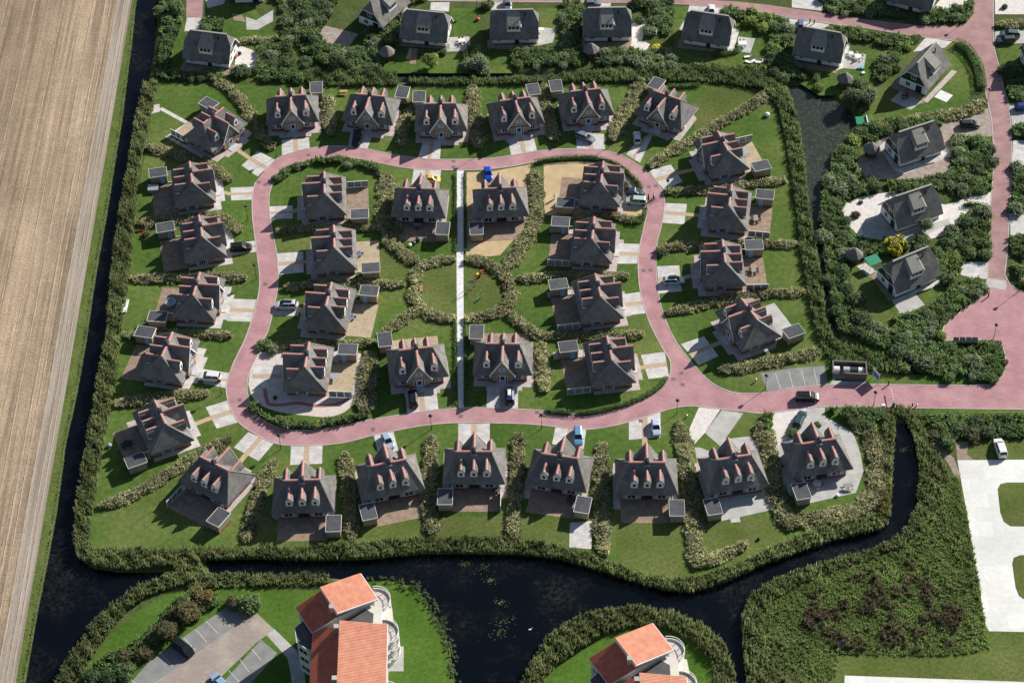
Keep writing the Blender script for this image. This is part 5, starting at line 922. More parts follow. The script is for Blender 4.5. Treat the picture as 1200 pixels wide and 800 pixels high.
# garden tables, chairs, loungers
def chair(mb, x, y, a, z=0):
    T = Matrix.Translation((x, y, z)) @ Matrix.Rotation(a, 4, 'Z'); mb.box(-.24, .24, -.24, .24, .42, .46, T).box(-.24, .24, .2, .25, .46, .95, T)
    for sx in (-.22, .22):
        for sy in (-.22, .22): mb.box(sx - .02, sx + .02, sy - .02, sy + .02, 0, .42, T)
CHN = {}
def table(x, y, deg, lb, m='grey_wood', L=1.7, W=.95, chairs=4, cm='black_metal', rd=False, base=.018):
    t = empty('garden_table')
    if rd: MB().lathe([(L / 2, .70), (L / 2, .75)], 18).build('tabletop', m, t); MB().lathe([(.3, 0), (.05, .1), (.05, .7)], 8).build('leg', cm, t)
    else:
        MB().box(-L / 2, L / 2, -W / 2, W / 2, .70, .75).build('tabletop', m, t)
        for sx in (-1, 1):
            for sy in (-1, 1): MB().box(sx * (L / 2 - .08) - .03, sx * (L / 2 - .08) + .03, sy * (W / 2 - .08) - .03, sy * (W / 2 - .08) + .03, 0, .7).build('leg', cm, t)
    at_ground(t, x, y, deg, base); tag(t, lb, 'table')
    for i in range(chairs):
        if rd: a = 2 * math.pi * i / chairs; px, py, pa = (L / 2 + .35) * math.cos(a), (L / 2 + .35) * math.sin(a), a - math.pi / 2
        else: k = i // 2; px = (-.42 if k == 0 else .42) if chairs > 2 else 0; sy = 1 if i % 2 else -1; py = sy * (W / 2 + .32); pa = 0 if sy > 0 else math.pi
        mb = MB(); chair(mb, 0, 0, 0); o = mb.build('garden_chair', cm); q = rot((px, py, 0), R(deg)) + t.location; o.location = (q.x, q.y, base); o.rotation_euler = (0, 0, pa + R(deg)); dd = o.location - t.location; sec = ['right', 'upper right', 'upper', 'upper left', 'left', 'lower left', 'lower', 'lower right'][int(round(math.atan2(dd.y, dd.x) / (math.pi / 4))) % 8]; sec = CHN.setdefault((lb, sec), sec) if (lb, sec) not in CHN else 'other ' + sec; tag(o, sec + ' chair at the ' + ' '.join(lb.split()[:11]), 'chair', 'chairs at the ' + lb)
table(885.5, 258, 90, 'grey table of the second right column cottage', chairs=4); table(883, 318, 85, 'grey table of the third right column cottage', chairs=4)
table(392.5, 443.5, 90, 'pale blue table on the yellow terrace of the white gravel yard', 'lead_flash', chairs=0); table(870, 53, 0, 'white table on the patio beside the white loungers', 'white_paint', 1.9, 1.3, 4, 'white_paint'); table(541, 50, 10, 'white table on the patio of the first square house', 'white_paint', 1.6, 1.2, 4, 'red_wood')
table(957, 568.5, 0, 'round pale table on the grey yard of the last bottom cottage', 'slab', 1.7, chairs=4, cm='grey_wood', rd=True); table(634, 37, 0, 'small white table beside the second square house', 'white_paint', 1.3, .9, 0, 'white_paint'); table(1005, 68.5, 20, 'white round table on the patio above the pond', 'white_paint', 1.6, chairs=5, cm='white_paint', rd=True); table(997, 65, 20, 'smaller white table left on the patio above the pond', 'white_paint', 1.1, 1.0, 2, 'white_paint')
table(149, 522, -65, 'dark blue table on the dark terrace of the fifth left cottage', 'cloth_dark', 1.8, 1.0, 4, 'cloth_dark'); table(421, 298.5, 90, 'dark blue table beside the second inner left cottage', 'blue_plastic', 1.0, .7, 2, 'cloth_dark'); table(412, 373, 90, 'navy table beside the third inner left cottage', 'blue_plastic', 1.1, .8, 2, 'black_metal')
table(489.5, 266, 0, 'wooden table below the cottage left of the footpath', 'grey_wood', 1.6, .9, 2); table(1060.5, 115, -35, 'brown table in the shade of the green boarded gable', 'wood_dark', 1.6, .9, 2, 'wood_dark'); table(873, 180, -65, 'blue grey table on the yellow terrace of the first cottage right of the loop', 'lead_flash', 1.9, .9, 0)
table(582, 576, 0, 'dark table on the terrace of the third bottom cottage', 'lead', 1.5, .9, 2); table(669, 588, 8, 'dark garden table behind the fourth bottom cottage', 'lead', 1.5, .9, 2)
def picnic(x, y, deg, lb, m='wood', base=.0):
    t = empty('picnic_table')
    for i in range(4): MB().box(-.9, .9, -.36 + i * .18, -.20 + i * .18, .70, .75).build('table_board', m, t)
    for s in (-1, 1): MB().box(-.9, .9, s * .75 - .13, s * .75 + .13, .42, .46).build('bench_board', m, t)
    for x_ in (-.6, .6): f = MB(); f.bar((x_, -.8, .02), (x_, -.2, .7), .07).bar((x_, .8, .02), (x_, .2, .7), .07).bar((x_, -.85, .4), (x_, .85, .4), .07); f.build('frame', m, t)
    at_ground(t, x, y, deg, base); tag(t, lb, 'picnic table')
picnic(402.8, 110, 0, 'yellow wooden picnic table on the lawn between the first and second top cottages'); picnic(994, 571.5, 8, 'grey picnic table on the paved yard of the last bottom cottage', 'grey_wood', .014)
for i, (x, y, dg) in enumerate(((876.5, 67.5, 10), (877.5, 74, -30), (883.5, 72, 40), (889.5, 74, -10), (897.5, 71, 5))):
    t = empty('sun_lounger'); MB().box(-.95, .35, -.32, .32, .28, .36).build('seat', 'white_paint', t); MB().add([(.35, -.32, .28), (.95, -.32, .62), (.95, .32, .62), (.35, .32, .28), (.35, -.32, .36), (.93, -.32, .69), (.93, .32, .69), (.35, .32, .36)], [(0, 3, 2, 1), (4, 5, 6, 7), (0, 1, 5, 4), (1, 2, 6, 5), (2, 3, 7, 6), (3, 0, 4, 7)]).build('backrest', 'white_paint', t)
    for sx in (-.8, .6):
        for sy in (-.27, .27): MB().box(sx - .03, sx + .03, sy - .03, sy + .03, 0, .28).build('leg', 'white_paint', t)
    at_ground(t, x, y, dg); tag(t, 'white lounger on the lawn, ' + ('leftmost upper of the five', 'leftmost lower of the five', 'middle one of the five', 'fourth from left of the five', 'rightmost of the five')[i], 'lounger', 'white loungers on the lawn')
for x, y, m, lb in ((1007, 80.5, 'cyan_plastic', 'turquoise cushion box at the patio above the pond, left one'), (1010.5, 80.8, 'cyan_plastic', 'turquoise cushion box at the patio above the pond, right one'), (1011.5, 86.5, 'white_paint', 'white folded cloth on the lawn above the pond')):
    o = MB().box(-.35, .35, -.3, .3, 0, .35).box(-.38, .38, -.33, .33, .35, .4).build('storage_box', m); at_ground(o, x, y, 15); tag(o, lb, 'box')
# odd things in gardens
t = empty('hot_tub'); MB().lathe([(1.15, 0), (1.2, .8), (1.0, .85), (.95, .6), (.2, .55)], 22).build('tub', 'steel', t); MB().lathe([(.94, .61), (.02, .63)], 22).build('cover', 'lead_flash', t); at_ground(t, 200, 357, 0, .018); tag(t, 'round grey hot tub on the terrace of the third left cottage', 'hot tub')
t = empty('hot_tub'); MB().box(-1.1, 1.1, -.9, .9, 0, .8).build('tub', 'grey_wood', t); MB().box(-1.16, 1.16, -.96, .96, .8, .95).build('cover', 'steel', t); at_ground(t, 180, 223, 2); tag(t, 'pale covered square hot tub below the shed of the first left cottage', 'hot tub')
t = empty('pontoon'); 
for i in range(9): MB().box(-1.5, 1.5, -1.9 + i * .42, -1.5 + i * .42, .25, .32).build('plank', 'white_wall', t)
for sx in (-1.3, 1.3):
    for sy in (-1.7, 1.7): MB().lathe([(.08, -1.2), (.08, .7)], 8, (sx, sy)).build('post', 'grey_wood', t)
at_ground(t, 142, 359, -4, .0); tag(t, 'white board pontoon at the ditch edge left of the third left cottage', 'pontoon')
t = empty('kayak'); MB().add([(-1.2, 0, .2), (-.5, -.35, .05), (.5, -.35, .05), (1.2, 0, .2), (.5, .35, .05), (-.5, .35, .05), (-.5, 0, .42), (.5, 0, .42)], [(0, 1, 6), (1, 2, 7, 6), (2, 3, 7), (3, 4, 7), (4, 5, 6, 7), (5, 0, 6), (5, 4, 3, 2, 1, 0)]).build('hull', 'red_plastic', t); MB().lathe([(.2, .38), (.26, .46), (.2, .44)], 10, (0, 0)).build('cockpit_rim', 'trim', t); at_ground(t, 164, 271.5, 5); tag(t, 'small bright red boat lying on the lawn behind the second left cottage', 'boat')
t = empty('tarpaulin_shelter'); MB().add([(-1.5, -1.2, 1.9), (1.5, -1.2, 1.9), (1.5, 1.2, 2.25), (-1.5, 1.2, 2.25), (-1.5, -1.2, 1.84), (1.5, -1.2, 1.84), (1.5, 1.2, 2.19), (-1.5, 1.2, 2.19)], [(0, 1, 2, 3), (7, 6, 5, 4), (0, 4, 5, 1), (1, 5, 6, 2), (2, 6, 7, 3), (3, 7, 4, 0)]).build('canopy', 'green_plastic', t)
for sx in (-1.4, 1.4):
    for sy in (-1.1, 1.1): MB().box(sx - .04, sx + .04, sy - .04, sy + .04, 0, 1.85).build('pole', 'steel', t)
at_ground(t, 1022, 312.5, 25); tag(t, 'green tarpaulin shelter beside the house with the yellow tree', 'shelter')
t = empty('trampoline_box'); MB().box(-1.2, 1.2, -1.3, 1.3, 0, .5).build('basin', 'green_plastic', t); MB().box(1.2, 1.4, -1.35, 1.35, 0, .9).build('screen', 'white_paint', t); at_ground(t, 1009, 143, 0); tag(t, 'green basin with white side screen at the pond shore', 'basin')
for x, y, m, lb, s in ((276, 68, 'red_plastic', 'red garden pot before the house by the field', .4), (281, 64, 'black_metal', 'black barbecue before the house by the field', .5), (480.5, 288.5, 'white_paint', 'small white garden tub on the lawn left of the footpath', .45), (485, 286, 'lead', 'dark barbecue next to the small white tub on the lawn', .5), (490, 282, 'lead', 'dark covered grill near the shed left of the footpath', .6), (322.5, 467, 'black_metal', 'dark round pot on the white gravel yard', .45), (350, 13, 'white_paint', 'white garden urn by the upper edge', .4),
                        (560, 24, 'pink_plastic', 'small pink play tent on the lawn between the square houses', .5), (128 * 1.0 + .5, 523, 'lead_flash', 'pale blue tub on the lawn behind the fifth left cottage', .5), (799.5, 150.5, 'white_paint', 'white covered tub at the corner of the last top cottage', .8), (981, 581, 'white_paint', 'small white pot at the edge of the paved yard', .35), (899, 136, 'white_paint', 'white garden stove at the edge of the marram hedge', .6), (889, 632, 'trim', 'dark ball on the lawn near the last sheds', .35)):
    o = MB().lathe([(s * .5, 0), (s * .8, s * .25), (s, s * .7), (s * .85, s * 1.25), (s * .4, s * 1.5), (s * .1, s * 1.6)], 14).build('garden_pot', m, smooth=False); at_ground(o, x, y, 0); tag(o, lb, 'garden pot')
o = MB().box(-.7, .7, -.35, .35, 0, .35).add([(-.7, -.35, .35), (.7, -.35, .35), (.5, 0, .6), (-.5, 0, .6), (.7, .35, .35), (-.7, .35, .35)], [(0, 1, 2, 3), (1, 4, 2), (4, 5, 3, 2), (5, 0, 3)]).build('water_trough', 'blue_plastic'); at_ground(o, 986, 752.5, 35); tag(o, 'small bright blue trough in the rough meadow at lower right', 'trough')
# swans
for x, y, dg, lb in ((621, 738, 20, 'white swan swimming on the dark canal, further left one'), (636, 757, 60, 'white swan by the reeds of the canal, further right one')):
    v = MB(); prof = [(-.55, .02, .28), (-.4, .16, .30), (-.1, .26, .32), (.25, .22, .30), (.42, .10, .28)]
    T = None; n = 8; vv = []; ff = []
    for i, (xx, r, z) in enumerate(prof):
        for k in range(n): a = 2 * math.pi * k / n; vv.append((xx, r * math.cos(a), z + r * .8 * math.sin(a)))
    neck = [(.47, .055, .38), (.55, .05, .55), (.52, .045, .72), (.60, .065, .80), (.72, .045, .78), (.82, .01, .76)]
    for xx, r, z in neck:
        for k in range(n): a = 2 * math.pi * k / n; vv.append((xx, r * math.cos(a), z + r * math.sin(a)))
    q = len(prof) + len(neck)
    for i in range(q - 1):
        for k in range(n): ff.append((i * n + k, i * n + (k + 1) % n, (i + 1) * n + (k + 1) % n, (i + 1) * n + k))
    ff += [tuple(range(n))[::-1], tuple((q - 1) * n + k for k in range(n))]
    o = v.add(vv, ff).build('swan', 'swan', smooth=True); p = G(x, y, -.62); o.location = (p.x, p.y, -.66); o.rotation_euler = (0, 0, R(dg)); o.scale = (.7,) * 3; tag(o, lb, 'swan')
# people: two cyclists standing with their bicycles, one person in the sandy yard
def person(x, y, deg, lb, shirt, trousers, seat=False):
    t = empty('person'); V = [(0, 0, .95), (0, 0, 1.15), (0, 0, 1.38), (0, 0, 1.5), (.02, 0, 1.62), (.02, 0, 1.72), (0, .19, 1.4), (.04, .25, 1.13), (.18, .22, .95), (0, -.19, 1.4), (.04, -.25, 1.13), (.18, -.22, .95), (0, .1, .9), (.04, .11, .5), (-.02, .12, .09), (.12, .13, .04), (0, -.1, .9), (.10, -.11, .5), (.06, -.12, .09), (.2, -.13, .04)]
    E_ = [(0, 1), (1, 2), (2, 3), (3, 4), (4, 5), (2, 6), (6, 7), (7, 8), (2, 9), (9, 10), (10, 11), (0, 12), (12, 13), (13, 14), (14, 15), (0, 16), (16, 17), (17, 18), (18, 19)]
    rr = [.15, .14, .16, .06, .09, .085, .065, .05, .04, .065, .05, .04, .09, .065, .045, .04, .09, .065, .045, .04]
    me = bpy.data.meshes.new('body'); me.from_pydata(V, E_, []); o = bpy.data.objects.new('body', me); COL.objects.link(o); o.parent = t; me.materials.append(M['skin'])
    sk = o.modifiers.new('Skin', 'SKIN'); 
    lay = me.skin_vertices[0].data if me.skin_vertices else None
    if lay is None:
        bpy.context.view_layer.objects.active = o
    for i, d_ in enumerate(o.data.skin_vertices[0].data if o.data.skin_vertices else []): d_.radius = (rr[i], rr[i]); d_.use_root = (i == 0)
    o.modifiers.new('Subdivision', 'SUBSURF').levels = 1
    sh = MB().lathe([(.20, .92), (.185, 1.1), (.21, 1.32), (.17, 1.46), (.09, 1.5)], 14).build('shirt', shirt, t)
    for s in (-1, 1): sh2 = MB(); sh2.bar((0, s * .18, 1.42), (.04, s * .25, 1.13), .15); sh2.build('sleeve', shirt, t); tr = MB(); tr.bar((0 if s > 0 else .0, s * .1, .98), (.04 if s > 0 else .10, s * .11, .5), .2); tr.bar((.04 if s > 0 else .10, s * .11, .52), (-.02 if s > 0 else .06, s * .12, .1), .15); tr.build('trouser_leg', trousers, t)
    MB().lathe([(.10, 1.70), (.105, 1.76), (.07, 1.83), (.01, 1.85)], 12, (.0, 0)).build('hair', 'hair', t); at_ground(t, x, y, deg, .02); tag(t, lb, 'person', None); return t
def bicycle(x, y, deg, lb):
    t = empty('bicycle')
    for xx in (-.52, .52):
        wh = MB(); ring = [(xx + .34 * math.cos(a), 0, .35 + .34 * math.sin(a)) for a in np.linspace(0, 2 * math.pi, 17)]
        for i in range(16): wh.bar(ring[i], ring[i + 1], .05, .05)
        wh.build('wheel', 'tyre', t)
    f = MB(); f.bar((-.52, 0, .35), (-.1, 0, .32), .04).bar((-.1, 0, .32), (-.2, 0, .85), .04).bar((-.1, 0, .32), (.38, 0, .85), .04).bar((-.2, 0, .8), (.38, 0, .85), .04).bar((.52, 0, .35), (.36, 0, 1.0), .04); f.build('frame', 'lead_flash', t)
    MB().box(-.32, -.08, -.07, .07, .88, .93).build('saddle', 'trim', t); MB().bar((.34, -.28, 1.02), (.34, .28, 1.02), .035).build('handlebar', 'trim', t); at_ground(t, x, y, deg, .026); tag(t, lb, 'bicycle', None)
person(759.5, 234.5, 20, 'person in dark clothes standing on the road, left one of the pair', 'cloth_dark', 'cloth_dark'); person(766, 233.5, 200, 'person in a pale top standing on the road, right one of the pair', 'cloth_white', 'cloth_dark')
bicycle(761.5, 236.5, 25, 'bicycle in front of the person in dark clothes'); bicycle(766.5, 236, 35, 'bicycle held by the person in the pale top')
person(649.5, 233.5, 0, 'person in a white top standing in the sandy yard', 'cloth_white', 'cloth_white')
# ================================================================== VEGETATION
def blades(pts, h, spread, width, n, droop=.25, seed=0, z=0.0, lean=None):
    """pts (k,2), h (k,) -> many thin bent leaves; returns V, F(tri)"""
    g = np.random.default_rng(seed); k = len(pts)
    base = np.repeat(np.c_[pts, np.full(k, z) if np.isscalar(z) else z], n, 0); hh = np.repeat(h, n) * g.uniform(.65, 1.15, k * n)
    a = g.uniform(0, 2 * np.pi, k * n); r0 = g.uniform(0, .25, k * n) * spread; r1 = spread * g.uniform(.25, 1.0, k * n)
    dx, dy = np.cos(a), np.sin(a); b = base.copy(); b[:, 0] += dx * r0; b[:, 1] += dy * r0
    m = b.copy(); m[:, 0] += dx * r1 * .45; m[:, 1] += dy * r1 * .45; m[:, 2] += hh * .75
    t = b.copy(); t[:, 0] += dx * r1 * 1.1; t[:, 1] += dy * r1 * 1.1; t[:, 2] += hh * (1 - droop * g.uniform(0, 1, k * n))
    if lean is not None: m[:, :2] += np.array(lean) * .5; t[:, :2] += np.array(lean)
    pa = g.uniform(0, np.pi, k * n); sx, sy = np.cos(pa) * width, np.sin(pa) * width
    s = np.stack([sx, sy, np.zeros_like(sx)], 1)
    V = np.stack([b - s * .5, b + s * .5, m + s * .6, m - s * .6, t], 1).reshape(-1, 3); i = np.arange(k * n)[:, None] * 5
    F_ = np.concatenate([i + [0, 1, 2], i + [0, 2, 3], i + [3, 2, 4]], 0); return V, F_
def along(line, wid, dens, seed):
    P = np.array(line); g = np.random.default_rng(seed); seg = np.hypot(*np.diff(P, axis=0).T); cum = np.r_[0, np.cumsum(seg)]; n = max(4, int(cum[-1] * wid * dens))
    s = g.uniform(0, cum[-1], n); k = np.clip(np.searchsorted(cum, s) - 1, 0, len(seg) - 1); t = (s - cum[k]) / seg[k]; c = P[k] + (P[k + 1] - P[k]) * t[:, None]
    d = (P[k + 1] - P[k]) / seg[k][:, None]; nn = np.stack([-d[:, 1], d[:, 0]], 1); wv = wid * (1 + .22 * np.sin(s * .9 + seed) + .15 * np.sin(s * 2.3 + seed * 3)) ; u = g.uniform(-.5, .5, n) * wv
    endt = np.minimum(s, cum[-1] - s); u *= np.clip(endt / (wid * .6), .45, 1); return c + nn * u[:, None], np.abs(u) / (wid * .5), s
def mound(line, wid, h, m, parent, seed=0):
    """lumpy core below the leaves so that nothing shows through"""
    P = np.array(line); T = np.gradient(P, axis=0); T /= np.linalg.norm(T, axis=1)[:, None] + 1e-9; N_ = np.stack([-T[:, 1], T[:, 0]], 1); g = np.random.default_rng(seed)
    prof = [(-.5, 0), (-.42, .5), (-.18, .9), (.15, 1), (.4, .55), (.5, 0)]; v = []; f = []; n = len(P)
    for i in range(n):
        e = .35 if i in (0, n - 1) else 1
        for u, z in prof: q = P[i] + N_[i] * u * wid * g.uniform(.85, 1.1) * (e if e < 1 else 1); v.append((q[0], q[1], z * h * e * g.uniform(.75, 1.15) - .02))
    K = len(prof)
    for i in range(n - 1):
        for k in range(K - 1): f.append((i * K + k, (i + 1) * K + k, (i + 1) * K + k + 1, i * K + k + 1))
    f += [tuple(range(K)), tuple((n - 1) * K + k for k in range(K))[::-1]]
    o = MB().add(v, f).build('mound', m, parent); return o
def resample(px, step=1.4, z=.5):
    P = np.array([G2(p, z) for p in smooth(px, 6)]); seg = np.hypot(*np.diff(P, axis=0).T); c = np.r_[0, np.cumsum(seg)]; n = max(3, int(c[-1] / step) + 1); s = np.linspace(0, c[-1], n)
    return np.stack([np.interp(s, c, P[:, 0]), np.interp(s, c, P[:, 1])], 1)
HED = [
 ([(250, 92), (262, 97), (275, 108), (288, 124), (297, 142)], 3.2, 'from the dark house corner down beside the diagonal top left cottage'), ([(300, 145), (308, 160), (320, 174)], 3, 'short piece left of the first top row cottage'),
 ([(386, 113), (385, 132), (389, 158)], 3.4, 'between the first and second cottages of the top row'), ([(484, 124), (475, 142), (471, 170)], 3.0, 'between the second and third cottages of the top row'), ([(555, 98), (555, 125), (559, 150), (561, 172)], 3.9, 'between the third and fourth cottages of the top row'),
 ([(638, 98), (641, 125), (647, 150), (650, 164)], 3.4, 'between the fourth and fifth cottages of the top row'), ([(753, 92), (741, 117), (728, 140), (718, 164)], 3.8, 'between the fifth and last cottages of the top row'), ([(905, 105), (893, 114), (872, 128), (845, 143), (818, 160), (775, 184), (762, 195)], 3.2, 'diagonally from the reeds to the upper right bend of the road'),
 ([(781, 223), (815, 222), (850, 219), (890, 213), (921, 211)], 2.8, 'between the first and second cottages of the right column'), ([(771, 293), (790, 288), (825, 287), (880, 284), (936, 285)], 2.8, 'between the second and third cottages of the right column'), ([(782, 365), (812, 359), (850, 350), (897, 343), (944, 341)], 2.9, 'between the third and lowest cottages of the right column'),
 ([(843, 432), (875, 429), (905, 422), (932, 417), (962, 411)], 3.2, 'above the parking bays'), ([(172, 172), (198, 177), (225, 186), (250, 195), (270, 212)], 3.4, 'between the diagonal corner cottage and first left column cottage'), ([(162, 261), (190, 258), (215, 256), (250, 252), (268, 258), (281, 272)], 3.2, 'between the first and second cottages of the left column'),
 ([(154, 325), (212, 325), (250, 322), (290, 325)], 2.8, 'between the second and third cottages of the left column'), ([(146, 392), (185, 390), (235, 390), (272, 392)], 2.6, 'between the third and fourth cottages of the left column'), ([(136, 472), (165, 468), (200, 463), (245, 460)], 3.2, 'between the fourth and fifth cottages of the left column'),
 ([(117, 592), (140, 585), (165, 574), (212, 545), (240, 528), (270, 513)], 3.2, 'between the fifth left cottage and the diagonal lower left cottage'), ([(323, 538), (311, 560), (300, 590), (289, 634)], 3.1, 'between the diagonal lower left cottage and the first bottom cottage'), ([(405, 530), (408, 560), (410, 592), (414, 632)], 3.1, 'between the first and second cottages of the bottom row'),
 ([(507, 510), (505, 545), (502, 580), (509, 625)], 3.3, 'between the second and third cottages of the bottom row'), ([(608, 508), (608, 540), (604, 580), (602, 628)], 3.2, 'between the third and fourth cottages of the bottom row'), ([(707, 518), (705, 550), (706, 595), (708, 650)], 3.6, 'between the fourth and fifth cottages of the bottom row'),
 ([(797, 493), (803, 525), (808, 565), (812, 600), (818, 664)], 3.8, 'between the fifth and sixth cottages of the bottom row'), ([(822, 661), (850, 648), (877, 636)], 3.0, 'short arm on the lawn pointing right near the canal'), ([(889, 495), (899, 515), (906, 550), (914, 590), (930, 618)], 4.2, 'between the sixth and last cottages of the bottom row'),
 ([(1000, 486), (1016, 500), (1026, 520), (1030, 550), (1027, 575), (1004, 597), (960, 606), (932, 612)], 4.6, 'curving round the paved yard of the last bottom cottage'), ([(325, 270), (362, 267), (405, 266), (442, 266)], 2.4, 'between the first and second inner left cottages'), ([(335, 337), (375, 331), (420, 331), (475, 332)], 2.8, 'between the second and third inner left cottages'),
 ([(314, 408), (350, 403), (400, 402), (440, 400)], 2.4, 'between the third and lowest inner left cottages'), ([(452, 203), (455, 222), (453, 245), (450, 268)], 5.0, 'thick upright belt left of the upper footpath cottage'), ([(450, 270), (462, 286), (476, 298), (492, 308)], 3.4, 'running from the thick belt down to the round lawn'),
 ([(487, 333), (486, 324), (492, 314), (504, 307), (520, 303.5), (534, 303)], 3.0, 'upper left quarter of the ring round the lawn'), ([(547, 303), (562, 304), (578, 311), (592, 322), (600, 334)], 3.3, 'upper right quarter of the ring round the lawn'), ([(600, 336), (600, 348), (592, 360), (576, 367), (560, 371), (546, 373)], 3.3, 'lower right quarter of the ring round the lawn'),
 ([(535, 373), (518, 371), (503, 366), (491, 356), (485, 344), (486, 336)], 3.2, 'lower left quarter of the ring round the lawn'), ([(493, 360), (480, 368), (466, 378), (449, 390)], 3.0, 'from the ring down left to the lower footpath cottage'), ([(592, 316), (606, 297), (618, 278), (627, 262), (629, 240), (627, 200)], 3.8, 'from the ring up along the sandy yards'),
 ([(607, 326), (650, 323), (690, 322), (737, 323)], 2.8, 'between the second and third inner right cottages'), ([(598, 366), (614, 380), (636, 392), (690, 392), (755, 391)], 2.8, 'from the ring to the road above the lowest inner right cottage'), ([(635, 402), (637, 430), (638, 458)], 3.4, 'upright piece right of the lower right footpath cottage'),
 ([(435, 412), (433, 435), (430, 460), (426, 482)], 4.6, 'thick belt left of the lower left footpath cottage'), ([(672, 254), (700, 253), (722, 252), (742, 258)], 2.2, 'between the first and second inner right cottages'), ([(1168, 29), (1205, 26)], 3.4, 'at the right edge above the pair of parked cars'),
 ([(1030, 148), (1070, 141), (1100, 135), (1130, 131), (1152, 118)], 4.2, 'below the lawn of the house in the road fork'), ([(442, 268), (470, 262), (450, 285)], 2.4, 'small piece beside the first inner left shed'), ([(275, 50), (292, 46), (310, 47), (326, 44)], 2.6, 'between the two uppermost left houses')]
for i, (px, wd, lb) in enumerate(HED):
    t = empty('marram_hedge'); L_ = resample(px); c0 = L_.mean(0); t.location = (*c0, 0); L0 = L_ - c0
    mound(L0, wd * .7, .65, 'marram_core', t, i); pts, u, s = along(L0, wd * .84, 17, i + 5); hh = (1.1 - .5 * u ** 2) * (1 + .16 * np.sin(s * 1.7 + i) * np.cos(s * .6) + .12 * np.sin(pts[:, 0] * 3.9 + i) * np.sin(pts[:, 1] * 4.3 + 1)) * RNG.uniform(.8, 1.2, len(pts))
    V, F_ = blades(pts, hh, .55, .14, 6, .5, seed=i, z=0.0, lean=(-.16, -.12)); o = linkmesh('grass_tufts', npmesh('grass_tufts', V, F_, 'marram'), t); o['kind'] = 'stuff'
    tag(t, 'pale marram grass hedge ' + lb, 'hedge', 'marram grass hedges')
# reeds and rough meadow: nobody could count these
def scatter(poly, dens, seed):
    W = np.array(W_(poly)); g = np.random.default_rng(seed); lo, hi = W.min(0), W.max(0); n = int((hi - lo).prod() * dens); P = g.uniform(lo, hi, (n, 2)); return P[inpoly(P, W)]
def stuff(name, polys, dens, h, spread, width, n, m, seed, label, z=-.3, clump=None, droop=.2, lump=.14):
    P = np.concatenate([scatter(p, dens, seed + 17 * i) for i, p in enumerate(polys)]); 
    if clump: q = sum(a_ * np.sin(P[:, 0] * clump * math.cos(t_) * f_ + P[:, 1] * clump * math.sin(t_) * f_ + p_) for a_, t_, f_, p_ in ((1, .3, .7, 1), (1, 1.9, .9, 4), (.8, 2.8, 1.5, 2), (.7, 1.1, 2.1, 5), (.7, .2, 2.9, 3), (.5, 2.3, 4.2, 0))); P = P[q > .35]
    hh = h * (1 + .22 * np.sin(P[:, 0] * .5) * np.cos(P[:, 1] * .61) + .12 * np.sin(P[:, 0] * 1.7 + P[:, 1] * 1.3) + lump * np.sin(P[:, 0] * 2.9 + np.sin(P[:, 1])) * np.sin(P[:, 1] * 3.3 + np.sin(P[:, 0] * 1.1))); V, F_ = blades(P, hh, spread, width, n, droop, seed, z)
    o = linkmesh(name, npmesh(name, V, F_, m)); tag(o, label, 'reeds' if 'reed' in name else 'grass', kind='stuff'); return o
stuff('reeds', [[(168, 100), (186, 98), (178, 135), (171, 170), (163, 200), (160, 240), (155, 300), (150, 340), (145, 370), (141, 400), (138, 440), (130, 480), (122, 520), (114, 570), (107, 610), (105, 634), (112, 643), (150, 644), (232, 643), (232, 652), (238, 668), (246, 680), (226, 684), (200, 690), (172, 700), (148, 718), (125, 745), (105, 775), (90, 800), (88, 812), (62, 812), (76, 778), (104, 738), (134, 708), (168, 686), (204, 674), (205, 664), (140, 669), (108, 664), (92, 655), (86, 630), (91, 580), (100, 530), (109, 480), (117, 430), (125, 400), (128, 350), (134, 290), (141, 245), (150, 200), (158, 150)]],
      11, 1.9, .42, .11, 4, 'reed', 1, 'belt of tall olive reeds along the dark ditch on the left')
stuff('reeds', [[(232, 643), (300, 642), (367, 641), (425, 635), (500, 631), (600, 629), (640, 637), (687, 648), (725, 662), (760, 674), (790, 679), (825, 673), (865, 660), (900, 643), (932, 630), (962, 619), (1000, 610), (1034, 604), (1042, 612), (1032, 621), (980, 632), (940, 646), (900, 660), (850, 682), (812, 694), (780, 692), (740, 681), (700, 668), (650, 654), (600, 649), (500, 648), (430, 655), (370, 657), (300, 655), (236, 656)]],
      11, 1.6, .42, .11, 4, 'reed', 2, 'belt of tall reeds along the upper shore of the black canal')
stuff('reeds', [[(606, 812), (622, 778), (640, 748), (668, 728), (702, 716), (745, 712), (788, 718), (824, 732), (850, 757), (860, 785), (864, 812), (838, 812), (834, 776), (812, 753), (780, 737), (740, 734), (703, 747), (668, 770), (640, 792), (632, 812)]], 11, 1.9, .42, .11, 4, 'reed', 3, 'crescent of tall reeds round the middle apartment block')
stuff('reeds', [[(880, 697), (905, 680), (960, 661), (1000, 650), (1042, 636), (1062, 618), (1074, 590), (1078, 550), (1070, 510), (1060, 492), (1048, 488), (1050, 477), (1066, 478), (1080, 500), (1100, 530), (1112, 560), (1104, 590), (1085, 615), (1060, 640), (1020, 655), (970, 672), (930, 690), (905, 705), (893, 730), (900, 765), (925, 790), (960, 812), (876, 812), (870, 760), (869, 720)], [(1034, 480), (1050, 482), (1049, 498), (1046, 550), (1043, 606), (1030, 610), (1034, 560)]], 11, 1.45, .42, .11, 4, 'reed', 4, 'broad belt of reeds on the lower right shore of the canal')
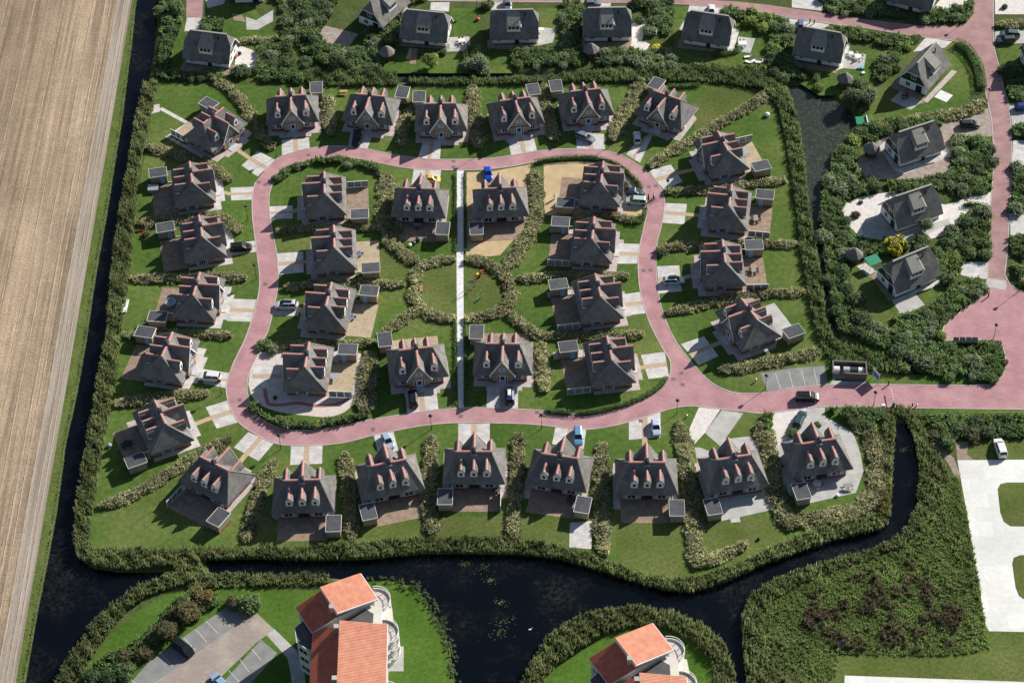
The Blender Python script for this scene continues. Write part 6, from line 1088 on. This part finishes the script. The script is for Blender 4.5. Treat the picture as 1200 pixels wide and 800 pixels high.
stuff('reeds', [[(362, 83), (465, 86), (466, 101), (362, 102)], [(640, 92), (685, 86), (725, 82), (800, 81), (850, 82), (900, 86), (917, 98), (929, 122), (937, 150), (943, 190), (946, 225), (951, 260), (958, 300), (964, 340), (969, 375), (976, 398), (1005, 410), (1040, 419), (1064, 430), (1066, 438), (1055, 439), (1012, 433), (980, 428), (964, 413), (952, 375), (944, 330), (937, 288), (934, 255), (927, 205), (920, 160), (912, 128), (897, 107), (850, 99), (812, 97), (750, 98), (690, 97), (650, 99)], [(480, 95), (600, 93), (640, 92), (640, 99), (545, 101), (480, 100)]],
      11, 1.65, .42, .11, 4, 'reed_green', 5, 'long green belt of reeds from the top canal round to the pond and parking bays')
stuff('reeds', [[(238, 672), (300, 673), (385, 673), (386, 684), (360, 687), (300, 687), (240, 690), (222, 692), (215, 684)]], 10, 1.3, .4, .12, 4, 'reed', 6, 'low reed hedge along the lawn of the left apartment block')
stuff('rust_reeds', [[(172, 96), (181, 97), (175, 125), (171, 165), (163, 172), (166, 130)], [(1036, 560), (1046, 560), (1043, 600), (1038, 615), (1028, 614)]], 1.3, 1.4, .5, .11, 9, 'reed_rust', 7, 'rust coloured autumn reeds among the green ones')
stuff('shore_grass', [[(430, 676), (460, 674), (492, 683), (510, 705), (524, 728), (536, 760), (541, 812), (530, 812), (522, 762), (512, 735), (498, 714), (484, 696), (455, 686), (432, 684)]], 2.5, .6, .4, .09, 9, 'reed_green', 8, 'short green grass fringe along the canal lawn', z=-.1)
MEAD = [(900, 700), (930, 688), (970, 672), (1020, 655), (1062, 638), (1088, 612), (1105, 588), (1112, 560), (1122, 556), (1133, 600), (1145, 665), (1156, 735), (1160, 760), (1120, 768), (1040, 768), (985, 766), (980, 790), (960, 812), (930, 800), (902, 768), (893, 730)]
stuff('meadow_grass', [MEAD, [(1052, 478), (1085, 486), (1200, 484), (1230, 484), (1230, 494), (1120, 496), (1110, 530), (1098, 520)]], 11, .45, .4, .11, 4, 'meadow_green', 9, 'rough green meadow grass at the lower right', z=0, lump=.32)
stuff('meadow_weeds', [[(905, 712), (960, 690), (1030, 664), (1070, 655), (1095, 690), (1130, 720), (1135, 745), (1105, 762), (1040, 764), (985, 760), (960, 750), (930, 740)]], 7, 1.0, .45, .12, 5, 'meadow_brown', 10, 'dark brown withered weeds in the rough meadow', z=0, clump=.85, lump=.3)
stuff('meadow_herbs', [[(1055, 650), (1100, 600), (1125, 600), (1145, 665), (1156, 745), (1110, 740), (1080, 700)], [(900, 720), (940, 750), (960, 800), (930, 795), (900, 760)]], 2.2, .8, .45, .15, 5, 'reed', 21, 'pale seeding herbs in the rough meadow', z=0, clump=1.3, lump=.4)
stuff('verge_grass', [[(159, -5), (162, -5), (153, 70), (144, 140), (134, 200), (125, 258), (117, 300), (109, 350), (102, 400), (92, 455), (78, 520), (67, 600), (54, 670), (44, 720), (30, 800), (26, 800), (40, 720), (50, 670), (64, 600), (75, 520), (89, 455), (98, 400), (105, 350), (113, 300), (121, 258), (131, 200), (141, 140), (150, 70)]], 9, .2, .25, .08, 4, 'reed', 13, 'dry grass fringe on the field side of the ditch', z=-.05)
# duckweed mats floating on the canal
for i, (x, y, s) in enumerate(((591, 729, 1.3), (584, 741, 1.6), (566, 664, 1.2), (574, 680, .6), (588, 706, .8), (545, 660, .7), (980, 120, 1.8), (961, 118, 1.5), (1062, 527, .6))):
    g = np.random.default_rng(i); P = g.normal(0, s * .8, (34, 2)) * [1.1, .7]; V, F_ = blades(P, np.full(34, .04), .16, .10, 4, .1, i, 0); o = linkmesh('duckweed', npmesh('duckweed', V, F_, 'meadow_green')); p = G(x, y, -.62); o.location = (p.x, p.y, -.61); tag(o, 'yellow green duckweed drifting on the water', 'water plants', 'duckweed mats', kind='stuff')
# ---- shrubs and trees: shared leaf clouds
def leafcloud(seed, nleaf=520, leaf=.24, flat=.8, core=True, lumps=9):
    g = np.random.default_rng(seed); c = g.normal(0, 1, (lumps, 3)); c /= np.linalg.norm(c, axis=1)[:, None]; c *= g.uniform(.25, .55, (lumps, 1)); c[:, 2] = np.abs(c[:, 2]) * .8 + .28; cr = g.uniform(.34, .6, lumps)
    k = g.integers(0, lumps, nleaf); d = g.normal(0, 1, (nleaf, 3)); d[:, 2] = d[:, 2] * .9 + .15; d /= np.linalg.norm(d, axis=1)[:, None]; P = c[k] + d * (cr[k] * g.uniform(.82, 1.1, nleaf))[:, None]; P[:, 2] = np.maximum(P[:, 2] * flat, .04)
    nrm = d + g.normal(0, .45, (nleaf, 3)); nrm /= np.linalg.norm(nrm, axis=1)[:, None]; up = g.normal(0, 1, (nleaf, 3)); a = np.cross(nrm, up); a /= np.linalg.norm(a, axis=1)[:, None]; b = np.cross(nrm, a); s = leaf * .5 * g.uniform(.6, 1.3, nleaf)[:, None]
    V = np.stack([P - a * s, P - b * s * .8, P + a * s, P + b * s * .8], 1).reshape(-1, 3); F_ = np.arange(nleaf * 4).reshape(-1, 4); return V, F_, c, cr
VAR = {}
def shrub_mesh(m, var):
    if (m, var) not in VAR:
        V, F_, c, cr = leafcloud(100 + var * 7, 900, .15, .85); VAR[(m, var)] = npmesh('leaves', V, F_, m, per=4)
        if ('core', var) not in VAR:
            mb = MB()
            for (x, y, z), r in zip(c, cr):
                r *= .8; mb.lathe([(r * .5, z * .85 - r * .75), (r * .95, z * .85 - r * .25), (r * .95, z * .85 + r * .25), (r * .5, z * .85 + r * .72)], 7, (x, y))
            VAR[('core', var)] = mb.mesh('branches', 'leaf_core')
    return VAR[(m, var)], VAR[('core', var)]
def shrub(x, y, r, m='leaf_mid', label=None, group=None, world=None, hs=1.0, cat='shrub'):
    p = G(x, y, r * .45) if world is None else Vector((*world, 0)); var = random.randrange(5); lm, cm = shrub_mesh(m, var)
    t = empty('shrub', (p.x, p.y, -.03), random.uniform(0, 6.28)); t.scale = (r, r * random.uniform(.85, 1.1), r * hs * random.uniform(.85, 1.1))
    linkmesh('leaves', lm, t); linkmesh('branches', cm, t); tag(t, label, cat, group); return t
THK = [
 ([(346, -6), (402, -6), (388, 14), (378, 28), (354, 42), (348, 20)], 2.0, ('leaf_dark', 'leaf_mid', 'leaf_dark'), 'shrub left of the diagonal house at the upper edge'),
 ([(300, 52), (335, 55), (345, 68), (330, 80), (302, 72)], 1.9, ('leaf_mid', 'leaf_dark', 'leaf_grey'), 'shrub above the first shed of the top row'),
 ([(192, -6), (214, -6), (213, 30), (203, 55), (198, 88), (186, 92), (190, 50), (186, 20)], 2.1, ('leaf_dark', 'leaf_mid', 'leaf_mid'), 'shrub in the belt between ditch and top left house'), ([(236, 22), (262, 24), (262, 38), (238, 35)], 1.6, ('leaf_dark', 'leaf_mid'), 'shrub behind the top left house'),
 ([(186, 86), (262, 87), (262, 94), (186, 95)], 1.2, ('leaf_dark',), 'low dark shrub below the house nearest the field'), ([(322, -6), (343, -6), (345, 30), (336, 60), (330, 50), (334, 20)], 1.8, ('leaf_mid', 'leaf_grey', 'leaf_dark'), 'shrub between the two diagonal houses at the upper edge'),
 ([(345, 42), (352, 10), (372, 2), (384, 20), (374, 44), (388, 56), (408, 60), (425, 58), (448, 62), (447, 86), (402, 88), (372, 74), (352, 60)], 2.0, ('leaf_dark', 'leaf_mid', 'leaf_grey', 'leaf_dark'), 'shrub of the thicket below the upper diagonal house'),
 ([(426, 44), (448, 16), (478, -4), (500, -4), (500, 2), (474, 8), (468, 30), (468, 58), (448, 50), (430, 56)], 1.9, ('leaf_dark', 'leaf_mid', 'leaf_light', 'leaf_grey'), 'shrub between the upper diagonal house and the first square house'), ([(300, 74), (362, 72), (360, 96), (300, 95)], 2.0, ('leaf_dark', 'leaf_mid'), 'shrub above the first cottage of the top row'),
 ([(545, 56), (572, 60), (573, 86), (544, 84)], 2.0, ('leaf_dark', 'leaf_mid', 'leaf_grey'), 'shrub between the first two square houses'), ([(600, 58), (660, 56), (686, 60), (684, 76), (600, 78)], 1.6, ('leaf_mid', 'leaf_grey', 'leaf_dark'), 'shrub of the row below the second square house'), ([(658, 4), (680, 2), (678, 52), (660, 54)], 1.9, ('leaf_dark', 'leaf_mid', 'leaf_grey'), 'shrub between the second and third square houses'),
 ([(696, 58), (752, 60), (755, 78), (700, 78)], 1.8, ('leaf_grey', 'leaf_mid', 'leaf_dark'), 'shrub below the third square house'), ([(742, -2), (788, 2), (788, 30), (782, 44), (764, 38), (758, 12), (742, 12)], 2.0, ('leaf_mid', 'leaf_grey', 'leaf_dark', 'leaf_light'), 'shrub between the third square house and the lawn with loungers'), ([(756, 60), (790, 60), (790, 80), (756, 80)], 1.6, ('leaf_dark', 'leaf_grey'), 'low shrub above the long reed belt'),
 ([(790, 78), (900, 80), (900, 86), (790, 84)], 1.2, ('leaf_dark', 'leaf_mid'), 'low dark shrub between lounger lawn and reeds'), ([(848, 8), (900, 20), (922, 26), (926, 48), (918, 66), (900, 70), (902, 40), (880, 28), (848, 18)], 2.0, ('leaf_mid', 'leaf_grey', 'leaf_dark', 'leaf_light'), 'shrub between the lounger lawn and the house above the pond'), ([(900, 64), (928, 68), (940, 90), (928, 96), (902, 86)], 2.0, ('leaf_dark', 'leaf_dark', 'leaf_mid'), 'dark shrub at the upper left of the pond'),
 ([(970, 32), (1004, 36), (1048, 44), (1046, 56), (1000, 48), (972, 44)], 1.7, ('leaf_dark', 'leaf_mid'), 'shrub below the top road, left of the white drive'), ([(1048, 42), (1078, 46), (1068, 56), (1050, 60)], 1.2, ('leaf_mid', 'leaf_light'), 'small shrub left of the white drive'), ([(1026, 76), (1042, 60), (1056, 62), (1052, 80), (1034, 98), (1024, 96)], 1.8, ('leaf_grey', 'leaf_mid', 'leaf_dark'), 'shrub of the row between patio lawn and road fork house'),
 ([(994, 102), (1012, 98), (1024, 110), (1018, 130), (1006, 136), (994, 122)], 2.1, ('leaf_dark', 'leaf_mid', 'leaf_grey'), 'shrub on the right shore of the pond'), ([(1008, 148), (1040, 142), (1108, 140), (1102, 150), (1048, 154), (1018, 168), (1004, 158)], 1.9, ('leaf_dark', 'leaf_mid'), 'dark shrub above the brown gravel yard'),
 ([(964, -4), (1020, 4), (1070, 24), (1010, 18), (968, 14)], 1.7, ('leaf_mid', 'leaf_dark', 'leaf_grey'), 'shrub above the top road'), ([(1076, 18), (1094, 12), (1112, 14), (1134, 4), (1142, 6), (1130, 28), (1080, 28)], 1.8, ('leaf_dark', 'leaf_mid', 'leaf_grey'), 'shrub at the top road fork'),
 ([(985, 168), (1003, 164), (1004, 200), (976, 204), (974, 190)], 2.0, ('leaf_mid', 'leaf_grey', 'leaf_light'), 'pale shrub on the lower pond shore'), ([(966, 206), (1008, 204), (1030, 214), (1022, 228), (990, 236), (986, 252), (1000, 278), (1020, 284), (1010, 292), (992, 296), (990, 330), (1004, 350), (1012, 372), (1040, 392), (1058, 380), (1070, 396), (1060, 414), (1020, 404), (984, 388), (974, 350), (966, 300), (962, 250)], 2.1, ('leaf_dark', 'leaf_mid', 'leaf_grey', 'leaf_dark'), 'shrub of the thicket between channel and the white gravel houses'),
 ([(1040, 216), (1112, 206), (1108, 222), (1096, 226), (1044, 228)], 1.9, ('leaf_dark', 'leaf_mid'), 'dark shrub behind the white gravel yard house'), ([(1114, 160), (1160, 164), (1162, 222), (1132, 232), (1112, 228), (1106, 210), (1116, 196)], 1.9, ('leaf_dark', 'leaf_mid', 'leaf_grey'), 'shrub between brown and white gravel yards'), ([(1002, 284), (1040, 280), (1060, 286), (1066, 292), (1040, 300), (1010, 300)], 1.8, ('leaf_dark', 'leaf_mid'), 'dark shrub behind the yellow tree house'),
 ([(1064, 282), (1084, 276), (1092, 286), (1078, 296)], 1.5, ('leaf_dark', 'leaf_mid'), 'shrub right of the yellow tree'), ([(1096, 292), (1106, 276), (1124, 256), (1140, 246), (1160, 246), (1158, 300), (1130, 306), (1124, 322), (1104, 330), (1096, 310)], 2.0, ('leaf_dark', 'leaf_mid', 'leaf_grey', 'leaf_light'), 'shrub of the dune garden left of the right hand road'), ([(1044, 372), (1080, 366), (1100, 352), (1112, 338), (1130, 330), (1150, 328), (1154, 340), (1130, 362), (1106, 378), (1100, 398), (1070, 400)], 1.5, ('leaf_grey', 'leaf_light', 'leaf_grey', 'leaf_mid'), 'grey green willow shrub on the dune by the red square'),
 ([(1058, 404), (1104, 404), (1140, 410), (1148, 424), (1146, 440), (1100, 442), (1074, 436)], 2.0, ('leaf_grey', 'leaf_grey', 'leaf_mid'), 'grey green willow shrub below the dark containers'), ([(1146, 404), (1166, 404), (1176, 418), (1176, 436), (1160, 448), (1144, 446), (1150, 424)], 1.4, ('leaf_dark', 'leaf_box'), 'dark low shrub in the bed at the tip of the red square'),
 ([(1084, 488), (1230, 490), (1230, 512), (1122, 514), (1110, 526), (1092, 508)], 2.0, ('leaf_dark', 'leaf_mid', 'leaf_brown'), 'shrub of the dark row above the parked white car'), ([(972, 480), (1000, 480), (1034, 480), (1034, 492), (1000, 500), (985, 490)], 1.6, ('leaf_mid', 'leaf_dark'), 'shrub below the entrance road near the barrier'), ([(896, 486), (906, 486), (904, 506), (892, 504)], 1.2, ('leaf_mid', 'leaf_light'), 'shrub left of the white gravel drive'),
 ([(322, 212), (332, 200), (345, 195), (370, 188), (400, 186), (430, 192), (448, 198), (446, 204), (420, 196), (395, 192), (365, 194), (345, 200), (330, 214)], 1.3, ('leaf_mid', 'leaf_grey', 'leaf_dark'), 'shrub of the row inside the upper left bend'), ([(299, 470), (310, 486), (330, 494), (362, 497), (400, 492), (438, 480), (432, 488), (405, 497), (362, 503), (330, 500), (306, 490), (296, 478)], 1.4, ('leaf_light', 'leaf_mid', 'leaf_grey', 'leaf_mid'), 'leafy shrub of the row inside the lower left bend'),
 ([(302, 402), (315, 396), (325, 404), (318, 412), (304, 412)], 1.5, ('leaf_mid', 'leaf_grey'), 'shrub left of the white gravel yard'), ([(1174, 80), (1230, 78), (1230, 118), (1184, 118)], 1.8, ('leaf_dark', 'leaf_mid', 'leaf_grey'), 'shrub at the right edge below the parked pair'), ([(1188, 148), (1230, 148), (1230, 164), (1190, 162)], 1.6, ('leaf_mid', 'leaf_grey'), 'shrub at the right edge between two drives'),
 ([(1188, 196), (1230, 196), (1230, 246), (1188, 246)], 1.9, ('leaf_mid', 'leaf_dark', 'leaf_grey'), 'shrub at the right edge beside the right hand road'), ([(1184, 278), (1230, 276), (1230, 306), (1186, 300)], 1.8, ('leaf_mid', 'leaf_dark'), 'shrub at the right edge above the red square'), ([(1186, 310), (1230, 308), (1230, 342), (1196, 338)], 1.8, ('leaf_mid', 'leaf_dark', 'leaf_yellow'), 'shrub at the right edge beside the red square'),
 ([(186, 728), (196, 716), (212, 700), (230, 694), (250, 700), (262, 706), (240, 718), (222, 728), (206, 742), (188, 752), (176, 764), (160, 778), (145, 790), (140, 770), (160, 752), (176, 740)], 2.2, ('leaf_dark', 'leaf_brown', 'leaf_mid'), 'shrub beside the lower left parking lot'), ([(90, 812), (110, 782), (134, 762), (150, 762), (150, 780), (128, 812)], 2.2, ('leaf_mid', 'leaf_grey', 'leaf_dark'), 'shrub in the lower left corner between canal and parking lot')]
cnt = 0; ORD = 'first second third fourth fifth sixth seventh eighth ninth tenth eleventh twelfth thirteenth fourteenth fifteenth sixteenth seventeenth eighteenth nineteenth twentieth twenty-first twenty-second twenty-third twenty-fourth twenty-fifth twenty-sixth'.split()
for i, (poly, r, ms, lb) in enumerate(THK):
    W = np.array(W_(poly)); g = np.random.default_rng(50 + i); lo, hi = W.min(0), W.max(0); pts = []
    for _ in range(900):
        q = g.uniform(lo, hi)
        if all((q[0] - p[0]) ** 2 + (q[1] - p[1]) ** 2 > (r * 1.5) ** 2 for p in pts): pts.append(q)
    pts = np.array(pts); pts = pts[inpoly(pts, W)]
    pts = pts - np.array([0, r * .35]); tail = lb.split(' ', lb.split().index('shrub') + 1)[-1]; ex = np.ptp(pts[:, 0]) >= np.ptp(pts[:, 1]) if len(pts) else True
    pts = pts[np.argsort(pts[:, 0] if ex else -pts[:, 1])]
    CW = dict(leaf_dark='dark green', leaf_mid='mid green', leaf_grey='grey green', leaf_light='light green', leaf_brown='brownish', leaf_box='dull green', leaf_yellow='yellow')
    for k_, q in enumerate(pts):
        m_ = ms[g.integers(len(ms))]; f_ = g.uniform(.85, 1.35); lb2 = CW[m_] + ' shrub, ' + (ORD[k_] + (' from left ' if ex else ' from top ') if len(pts) > 1 and k_ < len(ORD) else '') + tail
        shrub(0, 0, r * f_, m_, lb2, 'shrubs ' + tail, world=q); cnt += 1
print('thicket shrubs', cnt)
stuff('undergrowth', [a[0] for a in THK], 3.2, 1.25, .7, .24, 10, 'leaf_mid', 31, 'leafy undergrowth between the garden shrubs', z=0, droop=.3)
for x, y, r, m, lb in ((282, 82, 3.0, 'leaf_dark', 'large dark rounded shrub right of the house nearest the field'), (1048, 287, 3.0, 'leaf_yellow', 'bright yellow autumn shrub between two white houses'), (237, 698, 2.6, 'leaf_orange', 'orange brown shrub at the end of the reed hedge'), (289, 708, 3.2, 'leaf_mid', 'round green shrub at the upper corner of the lower left parking lot'), (271, 704, 2.2, 'leaf_brown', 'brownish shrub next to the round green shrub'), (769, 56, 1.9, 'leaf_yellow', 'round yellow green shrub beside the white gravel'), (762, 36, 2.2, 'leaf_grey', 'pale round shrub in the white gravel'), (749, 22, 1.8, 'leaf_dark', 'dark round shrub above the white gravel'), (1004, 250, 1.5, 'leaf_brown', 'round brown shrub alone on the white gravel'), (1008.5, 236.5, .7, 'leaf_mid', 'small upper shrub on the white gravel'), (991, 256, .9, 'leaf_dark', 'small left shrub on the white gravel'), (1084, 280, 1.8, 'leaf_grey', 'round grey green shrub on the white gravel edge'), (1109, 327, 2.2, 'leaf_dark', 'round dark shrub at the corner of the yellow tree house'),
                        (959, 101, 1.8, 'leaf_light', 'pale shrub at the upper shore of the pond'), (849, 13, 1.6, 'leaf_mid', 'clipped block shrub beside the small white car'), (958.5, 495.5, 1.0, 'leaf_mid', 'small round shrub on the grey paved yard'), (930, 505, 1.6, 'leaf_mid', 'green shrub at the front of the dark teal car'), (732, 217, 1.6, 'leaf_dark', 'dark shrub before the first inner right cottage'), (572, 5, 2.0, 'leaf_mid', 'upright shrub by the upper edge between square houses'), (493, 60, 1.2, 'leaf_mid', 'small shrub below the first square house, left one'), (520, 61, 1.4, 'leaf_dark', 'small shrub below the first square house, right one'), (171, 274, 1.2, 'leaf_brown', 'small twiggy shrub beside the red boat'), (1177, 8, 1.1, 'leaf_dark', 'single dark bush on the pale drive at the upper right'), (775, 295, 1.5, 'leaf_dark', 'dark end shrub of the hedge right of the loop'), (246, 26, 1.8, 'leaf_dark', 'dark shrub right of the short brick lane'), (970, 11, 1.0, 'leaf_dark', 'small round bush on the corner above the top road')):
    shrub(x, y, r, m, lb)
def tree(x, y, r, h, m, lb):
    p = G(x, y, h * .6); t = empty('tree', (p.x, p.y, 0), random.uniform(0, 6)); lm, cm = shrub_mesh(m, random.randrange(5))
    tr = MB().lathe([(.20, -.05), (.15, h * .35), (.10, h * .6)], 8)
    for k in range(5): a = k * 1.257; tr.bar((0, 0, h * .35), (math.cos(a) * r * .5, math.sin(a) * r * .5, h * .65), .1)
    tr.build('trunk', 'trunk', t)
    for k in range(3):
        a = k * 2.1; o = linkmesh('crown', lm, t); o.scale = (r * .8, r * .8, h * .62); o.location = (math.cos(a) * r * .25, math.sin(a) * r * .25, h * (.28 + .08 * k)); o.rotation_euler = (0, 0, k * 2)
        o = linkmesh('branches', cm, t); o.scale = (r * .72, r * .72, h * .56); o.location = (math.cos(a) * r * .25, math.sin(a) * r * .25, h * (.30 + .08 * k)); o.rotation_euler = (0, 0, k * 2)
    tag(t, lb, 'tree')
for a in ((505, 70, 2.7, 4.2, 'leaf_light', 'pale green rounded tree below the first square house'), (560, 72, 2.8, 4.6, 'leaf_grey', 'grey green tree below and between the first two square houses'), (1000, 112, 2.8, 4.6, 'leaf_dark', 'dark tree overhanging the pond'), (1017, 112, 2.5, 4.2, 'leaf_grey', 'silvery tree right of the dark pond tree'), (394, 70, 2.6, 4.2, 'leaf_dark', 'dark tree in the thicket below the upper diagonal house'), (1086, 262, 2.0, 3.6, 'leaf_grey', 'thin grey tree in the dune garden'), (218, 716, 2.6, 4.2, 'leaf_brown', 'brownish tree beside the lower left parking lot'), (195, 738, 2.5, 4.0, 'leaf_brown', 'rusty tree nearest the black van'), (206, 8, 2.4, 4.2, 'leaf_mid', 'green tree at the upper edge beside the short brick lane')): tree(*a)
# clipped hedges
def box_hedge(px, wd, h, lb, m='leaf_box'):
    t = empty('clipped_hedge'); L_ = resample(px, 1.0, h * .5); c0 = L_.mean(0); t.location = (*c0, 0); L0 = L_ - c0; mound(L0, wd, h * .88, 'leaf_core', t, 3)
    n = int(np.hypot(*np.diff(L_, axis=0).T).sum() * (wd + 2 * h) * 26); g = np.random.default_rng(len(lb)); seg = np.hypot(*np.diff(L0, axis=0).T); cum = np.r_[0, np.cumsum(seg)]; s = g.uniform(0, cum[-1], n); x = np.interp(s, cum, L0[:, 0]); y = np.interp(s, cum, L0[:, 1]); T = np.stack([np.interp(s, cum, np.gradient(L0[:, 0])), np.interp(s, cum, np.gradient(L0[:, 1]))], 1); T /= np.linalg.norm(T, axis=1)[:, None]
    u = g.uniform(-1, 1, n) * (wd / 2 + h); top = np.abs(u) < wd / 2; off = np.clip(u, -wd / 2, wd / 2); z = np.where(top, h, h - (np.abs(u) - wd / 2)); P = np.stack([x - T[:, 1] * off, y + T[:, 0] * off, z], 1) + g.normal(0, .05, (n, 3))
    a = g.normal(0, 1, (n, 3)); a /= np.linalg.norm(a, axis=1)[:, None]; b = np.cross(a, g.normal(0, 1, (n, 3))); b /= np.linalg.norm(b, axis=1)[:, None]; V = np.stack([P - a * .12, P - b * .1, P + a * .12, P + b * .1], 1).reshape(-1, 3)
    linkmesh('leaves', npmesh('leaves', V, np.arange(n * 4).reshape(-1, 4), m, per=4), t)['kind'] = 'stuff'; tag(t, lb, 'hedge')
for a in (([(626, 190), (650, 186), (685, 184.5), (710, 188), (728, 196), (744, 210), (752, 221)], .9, 1.0, 'clipped hedge round the upper right sandy yard'), ([(756.5, 245), (753.5, 257)], .8, 1.0, 'short clipped hedge beside the sandy corner'), ([(738, 259), (753, 260)], 1.2, 1.0, 'clipped hedge stub above the second inner right drive'), ([(638, 480), (655, 482), (671, 484)], .9, .9, 'left clipped hedge on the lower kerb inside the loop'), ([(674, 483.5), (695, 482), (725, 475), (752, 465), (772, 453), (781, 442)], .9, .9, 'long clipped hedge on the lower right kerb inside the loop'), ([(784, 101), (800, 101), (821, 100)], .9, .9, 'short straight clipped hedge on the lawn behind the last top cottage'),
          ([(1120, 49), (1132, 56), (1140, 66), (1147, 80), (1151, 104)], 2.0, 1.4, 'tall curved clipped hedge round the road fork lawn'), ([(938, 79), (950, 84), (958, 88), (955, 96)], 1.2, 1.3, 'clipped hedge beside the pond, below the house'), ([(932, 82), (930, 92)], 1.2, 1.2, 'small clipped hedge end at the pond corner'), ([(1129, 238), (1158, 242)], 1.1, 1.0, 'clipped hedge along the white gravel drive'), ([(1132, 224), (1158, 224)], 1.4, 1.2, 'clipped hedge above the white gravel drive'), ([(835, 64), (855, 62), (868, 58)], 1.1, .9, 'low clipped hedge below the house beside the loungers'), ([(1187, 243), (1225, 243)], 1.0, 1.0, 'clipped hedge at the right edge above the pale drive')):
    box_hedge(*a)
for x, lb in ((533.6, 'low hedge strip left of the white footpath'), (545, 'low hedge strip right of the white footpath')):
    for (y0, y1, w1) in ((202, 296, 'upper part'), (378, 474, 'lower part')): box_hedge([(x, y0), (x + .2, (y0 + y1) / 2), (x + .3, y1)], .55, .5, lb + ', ' + w1)
for o in PLT: 
    g = np.random.default_rng(3); d = g.normal(0, 1, (140, 3)); d /= np.linalg.norm(d, axis=1)[:, None]; P = d * [.55, .55, .4] + [0, 0, .85]; a = g.normal(0, .08, (140, 3)); b = g.normal(0, .08, (140, 3)); linkmesh('flowers', npmesh('flowers', np.stack([P - a, P - b, P + a, P + b], 1).reshape(-1, 3), np.arange(560).reshape(-1, 4), 'leaf_orange', per=4), o)['kind'] = 'stuff'
print('objects', len(bpy.data.objects))
